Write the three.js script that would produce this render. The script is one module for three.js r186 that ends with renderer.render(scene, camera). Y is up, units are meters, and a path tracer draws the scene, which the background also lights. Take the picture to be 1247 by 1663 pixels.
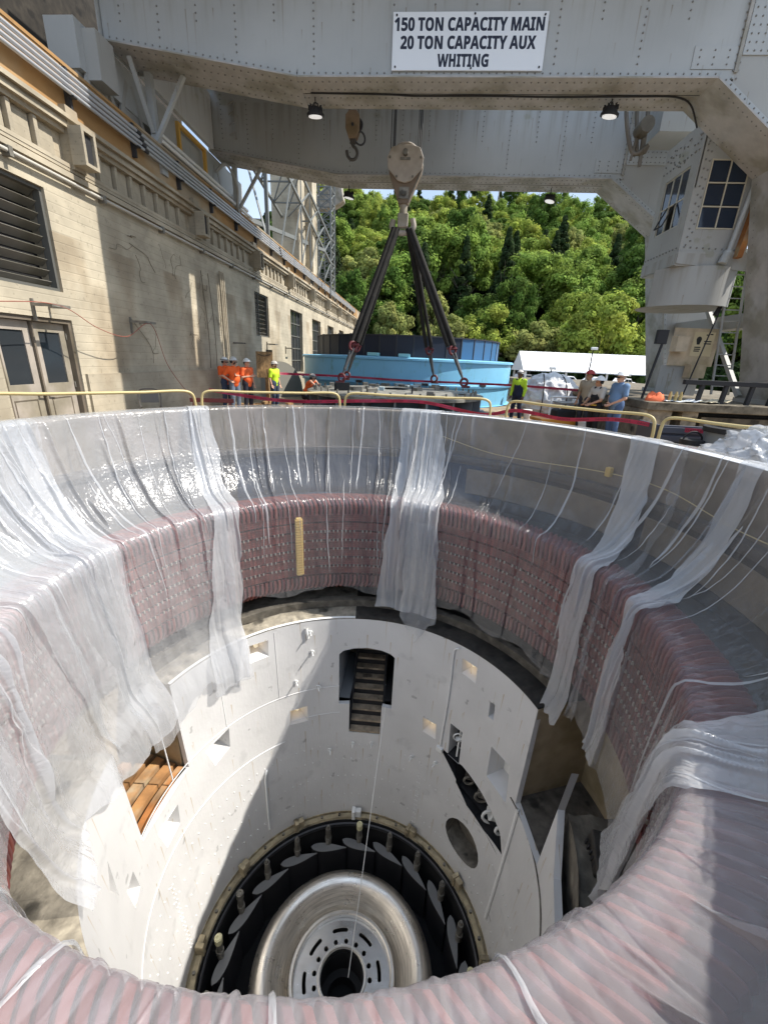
import * as THREE from 'three';
import { mergeGeometries, mergeVertices, toCreasedNormals } from 'three/addons/utils/BufferGeometryUtils.js';
import { MarchingCubes } from 'three/addons/objects/MarchingCubes.js';
import { RoundedBoxGeometry } from 'three/addons/geometries/RoundedBoxGeometry.js';
import { ImprovedNoise } from 'three/addons/math/ImprovedNoise.js';

// ---------------------------------------------------------------- camera, sky, sun, exposure
const D = Math.PI / 180;
const scene = new THREE.Scene();
const camera = new THREE.PerspectiveCamera(100.62, 767 / 1024, 0.05, 2500);
camera.position.set(0, 1.9, 0);
camera.rotation.set(-19.66 * D, 3.5 * D, 2.38 * D, 'YXZ');
const renderer = new THREE.WebGLRenderer({ antialias: true });
renderer.setSize(767, 1024);
renderer.toneMapping = THREE.LinearToneMapping;
renderer.toneMappingExposure = 1.4;
renderer.shadowMap.enabled = true;
const SUN_EL = 51, SUN_AZ = 3;                        // azimuth from +x towards -z
const sunDir = new THREE.Vector3(Math.cos(SUN_EL * D) * Math.cos(SUN_AZ * D), Math.sin(SUN_EL * D), -Math.cos(SUN_EL * D) * Math.sin(SUN_AZ * D));
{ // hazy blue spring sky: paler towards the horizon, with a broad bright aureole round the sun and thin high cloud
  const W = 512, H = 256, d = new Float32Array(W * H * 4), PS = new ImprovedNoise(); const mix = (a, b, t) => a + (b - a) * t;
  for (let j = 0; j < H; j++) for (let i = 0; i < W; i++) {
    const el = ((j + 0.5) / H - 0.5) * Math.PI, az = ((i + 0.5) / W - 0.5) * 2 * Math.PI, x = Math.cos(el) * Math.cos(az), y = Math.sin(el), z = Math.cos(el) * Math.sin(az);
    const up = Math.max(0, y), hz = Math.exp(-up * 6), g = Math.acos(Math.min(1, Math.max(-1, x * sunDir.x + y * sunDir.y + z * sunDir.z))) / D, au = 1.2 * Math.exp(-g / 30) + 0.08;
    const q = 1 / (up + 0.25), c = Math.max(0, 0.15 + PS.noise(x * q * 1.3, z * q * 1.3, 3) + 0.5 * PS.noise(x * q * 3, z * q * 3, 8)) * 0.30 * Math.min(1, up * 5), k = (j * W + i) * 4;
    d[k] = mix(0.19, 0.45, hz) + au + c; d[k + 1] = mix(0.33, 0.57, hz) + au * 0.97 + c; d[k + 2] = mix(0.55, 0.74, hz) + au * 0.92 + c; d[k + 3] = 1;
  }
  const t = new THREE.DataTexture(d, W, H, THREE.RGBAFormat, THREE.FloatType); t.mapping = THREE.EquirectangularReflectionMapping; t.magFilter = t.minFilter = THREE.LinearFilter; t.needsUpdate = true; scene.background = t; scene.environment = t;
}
const sun = new THREE.DirectionalLight(new THREE.Color(1, 0.945, 0.86), 5.0);
sun.position.copy(sunDir).multiplyScalar(60); sun.castShadow = true; sun.shadow.mapSize.set(4096, 4096);
Object.assign(sun.shadow.camera, { left: -40, right: 40, top: 40, bottom: -40, near: 1, far: 150 });
scene.add(sun, sun.target);

// ---------------------------------------------------------------- helpers
function rng(seed) { let s = seed >>> 0; return () => { s = (s + 0x6d2b79f5) | 0; let t = Math.imul(s ^ (s >>> 15), 1 | s); t = (t + Math.imul(t ^ (t >>> 7), 61 | t)) ^ t; return ((t ^ (t >>> 14)) >>> 0) / 4294967296; }; }
const PN = new ImprovedNoise();
const noise = (x, y, z = 0) => PN.noise(x, y, z);
const clamp = (x, a = 0, b = 1) => Math.min(b, Math.max(a, x));
const lerp = (a, b, t) => a + (b - a) * t;
const smooth = (a, b, x) => { const t = clamp((x - a) / (b - a)); return t * t * (3 - 2 * t); };
const V = (x, y, z) => new THREE.Vector3(x, y, z);
const taken = new Map();
function numbered(name, scope = '') { const k = scope + name, n = taken.get(k) || 0; taken.set(k, n + 1); return n ? `${name}_${String(n).padStart(3, '0')}` : name; }
function meta(o, label, category, group, kind) { if (label) o.userData.label = label; if (category) o.userData.category = category; if (group) o.userData.group = group; if (kind) o.userData.kind = kind; return o; }
function thing(name, label, category, pos = [0, 0, 0], turn = 0, group) { const o = new THREE.Group(); o.name = numbered(name); o.position.set(...pos); o.rotation.y = turn; scene.add(o); return meta(o, label, category, group); }
function flat(g) { let q = g.index ? g.toNonIndexed() : g; for (const k of Object.keys(q.attributes)) if (!['position', 'normal', 'uv', 'color'].includes(k)) q.deleteAttribute(k); if (!q.attributes.normal) q.computeVertexNormals(); return q; }
function boxUV(g, s = 1) {                              // uv in metres by the face's main direction
  g = flat(g); const p = g.attributes.position, n = p.count, uv = new Float32Array(n * 2), a = V(), b = V(), c = V();
  for (let i = 0; i < n; i += 3) {
    a.fromBufferAttribute(p, i); b.fromBufferAttribute(p, i + 1).sub(a); c.fromBufferAttribute(p, i + 2).sub(a); b.cross(c);
    const x = Math.abs(b.x), y = Math.abs(b.y), z = Math.abs(b.z);
    for (let k = i; k < i + 3; k++) { const X = p.getX(k), Y = p.getY(k), Z = p.getZ(k); const [u, v] = x >= y && x >= z ? [Z, Y] : y >= z ? [X, Z] : [X, Y]; uv[2 * k] = u * s; uv[2 * k + 1] = v * s; }
  }
  g.setAttribute('uv', new THREE.BufferAttribute(uv, 2)); return g;
}
function join(list, keepUV) { const g = list.map(x => keepUV ? flat(x) : boxUV(x)); const any = g.some(x => x.attributes.color); if (!any) g.forEach(x => x.deleteAttribute('color')); return g.length === 1 ? g[0] : mergeGeometries(g); }
function add(name, geos, material, parent = scene, o = {}) {
  const g = Array.isArray(geos) ? join(geos, o.uv) : (o.uv ? geos : boxUV(geos));
  const m = new THREE.Mesh(g, material); m.name = parent === scene ? numbered(name) : numbered(name, parent.uuid); m.castShadow = m.receiveShadow = true;
  if (o.kind) m.userData.kind = o.kind; if (o.label) m.userData.label = o.label; if (o.category) m.userData.category = o.category; if (o.group) m.userData.group = o.group;
  parent.add(m); return m;
}
function place(mesh, name, parent, pos, rot) { const m = mesh.clone(); m.name = parent === scene ? numbered(name) : numbered(name, parent.uuid); if (pos) m.position.set(...pos); if (rot) m.rotation.set(...rot); parent.add(m); return m; }
function copyThing(src, label, pos, turn) { const o = src.clone(); o.name = numbered(src.name.replace(/_\d+$/, '')); if (pos) o.position.set(...pos); if (turn !== undefined) o.rotation.y = turn; o.userData = { ...src.userData }; if (label) o.userData.label = label; scene.add(o); return o; }
function B(w, h, d, x = 0, y = 0, z = 0, rx = 0, ry = 0, rz = 0) { const g = new THREE.BoxGeometry(w, h, d); if (rx) g.rotateX(rx); if (rz) g.rotateZ(rz); if (ry) g.rotateY(ry); return g.translate(x, y, z); }
function RB(w, h, d, r, x = 0, y = 0, z = 0, ry = 0) { const g = new RoundedBoxGeometry(w, h, d, 1, r); if (ry) g.rotateY(ry); return g.translate(x, y, z); }
function box2(a, b) { return B(Math.abs(b[0] - a[0]), Math.abs(b[1] - a[1]), Math.abs(b[2] - a[2]), (a[0] + b[0]) / 2, (a[1] + b[1]) / 2, (a[2] + b[2]) / 2); }
function orient(g, p, q) { const a = V(...p), b = V(...q), d = b.clone().sub(a), L = d.length(); const m = new THREE.Matrix4(); const z = d.normalize(), up = Math.abs(z.y) > 0.98 ? V(1, 0, 0) : V(0, 1, 0), x = up.clone().cross(z).normalize(), y = z.clone().cross(x); m.makeBasis(x, y, z); m.setPosition(a.add(b).multiplyScalar(0.5)); return g(L).applyMatrix4(m); }
const bar = (p, q, w, h) => orient(L => new THREE.BoxGeometry(w, h, L), p, q);
const rod = (p, q, r0, r1 = r0, n = 8) => orient(L => new THREE.CylinderGeometry(r1, r0, L, n).rotateX(Math.PI / 2), p, q);
const tube = (pts, r, n = 24, k = 6) => new THREE.TubeGeometry(new THREE.CatmullRomCurve3(pts.map(p => V(...p))), n, r, k);
function angle(p, q, w, t = 0.012) { return [bar(p, q, w, t), bar([p[0], p[1], p[2]], q, t, w)]; }
function extrude(pts, depth, o = {}) { const s = pts instanceof THREE.Shape ? pts : new THREE.Shape(pts.map(p => new THREE.Vector2(...p))); return new THREE.ExtrudeGeometry(s, { depth, bevelEnabled: !!o.bevel, bevelThickness: o.bevel || 0, bevelSize: o.bevel || 0, bevelSegments: 1, curveSegments: o.seg || 12 }); }
function surf(nu, nv, f, fuv) {                         // grid u 0..1 by v 0..1
  const P = [], U = [], I = [];
  for (let j = 0; j <= nv; j++) for (let i = 0; i <= nu; i++) { const u = i / nu, v = j / nv; P.push(...f(u, v)); U.push(...(fuv ? fuv(u, v) : [u, v])); }
  for (let j = 0; j < nv; j++) for (let i = 0; i < nu; i++) { const a = j * (nu + 1) + i, b = a + 1, c = a + nu + 1, d = c + 1; I.push(a, b, c, b, d, c); }
  const g = new THREE.BufferGeometry(); g.setAttribute('position', new THREE.Float32BufferAttribute(P, 3)); g.setAttribute('uv', new THREE.Float32BufferAttribute(U, 2)); g.setIndex(I); g.computeVertexNormals(); return g;
}
const cylP = (R, y, a) => [R * Math.cos(a * D), y, -R * Math.sin(a * D)];   // a: 0 = +x, 90 = away from the camera
function ringSurf(prof, a0, a1, seg, crease = 0.5) {    // a lathe of [R, y] points, uv in metres
  const n = prof.length - 1, L = [0]; for (let i = 0; i < n; i++) L.push(L[i] + Math.hypot(prof[i + 1][0] - prof[i][0], prof[i + 1][1] - prof[i][1]));
  const rm = prof.reduce((s, p) => s + p[0], 0) / prof.length;
  const g = surf(seg, n, (u, v) => { const [R, y] = prof[Math.round(v * n)]; return cylP(R, y, lerp(a0, a1, u)); }, (u, v) => [lerp(a0, a1, u) * D * rm, L[Math.round(v * n)]]);
  return crease ? toCreasedNormals(g, crease) : g;
}
// tileable value noise
function tileNoise(seed, n) { const r = rng(seed), t = new Float32Array(n * n); for (let i = 0; i < n * n; i++) t[i] = r(); return (x, y) => { x = ((x % n) + n) % n; y = ((y % n) + n) % n; const i = Math.floor(x), j = Math.floor(y), fx = x - i, fy = y - j, u = fx * fx * (3 - 2 * fx), v = fy * fy * (3 - 2 * fy), i1 = (i + 1) % n, j1 = (j + 1) % n; return lerp(lerp(t[j * n + i], t[j * n + i1], u), lerp(t[j1 * n + i], t[j1 * n + i1], u), v); }; }
function fbm(seed, base, oct = 4, sx = 1, sy = 1) { const L = []; for (let o = 0; o < oct; o++) L.push([tileNoise(seed + o * 17, base * 2 ** o), base * 2 ** o, 0.5 ** o]); const tot = L.reduce((s, l) => s + l[2], 0); return (u, v) => L.reduce((s, [f, b, w]) => s + w * f(u * b * sx, v * b * sy), 0) / tot; }
function tex(w, h, metresX, metresY, fn, srgb = true) {
  const d = new Uint8Array(w * h * 4);
  for (let j = 0; j < h; j++) for (let i = 0; i < w; i++) { const c = fn(i / w, j / h), k = (j * w + i) * 4; for (let q = 0; q < 3; q++) d[k + q] = clamp(c.length ? c[q] : c) * 255; d[k + 3] = 255; }
  const t = new THREE.DataTexture(d, w, h, THREE.RGBAFormat); t.wrapS = t.wrapT = THREE.RepeatWrapping; t.magFilter = THREE.LinearFilter; t.minFilter = THREE.LinearMipmapLinearFilter; t.generateMipmaps = true; if (srgb) t.colorSpace = THREE.SRGBColorSpace; t.repeat.set(1 / metresX, 1 / metresY); t.needsUpdate = true; return t;
}
const rgb = (r, g, b) => new THREE.Color().setRGB(r, g, b);
const std = (c, rough = 0.8, o = {}) => new THREE.MeshStandardMaterial({ color: Array.isArray(c) ? rgb(...c) : c, roughness: rough, side: THREE.DoubleSide, ...o });

// ---------------------------------------------------------------- textures and materials (white-based maps times a base colour)
const n8 = fbm(11, 8, 5), n4 = fbm(23, 4, 6), n16 = fbm(37, 16, 4), nv = fbm(51, 4, 4, 6, 1), nh = fbm(67, 4, 4, 1, 8);
const speckle = fbm(83, 64, 2);
const T = {};
T.concrete = tex(1024, 1024, 4, 4, (u, v) => { const board = Math.floor(v * 24), bn = tileNoise(5, 24)(0.5 + board, 7.5), seam = Math.min((v * 24) % 1, 1 - ((v * 24) % 1)) < 0.05 ? 0.96 : 1, g = n4(u, v), f = n16(u, v), st = smooth(0.45, 0.75, n4(u + 0.3, v * 0.5)); const k = (0.72 + 0.3 * g + 0.12 * (f - 0.5) + 0.08 * (bn - 0.5)) * seam * (1 - 0.12 * st) * (speckle(u, v) > 0.8 ? 0.9 : 1); return [k, k * (0.985 - 0.03 * st), k * (0.96 - 0.06 * st)]; });
T.concreteBump = tex(1024, 1024, 4, 4, (u, v) => { const seam = Math.min((v * 24) % 1, 1 - ((v * 24) % 1)) < 0.06 ? 0.25 : 0.6; return [seam * 0.7 + 0.3 * n16(u, v)]. map(x => x).concat([0, 0]).map((x, i, a) => a[0]); }, false);
T.rough = tex(512, 512, 1.5, 1.5, (u, v) => { const k = 0.55 + 0.55 * n8(u, v) + 0.25 * (n16(u, v) - 0.5) - 0.3 * smooth(0.62, 0.75, n4(u, v)); return [k, k * 0.97, k * 0.92]; });
T.roughBump = tex(512, 512, 1.5, 1.5, (u, v) => { const k = n16(u, v) * 0.6 + n8(u, v) * 0.4; return [k, k, k]; }, false);
function runs(seed, n, lmin, lmax) { const r = rng(seed), L = []; for (let i = 0; i < n; i++) L.push([r(), r(), lmin + (lmax - lmin) * r() * r(), 0.0008 + 0.003 * r(), 0.4 + 0.6 * r()]); return (u, v) => { let a = 0; for (const [x, y, l, w, k] of L) { let du = Math.abs(u - x); du = Math.min(du, 1 - du); if (du > w * 3) continue; const t = ((y - v) % 1 + 1) % 1; if (t < l) { const e = du / (w * (1 - 0.5 * t / l)); if (e < 2.4) a = Math.max(a, k * Math.exp(-e * e) * (1 - t / l) * (0.7 + 0.6 * (n16(u * 3, v) - 0.3))); } } return clamp(a); }; }
const runA = runs(301, 60, 0.04, 0.3), runB = runs(302, 34, 0.05, 0.35);
T.paint = tex(1024, 1024, 5, 5, (u, v) => { const g = n4(u, v), st = smooth(0.5, 0.75, nv(u, v * 0.4)), sp = smooth(0.7, 0.78, n8(v, u)); const k = 0.9 + 0.12 * (g - 0.4) - 0.07 * st - 0.06 * sp; return [k, k * (1 - 0.01 * st), k * (1 - 0.03 * st - 0.05 * sp)].map((x, i) => x * (1 - runA(u, v) * [0.22, 0.28, 0.36][i])); });
T.grime = tex(512, 512, 2.5, 2.5, (u, v) => { const st = smooth(0.4, 0.7, n4(u, v)), k = 0.95 - 0.14 * st + 0.15 * (n16(u, v) - 0.5); return [k, k * (0.97), k * (0.95 - 0.05 * st)]; });
T.white = tex(1024, 1024, 3, 3, (u, v) => { const st = smooth(0.55, 0.72, nv(u, v * 0.5)), sp = smooth(0.66, 0.8, n8(u, v)), sc = smooth(0.78, 0.84, n16(v, u)); const k = 0.93 + 0.08 * (n4(u, v) - 0.3) - 0.05 * sp - 0.15 * sc; return [k, k * 0.99, k * 0.975].map((x, i) => x * (1 - runB(u, v) * [0.2, 0.32, 0.5][i])); });
T.whiteBump = tex(512, 512, 1, 1, (u, v) => { const k = 0.5 * n16(u, v) + 0.5 * nv(u, v); return [k, k, k]; }, false);
T.steel = tex(1024, 256, 2.2, 0.6, (u, v) => { const k = 0.72 + 0.35 * nh(u, v) + 0.2 * (n8(u, v) - 0.5); return [k, k * 0.98, k * 0.95]; });
T.steelRough = tex(512, 512, 1.3, 1.3, (u, v) => { const k = 0.35 + 0.5 * n8(u, v) + 0.25 * (nh(u, v) - 0.5); return [k, k, k]; }, false);
T.ply = tex(512, 512, 2.4, 2.4, (u, v) => { const g = fbmPly(u, v); return [0.95 * g, 0.9 * g, 0.82 * g]; });
function fbmPly(u, v) { return 0.8 + 0.22 * Math.sin((u * 5 + n8(u, v) * 1.4) * 20) * 0.3 + 0.3 * (nv(u, v) - 0.5) - 0.15 * smooth(0.6, 0.75, n4(u, v)); }
T.rust = tex(512, 512, 2, 2, (u, v) => { const a = n8(u, v), b = smooth(0.35, 0.6, n4(u, v)); const k = 0.6 + 0.6 * a; return [k, k * lerp(0.78, 0.95, b), k * lerp(0.55, 0.88, b)]; });
T.film = tex(1024, 1024, 1.3, 1.5, (u, v) => { const a = Math.abs(2 * fbmF1(u, v) - 1), b = Math.abs(2 * fbmF2(u, v) - 1); const k = 0.6 * (1 - a) + 0.4 * (1 - b); return [k, k, k]; }, false);
var F1, F2; function fbmF1(u, v) { F1 = F1 || fbm(91, 8, 5, 1, 1); return F1(u, v); } function fbmF2(u, v) { F2 = F2 || fbm(97, 24, 3, 1, 1); return F2(u, v); }
T.stains = tex(1024, 512, 8, 4, (u, v) => { const o = smooth(0.35, 0.62, n4(u, v * 0.5)), st = smooth(0.45, 0.7, nv(u * 2, v * 0.3)); const k = 0.82 + 0.25 * (n8(u, v) - 0.5) - 0.15 * st; return [k, k * lerp(0.98, 0.84, o), k * lerp(0.95, 0.62, o)]; });
T.seams = tex(256, 256, 1, 1, (u, v) => { const k = (u * 4) % 1 < 0.06 ? 0.7 : 1; return [k, k, k]; });
const M = {
  wall: std([0.60, 0.55, 0.44], 0.92, { map: T.concrete, bumpMap: T.concreteBump, bumpScale: 0.01 }),
  wallTrim: std([0.54, 0.49, 0.39], 0.92, { map: T.concrete, bumpMap: T.roughBump, bumpScale: 0.006 }),
  stained: std([0.56, 0.47, 0.35], 0.9, { map: T.stains, bumpMap: T.roughBump, bumpScale: 0.005 }),
  concrete: std([0.40, 0.37, 0.31], 0.92, { map: T.rough, bumpMap: T.roughBump, bumpScale: 0.015 }),
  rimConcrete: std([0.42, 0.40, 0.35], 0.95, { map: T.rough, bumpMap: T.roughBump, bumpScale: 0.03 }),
  deck: std([0.46, 0.38, 0.28], 0.9, { map: T.rough }),
  ply: std([0.58, 0.40, 0.22], 0.8, { map: T.ply }),
  girder: std([0.48, 0.50, 0.50], 0.55, { map: T.paint }),
  flange: std([0.44, 0.455, 0.46], 0.7, { map: T.grime }),
  leg: std([0.42, 0.42, 0.40], 0.6, { map: T.paint }),
  rivetSteel: std([0.36, 0.37, 0.37], 0.6),
  rivetDark: std([0.20, 0.20, 0.19], 0.7),
  white: std([0.74, 0.75, 0.77], 0.5, { map: T.white, bumpMap: T.whiteBump, bumpScale: 0.004 }),
  whitePlain: std([0.78, 0.78, 0.76], 0.55),
  housing: std([0.27, 0.235, 0.195], 0.7, { map: T.grime }),
  navy: std([0.03, 0.045, 0.085], 0.5, { map: T.grime }),
  coil: std([0.12, 0.04, 0.035], 0.5), core: std([0.34, 0.09, 0.08], 0.75, { map: T.rough }), coreDark: std([0.07, 0.025, 0.022], 0.9), block: std([0.40, 0.36, 0.31], 0.8),
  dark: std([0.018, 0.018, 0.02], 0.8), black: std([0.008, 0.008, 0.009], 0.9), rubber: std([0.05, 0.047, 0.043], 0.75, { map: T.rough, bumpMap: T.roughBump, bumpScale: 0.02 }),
  beige: std([0.46, 0.40, 0.28], 0.6, { map: T.grime }), rust: std([0.42, 0.29, 0.18], 0.85, { map: T.rust, bumpMap: T.roughBump, bumpScale: 0.006 }),
  steel: std([0.82, 0.80, 0.77], 0.55, { metalness: 0.9, map: T.steel, roughnessMap: T.steelRough }), darkSteel: std([0.05, 0.05, 0.055], 0.5, { metalness: 0.4 }), gate: std([0.30, 0.30, 0.29], 0.5, { metalness: 0.3, map: T.rough }),
  stainStep: std([0.42, 0.36, 0.29], 0.85, { map: T.rough }), yellowRail: std([0.52, 0.42, 0.20], 0.45), tape: std([0.75, 0.10, 0.20], 0.45),
  film: new THREE.MeshPhysicalMaterial({ color: rgb(0.86, 0.87, 0.89), roughness: 0.2, transmission: 0.93, thickness: 0, ior: 1.48, side: THREE.DoubleSide, bumpMap: T.film, bumpScale: 0.011 }),
  filmMid: new THREE.MeshPhysicalMaterial({ color: rgb(0.86, 0.87, 0.88), roughness: 0.22, transmission: 0.84, thickness: 0, ior: 1.48, side: THREE.DoubleSide, bumpMap: T.film, bumpScale: 0.012 }),
  filmNear: new THREE.MeshPhysicalMaterial({ color: rgb(0.80, 0.775, 0.80), roughness: 0.24, transmission: 0.79, thickness: 0, ior: 1.48, side: THREE.DoubleSide, bumpMap: T.film, bumpScale: 0.004 }),
  filmSoft: new THREE.MeshPhysicalMaterial({ color: rgb(0.86, 0.87, 0.89), roughness: 0.22, transmission: 0.80, thickness: 0, ior: 1.48, side: THREE.DoubleSide, bumpMap: T.film, bumpScale: 0.013 }),
  filmThick: new THREE.MeshPhysicalMaterial({ color: rgb(0.82, 0.83, 0.85), roughness: 0.23, transmission: 0.70, thickness: 0, ior: 1.48, side: THREE.DoubleSide, bumpMap: T.film, bumpScale: 0.014 }),
};
// ---------------------------------------------------------------- the deck, the pit and its lining
const AX = -0.72, AZ = -4.63;
const inPit = g => g.translate(AX, 0, AZ);
{ // deck: one slab with the round hole of the machine in it
  const s = new THREE.Shape([[-7.2, 14], [-7.2, -56], [1, -56], [1, -31], [14, -31], [14, 14]].map(p => new THREE.Vector2(p[0], -p[1])));
  const h = new THREE.Path(); h.absarc(AX, -AZ, 4.98, 0, Math.PI * 2, true); s.holes.push(h);
  const g = new THREE.ExtrudeGeometry(s, { depth: 0.5, bevelEnabled: false, curveSegments: 96 }); g.rotateX(-Math.PI / 2).translate(0, -0.5, 0);
  const deck = add('deck', g, M.deck, scene, { kind: 'structure' });
  const r = rng(5), vars = [0, 1, 2].map(i => std([0.50 + 0.06 * i, 0.34 + 0.03 * i, 0.18 + 0.02 * i], 0.85, { map: T.ply }));
  for (let i = 0; i < 6; i++) for (let j = 0; j < 5; j++) { const x = -6.4 + i * 2.46, z = -11.9 - j * 1.24; add('plywood_sheet', B(2.43, 0.018, 1.21, x + r() * 0.01, 0.012, z), vars[Math.floor(r() * 3)], deck); }
}
const RIMY = -3.38, BOT = -8.66;
const linerR = y => 3.19 + (y - RIMY) * (0.44 / 5.28);
// convex polygon pieces on the (angle in degrees, height) sheet
function clipHalf(poly, a, b, keepLeft) { const out = [], f = p => ((b[0] - a[0]) * (p[1] - a[1]) - (b[1] - a[1]) * (p[0] - a[0])) * (keepLeft ? 1 : -1); for (let i = 0; i < poly.length; i++) { const p = poly[i], q = poly[(i + 1) % poly.length], fp = f(p), fq = f(q); if (fp >= 0) out.push(p); if ((fp > 0 && fq < 0) || (fp < 0 && fq > 0)) { const t = fp / (fp - fq); out.push([lerp(p[0], q[0], t), lerp(p[1], q[1], t)]); } } return out.length > 2 ? out : null; }
const area2 = p => p.reduce((s, a, i) => { const b = p[(i + 1) % p.length]; return s + a[0] * b[1] - b[0] * a[1]; }, 0);
const ccw = p => (area2(p) < 0 ? [...p].reverse() : p);
function cutSheet(cells, holes) {
  for (const h0 of holes) { const h = ccw(h0), hb = [Math.min(...h.map(p => p[0])), Math.max(...h.map(p => p[0])), Math.min(...h.map(p => p[1])), Math.max(...h.map(p => p[1]))]; const next = [];
    for (const c of cells) { if (Math.max(...c.map(p => p[0])) <= hb[0] || Math.min(...c.map(p => p[0])) >= hb[1] || Math.max(...c.map(p => p[1])) <= hb[2] || Math.min(...c.map(p => p[1])) >= hb[3]) { next.push(c); continue; }
      let rest = c; for (let i = 0; i < h.length && rest; i++) { const out = clipHalf(rest, h[i], h[(i + 1) % h.length], false); if (out && Math.abs(area2(out)) > 1e-7) next.push(out); rest = clipHalf(rest, h[i], h[(i + 1) % h.length], true); } }
    cells = next; }
  return cells;
}
function bendSheet(cells, Rf) { const P = [], N = [], U = []; for (const c of cells) for (let i = 1; i < c.length - 1; i++) for (const p of [c[0], c[i + 1], c[i]]) { P.push(...cylP(Rf(p[1]), p[1], p[0])); N.push(-Math.cos(p[0] * D), 0, Math.sin(p[0] * D)); U.push(p[0] * D * 3, p[1]); } const g = new THREE.BufferGeometry(); g.setAttribute('position', new THREE.Float32BufferAttribute(P, 3)); g.setAttribute('normal', new THREE.Float32BufferAttribute(N, 3)); g.setAttribute('uv', new THREE.Float32BufferAttribute(U, 2)); return g; }
const circ = (a, y, ra, ry, n = 18, tilt = 0) => Array.from({ length: n }, (_, i) => { const t = (i / n) * 2 * Math.PI, x = ra * Math.cos(t), z = ry * Math.sin(t); return [a + x * Math.cos(tilt) - (z * Math.sin(tilt)) / (D * 3), y + z * Math.cos(tilt) + x * D * 3 * Math.sin(tilt)]; });
const liner = thing('pit_liner', 'white painted round pit wall with niches and rivets below the ring of coils', 'pit liner', [AX, 0, AZ]);
const NICHES = [   // [corner list, depth, kind]
  [[[101.2, -4.24], [99.5, -4.16], [95.4, -4.10], [89.8, -4.07], [84, -4.10], [80.4, -4.15], [78.6, -4.22], [78.4, -5.53], [82.6, -5.53], [96.7, -5.53], [101.3, -5.53]], 0, 'door'],
  [[[96.7, -5.53], [82.6, -5.53], [82.7, -6.30], [96.8, -6.30]], 0, 'door'],
  [[[135.6, -3.56], [128.4, -3.58], [128.8, -3.95], [136, -3.95]], 0.3, 'lamp'],
  [[[122.2, -5.46], [114.8, -5.46], [114.8, -5.85], [122.6, -5.82]], 0.3, 'lamp'],
  [[[64.3, -5.46], [58, -5.47], [57.3, -5.84], [63.6, -5.81]], 0.3, 'lamp'],
  [[[51.6, -3.63], [45.2, -3.65], [44.6, -3.99], [51, -3.95]], 0.3, 'lamp'],
  [[[37.4, -4.12], [35.2, -4.10], [34.5, -4.44], [36.9, -4.44]], 0.25, 'plain'],
  [[[51.9, -5.22], [46.2, -5.24], [45.1, -6.02], [50.8, -6.0]], 0.35, 'valve'],
  [[[55, -5.95], [46.2, -6.0], [44.4, -6.45], [50, -6.2]], 0.3, 'dark'],
  [[[46.2, -6.0], [43.4, -5.98], [32.3, -6.1], [25.8, -6.2], [19.2, -6.3], [15.6, -6.58], [17.4, -6.76], [27, -6.78], [34.1, -6.9], [37.8, -6.76], [44.2, -6.74]], 0.75, 'dark'],
  [[[32.8, -4.96], [23.3, -4.90], [20.5, -5.62], [31.9, -5.64]], 0.35, 'plain'],
  [circ(35.8, -7.68, 10.2, 0.44, 20, -0.22), 0.4, 'grey'],
  [[[157.8, -5.19], [147.3, -5.10], [148, -5.54], [155.1, -5.67]], 0.35, 'plain'],
  [[[-156.2 + 360, -4.28], [-152.5 + 360, -4.55], [-154.9 + 360, -4.9]], 0.3, 'plain'],
  [[[201.7, -5.15], [196.5, -5.18], [196, -5.58], [201, -5.6]], 0.3, 'plain'],
  [[[183, -5.5], [172.5, -5.56], [173.5, -5.95], [181, -5.98]], 0.3, 'plain'],
  [[[165, -3.3], [189, -3.3], [189, -5.16], [165, -5.16]], 0, 'left'],
  [[[18.6, -3.3], [16.4, -5.34], [-2, -5.34], [-2, -3.3]], 0, 'right'],
  [[[-2, -3.3], [-2, -4.1], [-12, -4.7], [-32, -4.2], [-32, -3.3]], 0, 'right'],
];
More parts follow.
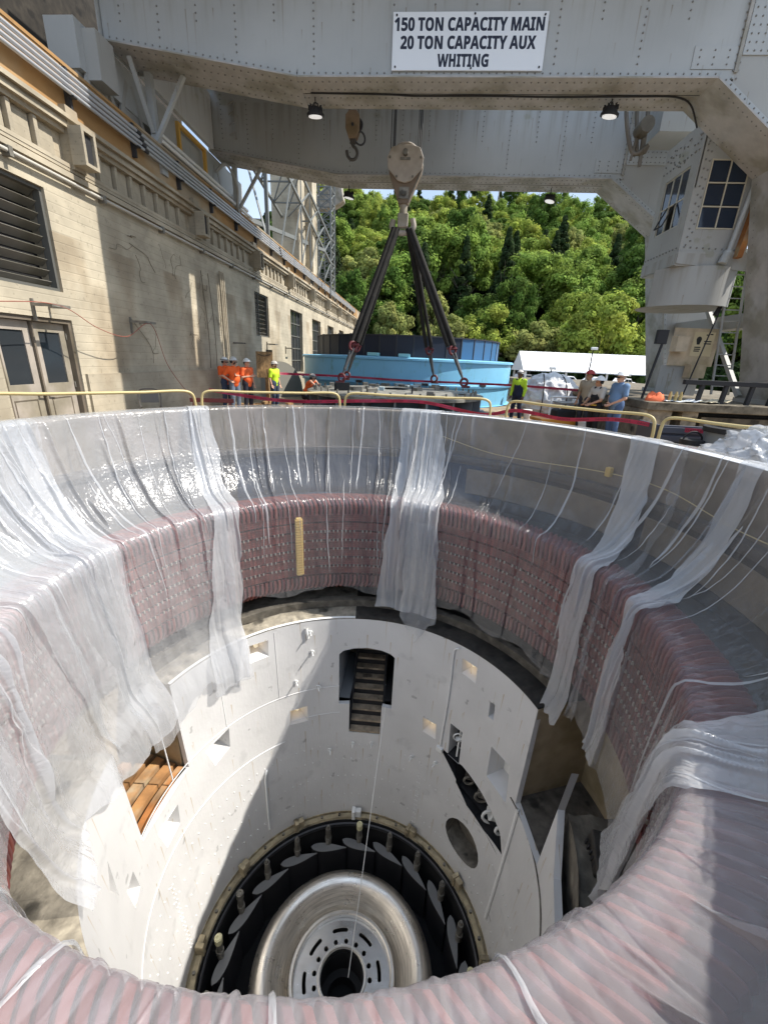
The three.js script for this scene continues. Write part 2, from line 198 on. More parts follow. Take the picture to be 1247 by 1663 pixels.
{
  let cells = []; const a0 = -180, A = i => a0 + i * 2.5, nb = 16;
  for (let i = 0; i < 144; i++) for (let j = 0; j < nb; j++) { const y0 = lerp(BOT, RIMY, j / nb), y1 = lerp(BOT, RIMY, (j + 1) / nb); cells.push([[A(i), y0], [A(i + 1), y0], [A(i + 1), y1], [A(i), y1]]); }
  const holes = []; for (const [h] of NICHES) { holes.push(h); if (h.some(p => p[0] > 180)) holes.push(h.map(p => [p[0] - 360, p[1]])); if (h.some(p => p[0] < -180)) holes.push(h.map(p => [p[0] + 360, p[1]])); }
  const wall = bendSheet(cutSheet(cells, holes), linerR);
  add('wall', wall, M.white, liner, { uv: true });
  const backOf = { lamp: std([0.5, 0.49, 0.46], 0.7), plain: M.whitePlain, dark: M.black, grey: std([0.28, 0.27, 0.25], 0.7, { map: T.rough }), valve: M.dark };
  for (const [h, dep, kind] of NICHES) {
    if (!dep) { // the wall's own thickness at the big openings
      const P = [], n = h.length; for (let i = 0; i < n; i++) { const p = h[i], q = h[(i + 1) % n]; if (p[1] > RIMY && q[1] > RIMY) continue; if (Math.abs(p[1] + 5.53) < 1e-3 && Math.abs(q[1] + 5.53) < 1e-3 && Math.min(p[0], q[0]) > 82 && Math.max(p[0], q[0]) < 97) continue; const y0 = Math.min(p[1], RIMY), y1 = Math.min(q[1], RIMY), f = (pt, y, d) => cylP(linerR(y) + d, y, pt[0]); const a = f(p, y0, 0), b = f(q, y1, 0), c = f(q, y1, 0.1), e = f(p, y0, 0.1); P.push(...a, ...b, ...c, ...a, ...c, ...e); }
      const g = new THREE.BufferGeometry(); g.setAttribute('position', new THREE.Float32BufferAttribute(P, 3)); g.computeVertexNormals(); add('opening_edge', g, M.white, liner); continue;
    }
    const P = [], n = h.length, ca = h.reduce((s, p) => s + p[0], 0) / n, cy = h.reduce((s, p) => s + p[1], 0) / n, shrink = kind === 'lamp' ? 0.35 : kind === 'plain' ? 0.75 : 1;
    const back = h.map(p => [lerp(ca, p[0], shrink), lerp(cy, p[1], shrink)]), f = (p, d) => cylP(linerR(p[1]) + d, p[1], p[0]);
    for (let i = 0; i < n; i++) { const j = (i + 1) % n, a = f(h[i], 0), b = f(h[j], 0), c = f(back[j], dep), e = f(back[i], dep); P.push(...a, ...b, ...c, ...a, ...c, ...e); }
    const g = new THREE.BufferGeometry(); g.setAttribute('position', new THREE.Float32BufferAttribute(P, 3)); g.computeVertexNormals();
    const Q = []; for (let i = 1; i < n - 1; i++) Q.push(...f(back[0], dep), ...f(back[i], dep), ...f(back[i + 1], dep));
    const gb = new THREE.BufferGeometry(); gb.setAttribute('position', new THREE.Float32BufferAttribute(Q, 3)); gb.computeVertexNormals();
    const nk = add('niche', g, kind === 'dark' ? M.dark : kind === 'grey' ? backOf.grey : M.white, liner); add('back_plate', gb, backOf[kind], nk);
    if (kind === 'lamp') { // a small bulb in a holder in the lamp niches
      const [x, y, z] = f([ca, cy + 0.08], 0.16); const fit = add('lamp_holder', rod(f([ca, cy + 0.16], 0.26), [x, y, z], 0.045, 0.06, 10), M.gate, nk);
      add('lamp_bulb', new THREE.SphereGeometry(0.05, 12, 8).translate(x, y - 0.03, z), new THREE.MeshStandardMaterial({ color: rgb(0.9, 0.85, 0.7), emissive: rgb(1, 0.8, 0.5), emissiveIntensity: 0.35 }), nk);
      const pl = new THREE.PointLight(rgb(1, 0.72, 0.4), 0.02, 3); pl.position.set(x, y - 0.03, z); pl.castShadow = true; pl.name = 'niche_light'; liner.add(pl);
    }
  }
  // white valve on a pipe in the tall niche, pipework lumps in the dark gap
  const vp = (a, y, d) => cylP(linerR(y) + d, y, a);
  add('valve', [rod(vp(48.5, -5.25, 0.15), vp(47.8, -6.0, 0.1), 0.022), rod(vp(49, -5.55, 0.05), vp(47.4, -5.55, 0.12), 0.05), new THREE.TorusGeometry(0.09, 0.015, 6, 16).translate(...vp(48, -5.45, 0.03))], M.whitePlain, liner);
  for (const [a, y, s] of [[41, -6.35, 0.1], [34, -6.4, 0.13], [28, -6.55, 0.16], [22, -6.5, 0.1]]) add('pipe_end', [new THREE.CylinderGeometry(s, s * 0.8, 0.3, 14).rotateZ(1.2).translate(...vp(a, y, 0.3)), new THREE.TorusGeometry(s, 0.03, 6, 16).translate(...vp(a, y, 0.15))], a < 30 ? M.whitePlain : M.gate, liner);
  // conduits on the wall
  const on = (a, y, o = -0.025) => cylP(linerR(y) + o, y, a);
  add('conduit', tube([on(53, -3.45), on(54.6, -3.5), on(55, -3.6), on(54.4, -4.4), on(54.6, -5.9)], 0.018, 40, 6), M.whitePlain, liner);
  add('conduit_box', B(0.14, 0.1, 0.08).rotateY(54.6 * D + Math.PI / 2).translate(...on(54.6, -5.98)), M.whitePlain, liner);
  add('drain_pipe', tube([on(134, -6.72, 0.03), on(134.8, -6.73), on(135.4, -6.85), on(136.4, -8.3)], 0.025, 30, 8), M.whitePlain, liner);
  add('pipe', tube([on(14, -5.3), on(13.6, -6.4), on(13.5, -8.2)], 0.03, 30, 8), M.whitePlain, liner);
  add('conduit', tube([on(114, -3.5), on(113.4, -3.75)], 0.03, 8, 6), M.whitePlain, liner);
  // small hooks casting long shadows, seams and doubled plates
  for (const [a, y] of [[112.5, -3.62], [112, -4.1], [119, -4.75], [110, -5.0], [105.5, -6.75], [95, -6.6], [86, -6.55], [67, -6.6], [55.5, -6.4]]) add('wall_hook', [new THREE.TorusGeometry(0.045, 0.012, 6, 12).translate(...on(a, y)), rod(on(a, y, 0), on(a, y, -0.16), 0.014)], M.whitePlain, liner);
  for (const [a0_, a1_, y] of [[101, 190, -5.05], [101, 122, -5.75]]) add('weld_seam', ringSurf([[linerR(y) - 0.002, y + 0.012], [linerR(y) - 0.012, y], [linerR(y) - 0.002, y - 0.012]], a0_, a1_, 60), M.white, liner, { uv: true });
  add('weld_seam', ringSurf([[linerR(-6.2) - 0.002, -6.19], [linerR(-6.2) - 0.014, -6.2], [linerR(-6.2) - 0.002, -6.21]], 125, 230, 70), M.white, liner, { uv: true });
  for (const a of [126, 148, 172]) add('weld_seam', bar(on(a, -3.45, 0), on(a, -5.05, 0), 0.02, 0.014), M.white, liner);
  // rivets
  const riv = []; for (const [y, st] of [[-6.65, 3.6], [-7.05, 3.6], [-7.55, 3.6], [-8.1, 3.6]]) for (let a = 60; a < 240; a += st) riv.push([a + (y * 10 % 2), y]);
  for (const a of [62, 62.9, 183.6, 184.6]) for (let y = -6.7; y > -8.5; y -= 0.13) riv.push([a, y]);
  for (let a = -20; a < 60; a += 3.2) for (const y of [-7.1, -8.2]) riv.push([a, y]);
  const im = new THREE.InstancedMesh(new THREE.SphereGeometry(0.017, 6, 4), M.white, riv.length); const m4 = new THREE.Matrix4(); riv.forEach(([a, y], i) => im.setMatrixAt(i, m4.makeTranslation(...on(a, y, 0)))); im.name = 'rivets'; im.userData.kind = 'stuff'; liner.add(im);
  // doorway passage with steps behind the arched opening
  const pass = []; const mid = 89.8, W = a => cylP(3.1, 0, a);
  const dz = V(Math.cos(mid * D), 0, -Math.sin(mid * D)), dx = V(Math.sin(mid * D), 0, Math.cos(mid * D)), P3 = (x, y, r) => [dz.x * r + dx.x * x, y, dz.z * r + dx.z * x];
  const q = (a, b, c, d) => { const g = new THREE.BufferGeometry(); g.setAttribute('position', new THREE.Float32BufferAttribute([...a, ...b, ...c, ...a, ...c, ...d], 3)); g.computeVertexNormals(); return g; };
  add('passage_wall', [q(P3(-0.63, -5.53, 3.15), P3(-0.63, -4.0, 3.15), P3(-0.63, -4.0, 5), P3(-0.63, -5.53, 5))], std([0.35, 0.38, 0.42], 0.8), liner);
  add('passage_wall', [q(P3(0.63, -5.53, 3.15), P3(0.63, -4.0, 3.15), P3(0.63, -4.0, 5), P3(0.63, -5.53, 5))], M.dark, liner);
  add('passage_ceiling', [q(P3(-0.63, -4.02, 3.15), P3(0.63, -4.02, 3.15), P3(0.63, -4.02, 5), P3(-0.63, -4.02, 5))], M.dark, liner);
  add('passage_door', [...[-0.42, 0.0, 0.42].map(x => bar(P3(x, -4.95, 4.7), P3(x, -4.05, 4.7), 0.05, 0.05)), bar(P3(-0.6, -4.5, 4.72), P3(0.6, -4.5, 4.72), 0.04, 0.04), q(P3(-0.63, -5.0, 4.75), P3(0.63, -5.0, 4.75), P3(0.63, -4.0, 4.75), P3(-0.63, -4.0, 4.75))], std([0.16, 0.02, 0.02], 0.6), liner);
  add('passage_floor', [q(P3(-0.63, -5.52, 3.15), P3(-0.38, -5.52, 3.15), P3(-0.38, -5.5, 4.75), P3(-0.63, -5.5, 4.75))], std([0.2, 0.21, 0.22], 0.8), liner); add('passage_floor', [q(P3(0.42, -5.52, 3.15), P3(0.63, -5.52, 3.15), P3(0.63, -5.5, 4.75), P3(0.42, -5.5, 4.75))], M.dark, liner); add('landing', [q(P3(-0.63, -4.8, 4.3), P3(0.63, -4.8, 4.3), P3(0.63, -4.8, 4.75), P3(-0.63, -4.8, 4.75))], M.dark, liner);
  const stair = meta(new THREE.Group(), 'worn dark wooden steps'); stair.name = 'stair'; liner.add(stair);
  for (let i = 0; i < 9; i++) { const y = -6.26 + i * 0.175, r = 3.02 + i * 0.15; const sc = 1 - i * 0.015; const t = B(0.74 * sc, 0.05, 0.17).rotateY((mid - 90) * D); t.translate(...P3(0.02, y, r)); add('tread', t, M.stainStep, stair); const rz = B(0.74 * sc, 0.14, 0.02).rotateY((mid - 90) * D); rz.translate(...P3(0.02, y + 0.09, r + 0.08)); add('riser', rz, M.dark, stair); }
  add('stringer', [bar(P3(-0.36, -6.28, 3.0), P3(-0.34, -4.78, 4.3), 0.04, 0.16), bar(P3(0.4, -6.28, 3.0), P3(0.38, -4.78, 4.3), 0.04, 0.16)], M.dark, stair);
}
// concrete round the pit at the level of the wall's top, with the chambers behind both openings
const rim = thing('pit_concrete', 'dirty concrete ledge round the top of the white pit wall', 'ledge', [AX, 0, AZ]);
{
  const rimArc = (a0, a1, mat, seg) => { const n1 = seg; const g = surf(n1, 10, (u, v) => { const a = lerp(a0, a1, u), R = lerp(3.19, 4.9, v); const b = v > 0 && v < 1 ? 0.05 * noise(R * Math.cos(a * D) * 2.2, R * Math.sin(a * D) * 2.2, 3.1) + 0.02 * noise(R * Math.cos(a * D) * 7, R * Math.sin(a * D) * 7, 1) : 0; return cylP(R, RIMY + b + 0.03 * (v > 0.02), a); }, (u, v) => [lerp(a0, a1, u) * D * 3.8, v * 1.7]); return add('ledge', g, mat, rim, { uv: true }); };
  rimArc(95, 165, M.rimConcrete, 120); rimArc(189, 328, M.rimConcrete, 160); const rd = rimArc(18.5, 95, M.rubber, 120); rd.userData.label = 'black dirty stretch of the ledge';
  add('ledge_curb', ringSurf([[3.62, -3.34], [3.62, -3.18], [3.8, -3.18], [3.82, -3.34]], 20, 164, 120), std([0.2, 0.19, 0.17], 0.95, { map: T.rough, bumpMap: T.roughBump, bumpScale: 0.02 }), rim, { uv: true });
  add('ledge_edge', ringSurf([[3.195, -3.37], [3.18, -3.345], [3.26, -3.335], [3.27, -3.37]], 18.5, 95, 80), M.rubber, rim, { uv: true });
  add('ledge_edge', ringSurf([[3.195, -3.37], [3.18, -3.345], [3.23, -3.338]], 95, 165, 80), M.whitePlain, rim, { uv: true });
  add('outer_wall', ringSurf([[4.9, -2.6], [4.9, -6.6]], -180, 180, 140, 0), std([0.3, 0.27, 0.21], 0.9, { map: T.rough }), rim, { uv: true });
  add('outer_floor', ringSurf([[3.0, -6.6], [4.92, -6.62]], -180, 180, 96, 0), M.dark, rim, { uv: true });
  // chamber behind the opening with the rusty plates
  const l = meta(new THREE.Group(), 'chamber with rusty slotted floor plates behind the opening'); l.name = 'chamber'; rim.add(l);
  const radial = (a, r0, r1, y0, y1) => { const p = cylP(r0, 0, a), q = cylP(r1, 0, a); return bar([p[0], (y0 + y1) / 2, p[2]], [q[0], (y0 + y1) / 2, q[2]], 0.06, Math.abs(y1 - y0)); };
  add('side_wall', radial(164.5, 3.2, 4.9, RIMY, -5.5), M.beige, l); add('side_wall', radial(190, 3.2, 4.9, RIMY, -5.5), M.beige, l);
  add('back_wall', ringSurf([[4.3, RIMY], [4.3, -5.4]], 164.5, 190, 20, 0), M.beige, l, { uv: true });
  add('floor_base', ringSurf([[3.06, -5.3], [4.3, -5.3]], 165, 189.5, 24, 0), M.dark, l, { uv: true }); for (let i = 0; i < 5; i++) add('floor_plate', ringSurf([[3.08 + i * 0.25, -5.3], [3.08 + i * 0.25, -5.16], [3.25 + i * 0.25, -5.16], [3.25 + i * 0.25, -5.3]], 165.5, 189, 24), i === 0 ? M.rust : std([0.42, 0.37, 0.30], 0.85, { map: T.rust }), l, { uv: true });
  // chamber behind the other opening
  const c = meta(new THREE.Group(), 'deep chamber with beige panel behind the opening'); c.name = 'chamber'; rim.add(c);
  add('back_panel', ringSurf([[4.45, -3.0], [4.45, -5.35]], -4, 19, 20, 0), M.beige, c, { uv: true });
  add('side_wall', radial(18.9, 3.2, 4.5, RIMY, -5.5), M.beige, c);
  add('floor', ringSurf([[3.0, -5.36], [4.9, -5.34]], -32, 19, 40, 0), std([0.16, 0.15, 0.14], 0.9, { map: T.rough }), c, { uv: true });
  add('panel_clip', new THREE.CapsuleGeometry(0.045, 0.1, 4, 8).rotateX(0.3).translate(...cylP(4.38, -3.5, 6)), std([0.5, 0.42, 0.28], 0.5), c);
  const pier = surf(10, 10, (u, v) => { const a = lerp(-2, -32, u), R = lerp(3.28, 4.3, v); return cylP(R, -4.15 - 0.08 * noise(u * 5, v * 5, 2) - 0.12 * u, a); }, (u, v) => [u * 2, v * 2]);
  add('concrete_pier', [pier, ringSurf([[3.28, -4.15], [3.28, -5.4]], -32, -2, 20, 0)], std([0.2, 0.19, 0.17], 0.95, { map: T.rough, bumpMap: T.roughBump, bumpScale: 0.03 }), c);
}
{ const t = thing('rubber_mat', 'black ribbed rubber pad standing on concrete in the deep chamber', 'rubber mat', [AX, 0, AZ]);
  const p = cylP(3.62, -4.35, -10); add('mat', RB(0.34, 0.75, 0.5, 0.03).rotateY(-10 * D).rotateX(0.25).translate(...p), M.rubber, t);
  for (let i = 0; i < 6; i++) add('rib', B(0.02, 0.6, 0.03).rotateY(-10 * D).rotateX(0.25).translate(p[0] - 0.18, p[1], p[2] - 0.18 + i * 0.07), M.dark, t); }
{ const t = thing('safety_cone', 'small red plastic marker against the beige panel in the chamber', 'marker', [AX, 0, AZ]); const p = cylP(4.05, -4.35, -1);
  add('body', [new THREE.ConeGeometry(0.13, 0.4, 4, 1).translate(p[0], p[1], p[2])], std([0.75, 0.06, 0.03], 0.5), t); add('base', B(0.3, 0.03, 0.3, p[0], p[1] - 0.2, p[2]), std([0.6, 0.05, 0.03], 0.6), t); }
// ---------------------------------------------------------------- the turbine at the bottom
const turbine = thing('turbine', 'turbine with dark guide vanes and a polished dished runner at the pit bottom', 'turbine', [AX, 0, AZ]);
{
  const ledge = std([0.52, 0.46, 0.33], 0.8, { map: T.rough, bumpMap: T.roughBump, bumpScale: 0.012 });
  add('stay_ring', ringSurf([[2.78, BOT + 0.03], [2.74, BOT + 0.03], [2.74, BOT - 0.03], [2.69, BOT - 0.03], [2.69, BOT + 0.02], [2.6, BOT + 0.02], [2.59, BOT - 0.04]], -180, 180, 180), ledge, turbine, { uv: true });
  const bolt = (a, R, y, s) => new THREE.CylinderGeometry(s, s, s * 1.6, 6).translate(...cylP(R, y, a)), r = rng(8);
  for (let k = 0; k < 36; k++) { const a = k * 10 + r() * 2; add('bolt', [bolt(a, 2.65, BOT + 0.05, 0.03)], M.gate, turbine); }
  for (let k = 0; k < 12; k++) { const a = 92 + k * 30, p = cylP(2.66, BOT + 0.1, a); add('bracket', [RB(0.22, 0.2, 0.12, 0.015).rotateY((a + 90) * D).translate(...p), RB(0.08, 0.26, 0.16, 0.01).rotateY((a + 90) * D).translate(...cylP(2.64, BOT + 0.1, a + 1.5))], k ? ledge : M.whitePlain, turbine); }
  add('vane_well', ringSurf([[2.59, BOT - 0.04], [2.57, BOT - 1.5], [1.2, BOT - 1.55]], -180, 180, 140), M.black, turbine, { uv: true });
  add('guide_ring', ringSurf([[2.56, BOT - 0.1], [2.53, BOT - 0.12], [2.53, BOT - 0.2], [2.56, BOT - 0.22]], -180, 180, 140), M.darkSteel, turbine, { uv: true });
  // twenty guide vanes: leaf-shaped head, deep dark blade, stem with a cap
  const leaf = []; for (let i = 0; i <= 14; i++) { const t = i / 14; leaf.push([lerp(-0.38, 0.46, t), 0.10 * Math.sin(Math.PI * Math.pow(t, 0.62)) + 0.004]); } for (let i = 14; i >= 0; i--) { const t = i / 14; leaf.push([lerp(-0.38, 0.46, t), -0.085 * Math.sin(Math.PI * Math.pow(t, 0.62)) - 0.004]); }
  const cap = extrude(leaf, 0.02).rotateX(Math.PI / 2), blade = extrude(leaf.map(p => [p[0] * 0.99, p[1] * 0.96]), 1.0).rotateX(Math.PI / 2).translate(0, -0.025, 0);
  const gc = join([cap]), gb = join([blade]), gs = join([new THREE.CylinderGeometry(0.058, 0.064, 0.5, 14).translate(0.02, 0.25, -0.1), new THREE.CylinderGeometry(0.075, 0.075, 0.1, 14).translate(0.02, 0.16, -0.1), new THREE.CylinderGeometry(0.03, 0.045, 0.08, 12).translate(0.02, 0.54, -0.1)]), gk = join([new THREE.CylinderGeometry(0.072, 0.072, 0.14, 14).translate(0.02, 0.52, -0.1), new THREE.TorusGeometry(0.042, 0.02, 6, 14).rotateX(Math.PI / 2).translate(0.02, 0.59, -0.1)]);
  const vcap = std([0.17, 0.17, 0.17], 0.5), yel = std([0.62, 0.58, 0.36], 0.5);
  for (let k = 0; k < 20; k++) {
    const v = new THREE.Group(); v.name = numbered('guide_vane', 'turbine'); const a = 90.5 + k * 18; v.position.set(...cylP(2.28, BOT - 0.46, a)); v.rotation.y = (a - 90 - 14) * D; turbine.add(v);
    for (const [n, g, m] of [['vane_head', gc, vcap], ['blade', gb, M.darkSteel], ['stem', gs, M.gate]]) { const q = new THREE.Mesh(g, m); q.name = n; q.castShadow = q.receiveShadow = true; v.add(q); }
    if (k % 5 === 0 || k === 4 || k === 14) { const q = new THREE.Mesh(gk, k === 4 ? M.gate : yel); q.name = 'stem_cap'; v.add(q); }
  }
  // runner: polished crown with a raised hub plate
  const RY = -9.05, prof = []; for (let i = 0; i <= 20; i++) { const t = i / 20; prof.push([lerp(1.70, 1.02, t), RY + 0.22 * Math.sin(Math.PI * Math.pow(t, 0.8)) - 0.26 * t * t]); }
  add('runner_crown', ringSurf([[1.66, RY - 0.5], [1.7, RY - 0.3], [1.71, RY - 0.02], ...prof], -180, 180, 160, 0.7), M.steel, turbine, { uv: true });
  add('runner_step', ringSurf([[1.03, RY - 0.27], [1.0, RY - 0.1], [0.985, RY - 0.085], [0.94, RY - 0.085], [0.92, RY - 0.1], [0.92, RY - 0.2]], -180, 180, 140, 0.5), M.steel, turbine, { uv: true });
  const s = new THREE.Shape(); s.absarc(0, 0, 0.93, 0, Math.PI * 2); const hole = (x, y, r) => { const p = new THREE.Path(); p.absarc(x, y, r, 0, Math.PI * 2, true); s.holes.push(p); };
  hole(0, 0, 0.42);
  for (let k = 0; k < 16; k++) { const a = k * 22.5 * D; hole(0.535 * Math.cos(a), 0.535 * Math.sin(a), 0.045); }
  for (let k = 0; k < 8; k++) { const c = (k * 45 + 12) * D, w = 10 * D, p = new THREE.Path(), r0 = 0.68, r1 = 0.755; p.absarc(0, 0, r1, c - w, c + w, false); p.absarc(0.7175 * Math.cos(c + w), 0.7175 * Math.sin(c + w), 0.0375, c + w, c + w + Math.PI, false); p.absarc(0, 0, r0, c + w, c - w, true); p.absarc(0.7175 * Math.cos(c - w), 0.7175 * Math.sin(c - w), 0.0375, c - w + Math.PI, c - w + 2 * Math.PI, false); s.holes.push(p); }
  const hub = new THREE.ExtrudeGeometry(s, { depth: 0.12, bevelEnabled: true, bevelSize: 0.006, bevelThickness: 0.006, bevelSegments: 1, curveSegments: 24 }).rotateX(-Math.PI / 2).translate(0, RY - 0.33, 0);
  add('hub_plate', hub, std([0.60, 0.59, 0.57], 0.36, { metalness: 0.95, roughnessMap: T.steelRough }), turbine);
  add('hub_rim', ringSurf([[0.44, RY - 0.2], [0.43, RY - 0.16], [0.46, RY - 0.16], [0.47, RY - 0.2]], -180, 180, 64), M.steel, turbine, { uv: true });
  add('hub_bore', ringSurf([[0.42, RY - 0.24], [0.42, RY - 0.9], [0.3, RY - 0.92], [0.3, RY - 1.8]], -180, 180, 64), M.dark, turbine, { uv: true });
  add('bore_floor', new THREE.CircleGeometry(0.95, 48).rotateX(-Math.PI / 2).translate(0, RY - 1.2, 0), M.black, turbine);
}
add('plumb_line', rod([AX + cylP(3.0, 0, 81)[0], -5.5, AZ + cylP(3.0, 0, 81)[2]], [AX + 0.12, -9.3, AZ - 0.02], 0.008, 0.008, 5), std([0.8, 0.8, 0.78], 0.6), scene, { label: 'thin white line strung from the stairs down to the hub centre', category: 'line' });
add('pit_floor', new THREE.CircleGeometry(3.2, 48).rotateX(-Math.PI / 2).translate(AX, -10.6, AZ), M.black, scene, { kind: 'structure' });
// ---------------------------------------------------------------- the machine's stator: housing, core and coils
const stator = thing('generator_stator', 'huge open ring of red coils inside a round steel housing sunk in the deck', 'stator', [AX, 0, AZ]);
const LIP = 0.877;
{
  add('housing_wall', ringSurf([[5.0, 0], [5.0, LIP - 0.01], [4.98, LIP], [4.79, LIP], [4.78, LIP - 0.02], [4.78, 0.06]], -180, 180, 200, 0.4), M.housing, stator, { uv: true });
  add('housing_flange', ringSurf([[4.78, 0.06], [4.62, 0.06], [4.62, -0.02], [4.72, -0.03], [4.72, -0.12]], -180, 180, 200, 0.4), std([0.13, 0.12, 0.11], 0.7, { map: T.grime }), stator, { uv: true });
  const fp = [[4.72, -0.12], [4.70, -0.98], [4.1, -1.0], [4.1, -2.72], [4.9, -2.74]]; add('housing_frame', ringSurf(fp, 62, 128, 60, 0.4), M.navy, stator, { uv: true }); add('housing_frame', ringSurf(fp, 128, 422, 160, 0.4), std([0.07, 0.065, 0.062], 0.6, { map: T.grime }), stator, { uv: true });
  const beige = std([0.26, 0.22, 0.155], 0.7, { map: T.grime });
  for (const [a0, a1] of [[24, 66], [-34, 22]]) add('cover_panel', ringSurf([[4.70, -0.2], [4.68, -0.22], [4.67, -0.72], [4.69, -0.74]], a0, a1, 24, 0.3), beige, stator, { uv: true });
  for (const [a, y] of [[77, 0.45], [32, 0.3]]) add('cable_clip', RB(0.1, 0.16, 0.1, 0.02).rotateY(a * D).translate(...cylP(4.7, y, a)), std([0.62, 0.42, 0.12], 0.6), stator);
  // core: stacked laminations with slots and rows of pale wedges
  const N = 7, y0 = -1.12, y1 = -2.52, h = (y0 - y1) / N;
  for (let i = 0; i < N; i++) { const b = y0 - i * h, c = b - h + 0.035; add('core_pack', ringSurf([[4.05, b], [3.605, b], [3.60, b - 0.005], [3.60, c + 0.005], [3.605, c], [4.05, c]], -180, 180, 220, 0.4), M.core, stator, { uv: true }); }
  add('core_back', ringSurf([[3.67, y0], [3.67, y1]], -180, 180, 160, 0), M.coreDark, stator, { uv: true });
  const m4 = new THREE.Matrix4(), e = new THREE.Euler(), qn = new THREE.Quaternion(), one = V(1, 1, 1);
  const put = (name, geo, mat, list) => { const im = new THREE.InstancedMesh(geo, mat, list.length); list.forEach(([R, y, a], i) => { e.set(0, a * D, 0); qn.setFromEuler(e); m4.compose(V(...cylP(R, y, a)), qn, one); im.setMatrixAt(i, m4); }); im.name = name; im.userData.kind = 'stuff'; stator.add(im); };
  const w = [], bars = []; for (let i = 1; i < N - 0; i++) if (i !== 0) { if (i === 1) continue; for (let k = 0; k < 262; k++) if ((k * 7 + i * 5) % 29 > 3) w.push([3.595, y0 - i * h + 0.0175, k * 360 / 262]); }
  put('slot_wedges', new THREE.BoxGeometry(0.03, 0.05, 0.02), M.block, w.filter((_, i) => i % 2 === 0 || true));
  for (let k = 0; k < 288; k++) bars.push([3.598, (y0 + y1) / 2, k * 1.25 + 0.62]);
  put('slot_bars', new THREE.BoxGeometry(0.01, y0 - y1, 0.012), M.coil, bars);
  const lines = []; for (let i = 0; i < N; i++) for (let q = 1; q < 5; q++) lines.push([[3.601, y0 - i * h - q * h / 5 + 0.004], [3.594, y0 - i * h - q * h / 5], [3.601, y0 - i * h - q * h / 5 - 0.004]]);
  add('lamination_lines', lines.map(p => ringSurf(p, -180, 180, 160, 0)), M.coreDark, stator, { kind: 'stuff', uv: true });
  // coil ends: flat bars that rise out of their slots, lean over and go back
  const coilEnd = new THREE.CatmullRomCurve3([V(3.62, -1.14, 0), V(3.62, -0.96, 0.0), V(3.645, -0.865, -0.03), V(3.78, -0.83, -0.10), V(3.95, -0.84, -0.24), V(4.12, -0.9, -0.36), V(4.16, -1.05, -0.38)]);
  const shp = new THREE.Shape(); const a = 0.04, b = 0.028, c = 0.012; shp.moveTo(-a + c, -b); shp.lineTo(a - c, -b); shp.quadraticCurveTo(a, -b, a, -b + c); shp.lineTo(a, b - c); shp.quadraticCurveTo(a, b, a - c, b); shp.lineTo(-a + c, b); shp.quadraticCurveTo(-a, b, -a, b - c); shp.lineTo(-a, -b + c); shp.quadraticCurveTo(-a, -b, -a + c, -b);
  const ce = boxUV(new THREE.ExtrudeGeometry(shp, { steps: 14, extrudePath: coilEnd, curveSegments: 2 }));
  const mats = [0, 1, 2].map(i => std([0.145 + 0.04 * i, 0.045 + 0.008 * i, 0.048], 0.5));
  const ce2 = ce.clone().scale(1, -1, 1).translate(0, -3.66, 0); ce2.index || ce2.attributes.position; { const p = ce2.attributes; for (const k of ['position', 'normal', 'uv']) { const A = p[k].array, s = p[k].itemSize; for (let i = 0; i < A.length; i += 3 * s) for (let q = 0; q < s; q++) { const t = A[i + s + q]; A[i + s + q] = A[i + 2 * s + q]; A[i + 2 * s + q] = t; } } }
  for (let k = 0; k < 252; k++) { for (const [n, g] of [['coil_end', ce], ['lower_coil_end', ce2]]) { const m = new THREE.Mesh(g, mats[(k * 5) % 3]); m.name = numbered(n, 'stator'); m.rotation.y = k * (360 / 252) * D; m.castShadow = m.receiveShadow = true; stator.add(m); } }
  add('lip_sun_paint', ringSurf([[5.003, LIP - 0.06], [5.003, LIP + 0.004], [4.785, LIP + 0.004]], -60, 80, 120, 0.4), M.whitePlain, stator, { uv: true });  // white arc paints the sunlit stretch of the lip into its colour
  add('terminal_strip', [RB(0.07, 1.3, 0.12, 0.02).rotateY(114.5 * D).translate(...cylP(3.56, -1.8, 114.5)), ...Array.from({ length: 22 }, (_, i) => B(0.09, 0.028, 0.15).rotateY(114.5 * D).translate(...cylP(3.55, -1.2 - i * 0.057, 114.5)))], std([0.72, 0.50, 0.16], 0.6), stator, { label: 'yellow toothed strip on the red core' });
}
// ---------------------------------------------------------------- the plastic film over it
const PROF = [[5.06, 0.5], [5.03, 0.82], [4.99, 0.9], [4.88, 0.915], [4.77, 0.895], [4.71, 0.66], [4.56, 0.16], [4.33, -0.3], [4.06, -0.62], [3.80, -0.745], [3.63, -0.775], [3.545, -0.84], [3.515, -1.1], [3.49, -1.7], [3.48, -2.2], [3.46, -2.7], [3.40, -3.05], [3.24, -3.4], [3.12, -3.8], [3.06, -4.3], [3.02, -4.8]];
const PL = [0]; for (let i = 1; i < PROF.length; i++) PL.push(PL[i - 1] + Math.hypot(PROF[i][0] - PROF[i - 1][0], PROF[i][1] - PROF[i - 1][1]));
const pcurve = new THREE.CatmullRomCurve3(PROF.map((p, i) => V(p[0], p[1], 0)), false, 'catmullrom', 0.5);
const profCache = []; { const n = 2000; for (let k = 0; k <= n; k++) { const s = PL[PL.length - 1] * k / n; let i = 1; while (i < PL.length - 1 && PL[i] < s) i++; const t = (i - 1 + clamp((s - PL[i - 1]) / (PL[i] - PL[i - 1]))) / (PROF.length - 1); const p = pcurve.getPoint(t), q = pcurve.getTangent(t); profCache.push([p.x, p.y, q.y, -q.x]); } }
const profAt = s => profCache[Math.round(clamp(s / PL[PL.length - 1]) * 2000)];   // + normal pointing into the ring
const S_LIP = PL[4], S_EDGE = PL[10], BOT_S = PL[16];
